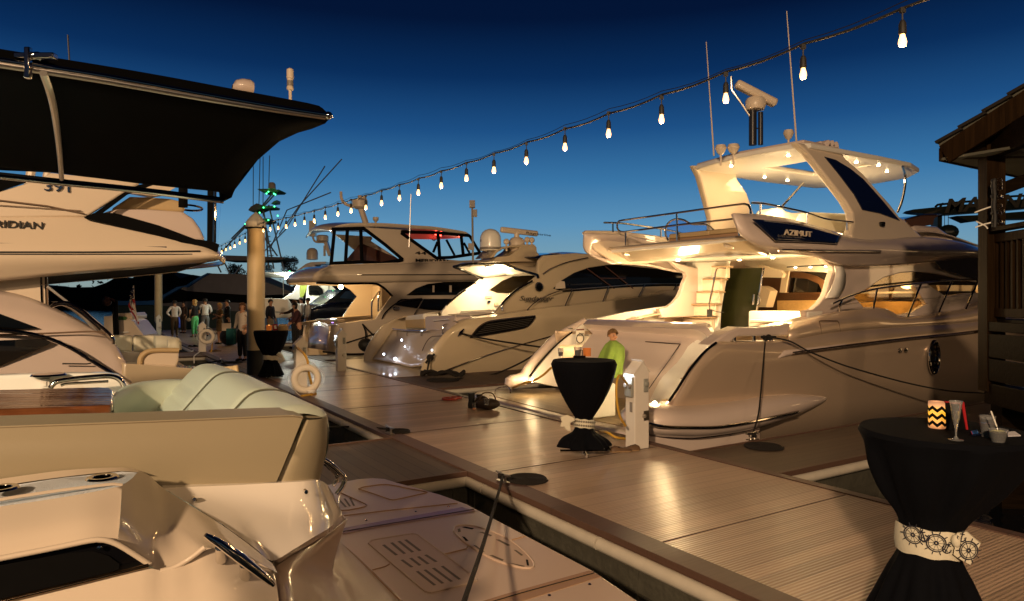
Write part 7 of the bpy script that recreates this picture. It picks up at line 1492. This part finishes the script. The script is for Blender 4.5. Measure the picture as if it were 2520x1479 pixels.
line([onU('I', 280, 962, 15.15), onU('I', 450, 1000, 14.9), onU('I', 700, 1040, 14.6), onU('I', 930, 1072, 14.4)], .022, 'straight dark line from the sport cruiser cleat toward the big yacht', 30)
line([onU('I', 1060, 965, 14.2), onU('I', 930, 1075, 14.3), onU('I', 780, 1180, 14.3), onU('I', 560, 1280, 14.3), onU('I', 380, 1320, 14.4), onZ('I', 230, 1325, .03)], .022, 'slack dark line drooping to the finger beside the sport cruiser', 50)
coil(onZ('I', 130, 1335, .004), .36, 'wide rope coil on the finger beside the sport cruiser'); m = MB(); random.seed(9); c9 = onZ('I', 130, 1295, .05); m.tube([c9 + V3((.5*math.sin(k*.35), .12*math.cos(k*1.1), .05+.05*math.sin(k*1.7))) for k in range(36)], .03, 6, n=110); tag(m.build('rope_heap', ROPE, None), 'messy black rope heap on the finger by the sport cruiser', 'rope')
line([onU('H', 625, 1000, 23.9), onU('H', 648, 1060, 23.8), onU('H', 650, 1150, 23.7)], .03, 'line holding the ball fender of the canvas-enclosed cruiser', 12)
line([onU('H', 625, 1000, 23.9), onU('H', 700, 1080, 23.4), onU('H', 780, 1145, 23)], .03, 'slanting dark line off the canvas-enclosed cruiser quarter', 12)
line([onZ('H', 310, 1220, .1), onZ('H', 480, 1240, .05), onZ('H', 640, 1238, .05), onU('H', 750, 1215, 20.2)], .035, 'dark line lying on the finger behind the sport cruiser', 16)

# ================================================================== shoes and small things left on the dock
def shoe(p, ang, L, mt, sole, lab, heel=0, nm='shoe'):
    t = thing(nm, p, lab, 'shoe'); R = Matrix.Rotation(ang, 3, 'Z'); rows = []
    for x, w, h in ((-.5, .03, .05), (-.46, .14, .16), (-.3, .17, .24), (-.12, .15, .2), (.1, .17, .13), (.3, .19, .10), (.44, .14, .07), (.5, .03, .03)):
        lift = heel*max(0, -x*1.4)
        rows.append([p + R @ V3((x*L, w*L*math.cos(a), lift + .01 + max(h*L*math.sin(a), 0))) for a in [math.pi*2*k/14 for k in range(14)]])
    m = MB(); m.grid(rows, closed=True); m.build('upper', mt, t)
    m = MB(); m.slab([p + R @ V3((x*L, w*L*.58, heel*max(0, -x*1.4))) for x, w in ((-.5, .1), (-.4, .28), (.1, .30), (.35, .34), (.5, .1), (.5, -.1), (.35, -.34), (.1, -.30), (-.4, -.28), (-.5, -.1))], Zv*.012); m.build('sole', sole, t)
    if heel: m = MB(); m.tube([p + R @ V3((-.42*L, 0, 0)), p + R @ V3((-.40*L, 0, heel*.7))], .006, 6); m.build('heel', mt, t)
    m = MB(); m.ball(p + R @ V3((-.2*L, 0, heel*.3+.2*L)), .14*L, 10, (1.2, .7, .25)); m.build('opening', BLK, t)
BR = mat('brown_leather', (.10, .055, .025), .5, noise=.3, nscale=20); SO = mat('tan_sole', (.28, .18, .09), .6)
shoe(onZ('M', 1085, 1300, .004), 1.7, .22, BLKG, BLKG, 'left black heeled shoe standing by the middle table', .05); shoe(onZ('M', 1166, 1302, .004), 1.5, .22, BLKG, BLKG, 'right black heeled shoe, nearer the pedestal', .05)
shoe(onZ('M', 1300, 1310, .004), .15, .27, BR, SO, 'brown leather loafer lying at the front of the pedestal foot'); shoe(onZ('M', 1375, 1300, .004), 3.3, .27, BR, SO, 'brown leather loafer against the nearest pedestal foot')
shoe(onZ('F', 1050, 755, .004), .2, .3, BLKG, BLKG, 'dark shoe on the dock edge left of the far ring buoy'); shoe(onZ('F', 1095, 752, .004), .1, .3, BLKG, BLKG, 'dark shoe just left of the pedestal with the far ring buoy')
shoe(onZ('F', 1255, 800, .004), .4, .27, BR, BLKG, 'brown sandal right of the far ring buoy pedestal'); shoe(onZ('F', 1300, 798, .004), .3, .27, BR, BLKG, 'brown sandal farther right beside its pair on the dock')
p = onZ('D', 1275, 65, .004); t = thing('tall_boot', p, 'pair of black boots on the dock at the big yacht platform corner', 'boots'); m = MB(); m.lathe([(.06, 0), (.065, .05), (.05, .12), (.06, .24), (.055, .25)], p, 14); m.lathe([(.06, 0), (.06, .05), (.05, .12), (.055, .22)], p + V3((.13, .06, 0)), 14); m.build('boot_pair', RUB, t)
p = onZ('D', 1293, 78, .004); t = thing('tumbler', p, 'clear cup with drink dregs standing by the black boots', 'cup'); m = MB(); m.lathe([(.028, 0), (.038, .11), (.036, .11), (.027, .004)], p, 16); m.build('cup', CUPM, t); m = MB(); m.lathe([(.001, .005), (.027, .005), (.028, .025), (.001, .026)], p, 16); m.build('drink', MT['amber_glass'], t)
p = onZ('D', 1385, 75, .004); t = thing('shoulder_bag', p, 'dark bag slumped on the dock by the yacht platform', 'bag'); m = MB(); m.ball(p + Zv*.09, .16, 14, (1.3, .8, .6)); m.ball(p + V3((-.1, .1, .12)), .1, 12, (1.2, .8, .9)); m.build('body', mat('dark_brown_bag', (.03, .018, .012), .6, bump=.5, bscale=20), t); m = MB(); m.tube([p + V3((-.15, 0, .12)), p + V3((-.08, 0, .26)), p + V3((.08, 0, .26)), p + V3((.15, 0, .12))], .01, 6, n=14); m.build('strap', BR, t)
p = onZ('D', 1378, 45, .16); m = MB(); m.lathe([(.03, 0), (.045, .1), (.042, .1), (.028, .003)], p, 16); tag(m.build('tumbler', CUPM, None), 'clear cup resting on the dark bag', 'cup')
p = onZ('D', 1128, 10, .004); m = MB(); m.torus(p + Zv*.02, .13, .022, Zv, 24, 6); m.torus(p + Zv*.03 + V3((.1, .05, 0)), .1, .018, Zv, 24, 6); tag(m.build('red_hose_coil', mat('red_hose', (.30, .03, .02), .5), None), 'small coiled red line on the dock before the dark bag', 'rope')
m = MB(); p = onZ('F', 1420, 740, .004); m.ball(p + Zv*.35, .4, 12, (1, .7, .9)); tag(m.build('covered_bag', RUB, None), 'big black bag on the dock beside the man in the dark suit', 'bag')
m = MB(); m.box(p + V3((-.02, -.25, .75)), (.35, .05, .3)); tag(m.build('paper_sheet', GELC, None), 'cream paper lying on the big black bag', 'paper')
# ================================================================== PEOPLE
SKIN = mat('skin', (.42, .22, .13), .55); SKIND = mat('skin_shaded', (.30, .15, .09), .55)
def skinned(chains, radii, P, name, mt, parent, sub=1, root='pelvis', extra=None, close=True):
    """continuous surface grown round a joint skeleton"""
    names = []; 
    for ch in chains:
        for k in ch:
            if k not in names: names.append(k)
    idx = {k: i for i, k in enumerate(names)}; ed = set()
    for ch in chains:
        for a, b in zip(ch, ch[1:]): ed.add(tuple(sorted((idx[a], idx[b]))))
    me = bpy.data.meshes.new('sk'); me.from_pydata([tuple(P[k]) for k in names], list(ed), [])
    ob = bpy.data.objects.new('sk', me); COL.objects.link(ob); ob.modifiers.new('s', 'SKIN')
    sv = me.skin_vertices[0].data
    for k in names: r = radii[k]; sv[idx[k]].radius = r if isinstance(r, tuple) else (r, r); sv[idx[k]].use_root = (k == (root if root in idx else names[0]))
    s = ob.modifiers.new('u', 'SUBSURF'); s.levels = s.render_levels = sub; bpy.context.view_layer.update()
    m2 = bpy.data.meshes.new_from_object(ob.evaluated_get(bpy.context.evaluated_depsgraph_get())); bpy.data.objects.remove(ob); bpy.data.meshes.remove(me)
    b = MB(); b.add([v.co.copy() for v in m2.vertices], [list(p.vertices) for p in m2.polygons]); bpy.data.meshes.remove(m2)
    if extra: b.join(extra)
    return b.build(name, mt, parent, ang=180)
def person(p, H, face, lab, top, bottom, hairc, hair='short', arms=None, legs=None, lean=(0, 0), topm=None, skirt=False, skin=SKIN, head_turn=0, sleeves=True, shoes=None, girth=1.0, jacket=None, shirt_len=.52, look_down=0):
    """face = compass angle the figure looks along; arms = {'L': (elbow, hand), 'R': ...} as (side, fwd, up) fractions of height"""
    t = thing('person', p, lab, 'person'); ca, sa = math.cos(face), math.sin(face)
    F_ = V3((ca, sa, 0)); Rt = V3((sa, -ca, 0))                   # forward, right
    def L(s, f, z): k = max(0, (z-.5)); return p + (Rt*(s + lean[0]*k) + F_*(f + lean[1]*k) + Zv*z)*H
    g = girth; P, R = {}, {}
    def J(n, c, r): P[n] = L(*c); R[n] = tuple(q*H for q in r) if isinstance(r, tuple) else r*H
    J('pelvis', (0, 0, .53), (.082*g, .062*g)); J('waist', (0, .005, .62), (.070*g, .052*g)); J('chest', (0, .0, .73), (.088*g, .062*g)); J('collar', (0, 0, .805), (.060, .042)); J('neck', (0, .004, .85), .030); J('skull', (0, .008, .885), .040); J('head', (0, .010, .925), (.047, .052)); J('crown', (0, .004, .965), (.038, .040))
    lg = legs or {'L': ((-.052, .01, .28), (-.055, 0, .045)), 'R': ((.052, .01, .28), (.055, 0, .045))}
    for s, sg in (('L', -1), ('R', 1)):
        J('hip'+s, (.048*sg, 0, .49), .056*g); J('knee'+s, lg[s][0], .036); J('ankle'+s, lg[s][1], .022); q = lg[s][1]; J('toe'+s, (q[0]+.01*sg, q[1]+.075, .018), .018)
        ar = (arms or {}).get(s, ((.135*sg, -.01, .64), (.145*sg, .04, .50)))
        J('shoulder'+s, (.100*sg, 0, .80), .034); J('elbow'+s, ar[0], .024); J('wrist'+s, ar[1], .0155)
        d = (V3(ar[1]) - V3(ar[0])).normalized(); h = V3(ar[1]) + d*.035; J('palm'+s, tuple(h), (.020, .011))
    body_ch = [['pelvis', 'waist', 'chest', 'collar', 'neck', 'skull', 'head', 'crown']]
    for s in 'LR': body_ch += [['pelvis', 'hip'+s, 'knee'+s, 'ankle'+s, 'toe'+s], ['collar', 'shoulder'+s, 'elbow'+s, 'wrist'+s, 'palm'+s]]
    ex = MB()
    for s, sg in (('L', -1), ('R', 1)):                            # fingers and thumb
        d = (P['palm'+s]-P['wrist'+s]).normalized(); sd = d.cross(F_); sd = sd.normalized() if sd.length > .1 else Rt; nn = d.cross(sd).normalized()
        for k, ln in enumerate((.036, .042, .040, .031)):
            b0 = P['palm'+s] + sd*(k-1.5)*.0085*H + d*.008*H; ex.tube([b0, b0 + d*ln*.5*H, b0 + (d*ln*.85 + nn*.012)*H], [.0048*H, .0044*H, .0034*H], 6)
        b0 = P['wrist'+s] + d*.012*H + sd*.016*H; ex.tube([b0, b0 + (sd*.014 + d*.014)*H, b0 + (sd*.018 + d*.030)*H], [.0055*H, .005*H, .004*H], 6)
    hd = head_turn; hf = F_*math.cos(hd) + Rt*math.sin(hd) - Zv*look_down; hf.normalize(); hr = hf.cross(Zv).normalized(); hc = P['head']
    ex.ball(hc + hf*.056*H - Zv*.006*H, .0085*H, 8, (.7, .7, 1.2), 6)                       # nose
    for sg in (-1, 1): ex.ball(hc + hr*sg*.050*H - Zv*.004*H, .012*H, 8, (.5, .6, 1), 6)   # ears
    bd = skinned(body_ch, R, P, 'body', skin, t, extra=ex)
    m = MB()
    for sg in (-1, 1): m.ball(hc + hf*.0505*H + hr*sg*.018*H + Zv*.007*H, .0055*H, 6, (1.2, 1, .7), 4)
    m.build('eyes', mat('eye_dark', (.02, .015, .012), .2) if 'eye_dark' not in MT else MT['eye_dark'], t)
    m = MB(); m.tube([hc + hf*.049*H + hr*k*.012*H - Zv*.027*H for k in (-1, 0, 1)], .0028*H, 5); m.build('mouth', mat('lips', (.28, .09, .07), .5) if 'lips' not in MT else MT['lips'], t)
    # hair cap open at the face
    m = MB(); rows = []
    lowz = {'short': -.10, 'bob': -.95, 'long': -1.5}[hair]
    for i in range(13):
        a = math.pi*.5*(1 - i/12*1.35); row = []
        for k in range(22):
            th = 2*math.pi*k/22; di = hf*math.cos(th) + hr*math.sin(th); fr = math.cos(th); a2 = a
            lim = (.32 if fr > .35 else (-.05 if abs(fr) <= .35 else -.45)); a2 = max(a, lim)
            row.append(hc + Zv*.006*H + (di*math.cos(a2)*(.056 if fr > .3 else .060) + Zv*math.sin(a2)*.058)*H*(1+.03*math.sin(5*th+i)))
        rows.append(row)
    m.grid(rows, closed=True)
    if hair != 'short':
        Lh = .055 if hair == 'bob' else .10; rows = []
        for i in range(5):
            f = i/4; rows.append([hc + (( -hf*math.cos(th)*(.058-.01*f) + hr*math.sin(th)*(.060-.008*f)) - Zv*(.01 + Lh*f))*H*(1) for th in [(-1.9 + 3.8*k/12) for k in range(13)]])
        m.grid(rows)
    m.build('hair', mat('hair_%.2f' % (hairc[0]*10), hairc, .6, noise=.3, nscale=60, bump=.6, bscale=90), t, solid=.01*H)
    # clothes: the same skeleton, a little fuller
    R2_ = dict(R)
    def fat(names, k, add=.006): return {n: (tuple(q*k+add*H for q in R[n]) if isinstance(R[n], tuple) else R[n]*k+add*H) for n in names}
    P2_ = dict(P); P2_['hem'] = L(0, 0, shirt_len); 
    tn = ['hem', 'waist', 'chest', 'collar']; ch = [['hem', 'waist', 'chest', 'collar']]; rr = fat(['waist', 'chest', 'collar'], 1.06); rr['hem'] = (.088*H*g, .068*H*g); rr['collar'] = (.062*H, .046*H)
    for s in 'LR':
        if sleeves is True: P2_['cuff'+s] = P['elbow'+s].lerp(P['wrist'+s], .85); rr['cuff'+s] = .020*H; ch.append(['collar', 'shoulder'+s, 'elbow'+s, 'cuff'+s]); rr.update(fat(['shoulder'+s, 'elbow'+s], 1.05))
        elif sleeves == 'short': P2_['cuff'+s] = P['shoulder'+s].lerp(P['elbow'+s], .7); rr['cuff'+s] = .034*H; ch.append(['collar', 'shoulder'+s, 'cuff'+s]); rr.update(fat(['shoulder'+s], 1.05))
    skinned(ch, rr, P2_, 'shirt' if not jacket else 'jacket', top, t, root='waist')
    if not skirt:
        ch = []; rr = fat(['pelvis'], 1.04, .004)
        for s in 'LR': P2_['leg_hem'+s] = P['knee'+s].lerp(P['ankle'+s], .9); rr['leg_hem'+s] = .036*H; ch.append(['pelvis', 'hip'+s, 'knee'+s, 'leg_hem'+s]); rr.update(fat(['hip'+s, 'knee'+s], 1.04))
        P2_['belt'] = L(0, 0, .575); rr['belt'] = (.078*H*g, .060*H*g); ch.append(['pelvis', 'belt']); skinned(ch, rr, P2_, 'trousers', bottom, t)
    else:
        m = MB(); rows = []
        for z, r in ((.60, .072), (.53, .095), (.42, .10), (.33, .105), (.31, .10)): rows.append([L(r*math.cos(a)*g, r*.8*math.sin(a)*g, z) + Rt*0 for a in [2*math.pi*k/20 for k in range(20)]])
        m.grid(rows, closed=True); m.build('skirt', bottom, t, solid=.006)
    for s in 'LR':
        a, b = P['ankle'+s], P['toe'+s]; m = MB(); dd = (b-a); dd.z = 0; dd.normalize(); c_ = V3((a.x, a.y, p.z)) ; m.tube([c_ - dd*.025*H + Zv*.022*H, c_ + dd*.02*H + Zv*.026*H, c_ + dd*.07*H + Zv*.018*H, c_ + dd*.10*H + Zv*.012*H], [.020*H, .026*H, .022*H, .010*H], 8); m.build('shoe', shoes or BLKG, t)
    return t, P, L
def cl(nm, c, r=.8): return mat(nm, c, r, noise=.12, nscale=12, bump=.3, bscale=25)
WSH = cl('white_shirt', (.62, .60, .58)); BRT = cl('brown_trousers', (.10, .065, .035)); GRT = cl('grey_trousers', (.12, .12, .13)); BKC = cl('black_cloth', (.008, .008, .010)); GNT = cl('green_trousers', (.12, .55, .20)); MRN = cl('maroon_jacket', (.045, .012, .016)); PAT = mat('patterned_dress', (.16, .11, .05), .8, noise=.9, nscale=14); NVJ = cl('navy_jacket', (.012, .014, .03)); KHK = cl('khaki_cloth', (.35, .30, .22)); DBR = cl('dark_brown_cloth', (.03, .015, .01)); TEA = cl('teal_bag_cloth', (.01, .09, .09))
dk, bl_, gb, br_ = (.012, .008, .006), (.45, .27, .09), (.30, .20, .12), (.10, .045, .02)
def at(x, y): return onZ('F', x, y, 0)
def H_(x, yf, yh): q = at(x, yf); return q, (yf-yh)*.25/1680*q.y
AWAY = math.atan2(Dv.y, Dv.x)
q, H = H_(880, 668, 292); t, P, L = person(q, H, AWAY+.1, 'person in white shirt, hand on hip, a blue jacket round the waist', WSH, BRT, dk, arms={'L': ((-.20, -.06, .66), (-.10, -.0, .57)), 'R': ((.15, .02, .67), (.10, .05, .56))}, shirt_len=.56)
m = MB(); m.loft([[L(.07, -.06, .56), L(.11, -.02, .56), L(.12, .03, .56)], [L(.08, -.07, .42), L(.13, -.03, .42), L(.13, .04, .42)], [L(.07, -.07, .27), L(.12, -.04, .26), L(.13, .02, .27)]], 8, nv=8); m.build('tied_jacket', cl('royal_blue_cloth', (.03, .06, .40)), t, solid=.01)
q, H = H_(1078, 660, 282); t, P, L = person(q, H, AWAY+.5, 'blonde person in black top and bright green trousers with a small cream bag', BKC, GNT, bl_, 'long', shoes=KHK, sleeves='short', arms={'L': ((-.14, .0, .66), (-.10, .06, .60)), 'R': ((.13, 0, .65), (.12, .05, .56))}, shirt_len=.60)
bgp = L(-.14, .05, .46); BG = thing('handbag', bgp - Zv*.08, 'small cream handbag at the hip of the person in green trousers', 'bag'); m = MB(); m.ball(bgp, .085*H/1.7, 12, (1.2, .6, 1)); m.build('pouch', KHK, BG, bevel=0); m = MB(); m.tube([bgp, L(-.11, .03, .65), L(-.08, .0, .80)], .008, 5); m.build('strap', BR, BG)
q, H = H_(1180, 652, 272); person(q, H, AWAY-.05, 'person seen from behind in white shirt and grey trousers', WSH, GRT, dk, arms={'L': ((-.155, .02, .66), (-.10, .09, .60)), 'R': ((.155, .02, .66), (.13, .10, .62))}, girth=1.05, shirt_len=.57)
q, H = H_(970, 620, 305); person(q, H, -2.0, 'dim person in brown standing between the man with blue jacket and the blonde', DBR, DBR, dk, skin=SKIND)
q, H = H_(1325, 725, 315); t, P, L = person(q, H, -2.3, 'person with short fair hair in a patterned dress holding a glass', PAT, PAT, bl_, 'bob', skirt=True, sleeves='short', arms={'L': ((-.13, .03, .65), (-.05, .12, .69)), 'R': ((.13, .02, .64), (.09, .10, .62))})
q, H = H_(1400, 705, 285); person(q, H, -2.5, 'person in a dark suit holding a drink beside the patterned dress', BKC, BKC, dk, arms={'L': ((-.15, .02, .66), (-.08, .12, .63)), 'R': ((.15, .0, .65), (.10, .10, .60))}, girth=1.15, jacket=True, shirt_len=.46)
q, H = H_(1550, 892, 312); t, P, L = person(q, H, -1.9, 'person in cream blouse and wide black trousers left of the nearest piling', cl('cream_blouse', (.52, .44, .36)), BKC, br_, 'bob', arms={'L': ((-.14, -.02, .65), (-.12, .08, .60)), 'R': ((.15, -.02, .65), (.16, .02, .53))}, girth=1.08, shirt_len=.48, skin=SKIN)
bgp = L(.20, .05, .46); m = MB(); m.box(bgp - Zv*.08, (.28, .12, .48), Matrix.Rotation(-.3, 3, 'Z')); BG = tag(m.build('tote_bag', TEA, None, bevel=.02), 'teal tote bag hanging beside the person in cream blouse', 'bag')
q, H = H_(1822, 700, 282); person(q, H, math.atan2(-.3, 1), 'person in navy jacket and pale trousers between piling and navy cruiser', NVJ, KHK, dk, jacket=True, shirt_len=.47)
q, H = H_(2110, 815, 312); person(q, H, math.atan2(-.6, -.8), 'person in maroon jacket leaning over the farthest table', MRN, BKC, dk, 'bob', arms={'L': ((-.11, .08, .66), (-.04, .17, .58)), 'R': ((.14, .05, .66), (.10, .16, .58))}, lean=(.0, .22), jacket=True, shirt_len=.46, girth=1.1, look_down=.3)
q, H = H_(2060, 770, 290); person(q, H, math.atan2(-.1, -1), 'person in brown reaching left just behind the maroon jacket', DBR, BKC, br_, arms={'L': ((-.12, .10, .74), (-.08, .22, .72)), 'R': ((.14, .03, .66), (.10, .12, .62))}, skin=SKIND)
q, H = H_(2128, 660, 262); person(q, H, math.atan2(-.2, -1), 'waiter-like person in white shirt farther left by the navy cruiser', WSH, BKC, dk, jacket=None)
q, H = H_(2192, 680, 268); t, P, L = person(q, H, math.atan2(-.5, -1), 'person in white shirt with dark braces looking down by the navy cruiser', WSH, GRT, dk, look_down=.25)
for sg in (-1, 1): m = MB(); m.tube([L(.04*sg, .075, .58), L(.05*sg, .078, .72), L(.045*sg, .05, .84), L(.03*sg, -.06, .80), L(.01*sg, -.08, .6)], .012, 5, n=14); m.build('brace_strap', BKC, t)

# ------------------------------------------------------------------ the boy wrapped in a green towel
bd = 10.6
def BY(x, y, dd=0): return onY('M', x, y, bd+dd)
k = .2604/1680*bd
base = BY(1160, 745); base.z = 0.0; bt = thing('person', base, 'small child with short fair hair wrapped in a lime green towel', 'person')
hc = BY(1222, 208); P = {'seat': BY(1200, 590, .05), 'belly': BY(1215, 470, .03), 'chest': BY(1225, 330, .02), 'neckb': BY(1224, 285), 'jaw': BY(1224, 250, -.0), 'head': BY(1221, 212), 'crown': BY(1218, 178, .005),
     'hipL': BY(1150, 610, .12), 'kneeL': BY(1020, 640, .12), 'ankL': BY(1010, 830, .12), 'toeL': BY(975, 870, .12), 'hipR': BY(1160, 620, -.05), 'kneeR': BY(1030, 650, -.05), 'ankR': BY(1020, 840, -.05), 'toeR': BY(985, 875, -.05),
     'shL': BY(1170, 310, .02), 'elL': BY(1150, 400, -.02), 'wrL': BY(1200, 430, -.12), 'shR': BY(1278, 312, .02), 'elR': BY(1300, 400, -.02), 'wrR': BY(1250, 440, -.12)}
seat_ = MB(); q_ = BY(1080, 660); seat_.boxuv(UV(q_)[0]-.2, UV(q_)[0]+.25, UV(q_)[1]-.25, UV(q_)[1]+.2, .012, q_.z); tag(seat_.build('storage_box', GELW, None, bevel=.03), 'low white storage box the child sits on behind the middle table', 'box')
R = {'seat': (.09, .08), 'belly': (.08, .07), 'chest': (.085, .06), 'neckb': .035, 'jaw': (.036, .040), 'head': (.052, .056), 'crown': (.042, .046), 'hipL': .06, 'kneeL': .04, 'ankL': .026, 'toeL': .02, 'hipR': .06, 'kneeR': .04, 'ankR': .026, 'toeR': .02, 'shL': .036, 'elL': .026, 'wrL': .018, 'shR': .036, 'elR': .026, 'wrR': .018}
for k_ in R: sc_k = 1.32 if k_ in ('jaw', 'head', 'crown') else 1.15; R[k_] = tuple(x*sc_k for x in R[k_]) if isinstance(R[k_], tuple) else R[k_]*sc_k
SKB = mat('child_skin', (.52, .27, .15), .5)
hf = V3((.32, -.94, -.05)).normalized(); hr = hf.cross(Zv).normalized(); hU = hr.cross(hf).normalized(); hc = P['head']; hf, hr, hU = hf*1.32, hr*1.32, hU*1.32
ex = MB(); ex.tube([hc + hf*.052 + hU*.008, hc + hf*.062 - hU*.008, hc + hf*.064 - hU*.015], [.005, .008, .009], 8); ex.ball(hc + hf*.045 - hU*.045, .02, 8, (1.2, .9, .7))
for sg in (-1, 1): ex.ball(hc + hr*sg*.053 - hU*.004, .015, 8, (.5, .7, 1.1)); ex.ball(hc + hf*.042 + hr*sg*.024 - hU*.018, .02, 8)
skinned([['seat', 'belly', 'chest', 'neckb', 'jaw', 'head', 'crown'], ['seat', 'hipL', 'kneeL', 'ankL', 'toeL'], ['seat', 'hipR', 'kneeR', 'ankR', 'toeR'], ['chest', 'shL', 'elL', 'wrL'], ['chest', 'shR', 'elR', 'wrR']], R, P, 'body', SKB, bt, sub=2, root='seat', extra=ex)
for sg in (-1, 1):
    m = MB(); e_ = hc + hf*.052 + hr*sg*.020 + hU*.006; m.ball(e_, .0085, 8, (1.2, .7, .75)); ey = m.build('eye', mat('eye_white', (.5, .45, .42), .2) if 'eye_white' not in MT else MT['eye_white'], bt)
    m = MB(); m.ball(e_ + hf*.006 + hr*.001, .0048, 8); m.build('iris', MT['eye_dark'], ey)
    m = MB(); m.tube([e_ + hU*.013 + hr*a + hf*.002 for a in (-.012, 0, .012)], [.0015, .0028, .0015], 5); m.build('eyebrow', mat('brow', (.12, .06, .03), .7) if 'brow' not in MT else MT['brow'], bt)
m = MB(); m.tube([hc + hf*.055 + hr*a - hU*(.030+abs(a)*.1) for a in (-.014, -.005, .005, .014)], [.002, .004, .004, .002], 6); m.build('mouth', MT['lips'], bt)
m = MB(); rows = []
for i in range(14):
    a = math.pi*.5*(1-i/13*1.4); row = []
    for q_ in range(28):
        th = 2*math.pi*q_/28; fr = math.cos(th); lim = .52 if fr > .45 else (.12 if fr > -.1 else -.5); a2 = max(a, lim); di = hf*math.cos(th) + hr*math.sin(th)
        row.append(hc + hU*.012 + di*math.cos(a2)*.064*(1 + .04*math.sin(th*7+i)) + hU*math.sin(a2)*.066*(1+.03*math.sin(th*5)))
    rows.append(row)
m.grid(rows, closed=True); m.build('hair', mat('fair_hair', (.20, .11, .04), .6, noise=.3, nscale=60, bump=.8, bscale=120), bt, solid=.008)
TW = mat('lime_towel', (.24, .38, .07), .9, noise=.15, nscale=25, bump=.5, bscale=200)
sil = [(262, 1196, 1252, .05), (278, 1180, 1272, .075), (300, 1155, 1300, .10), (330, 1140, 1322, .12), (370, 1122, 1322, .14), (420, 1108, 1318, .15), (480, 1100, 1300, .15), (540, 1098, 1292, .15), (580, 1100, 1280, .15), (605, 1110, 1262, .14)]
rows = []
for y, xa, xb, dp in sil:
    a, b = BY(xa, y), BY(xb, y); c_ = (a+b)/2; w = (b.x-a.x)/2; f = min(1, max(0, (y-270)/200)); row = []
    for q_ in range(56):
        th = 2*math.pi*q_/56; fo = 1 + (.05+.17*f)*math.sin(th*6 + y*.004 + .5*math.sin(y*.012)) + (.015+.06*f)*math.sin(th*11 + 1 + y*.007)
        row.append(V3((c_.x + w*math.cos(th)*fo, c_.y + dp*1.15*math.sin(th)*fo, a.z + .012*f*math.sin(th*3))))
    rows.append(row)
m = MB(); rows = [[crom([r[j] for r in rows], 28)[i] for j in range(56)] for i in range(28)]; m.grid(rows, closed=True); m.build('towel', TW, bt, solid=.012, ang=180)
# ================================================================== unseen waterfront building, added off the right edge to darken and warm hull reflections
WB = thing('unseen_building', (25, 5, WZ), 'dark unseen waterfront building with warm lit windows, added for the hull reflections', 'building')
m = MB(); m.box((29, 5, 3.4), (8, 44, 8)); m.build('wall', mat('dark_clapboard', (.05, .035, .025), .8, noise=.3, nscale=4), WB, smooth=False)
m = MB(); m.add([(24, -18, 7.4), (24, 28, 7.4), (34, 28, 7.4), (34, -18, 7.4), (29, -18, 10), (29, 28, 10)], [[0, 1, 5, 4], [2, 3, 4, 5], [0, 4, 3], [1, 2, 5], [0, 3, 2, 1]]); m.build('roof', MT['dark_shingle'], WB, smooth=False)
WL = emat('lit_window_glow', (1, .60, .25), 2.5)
for k in range(9):   # lit windows, added for warm streaks in the hull reflections
    y = -15 + k*4.8; m = MB(); m.box((24.97, y, 2.6), (.06, 1.7, 1.5)); w = m.build('window_frame', GELC, WB, smooth=False); m = MB()
    for a in (-.42, .42): m.box((24.93, y+a, 2.6), (.04, .72, 1.3))
    m.build('pane', WL, w, smooth=False)
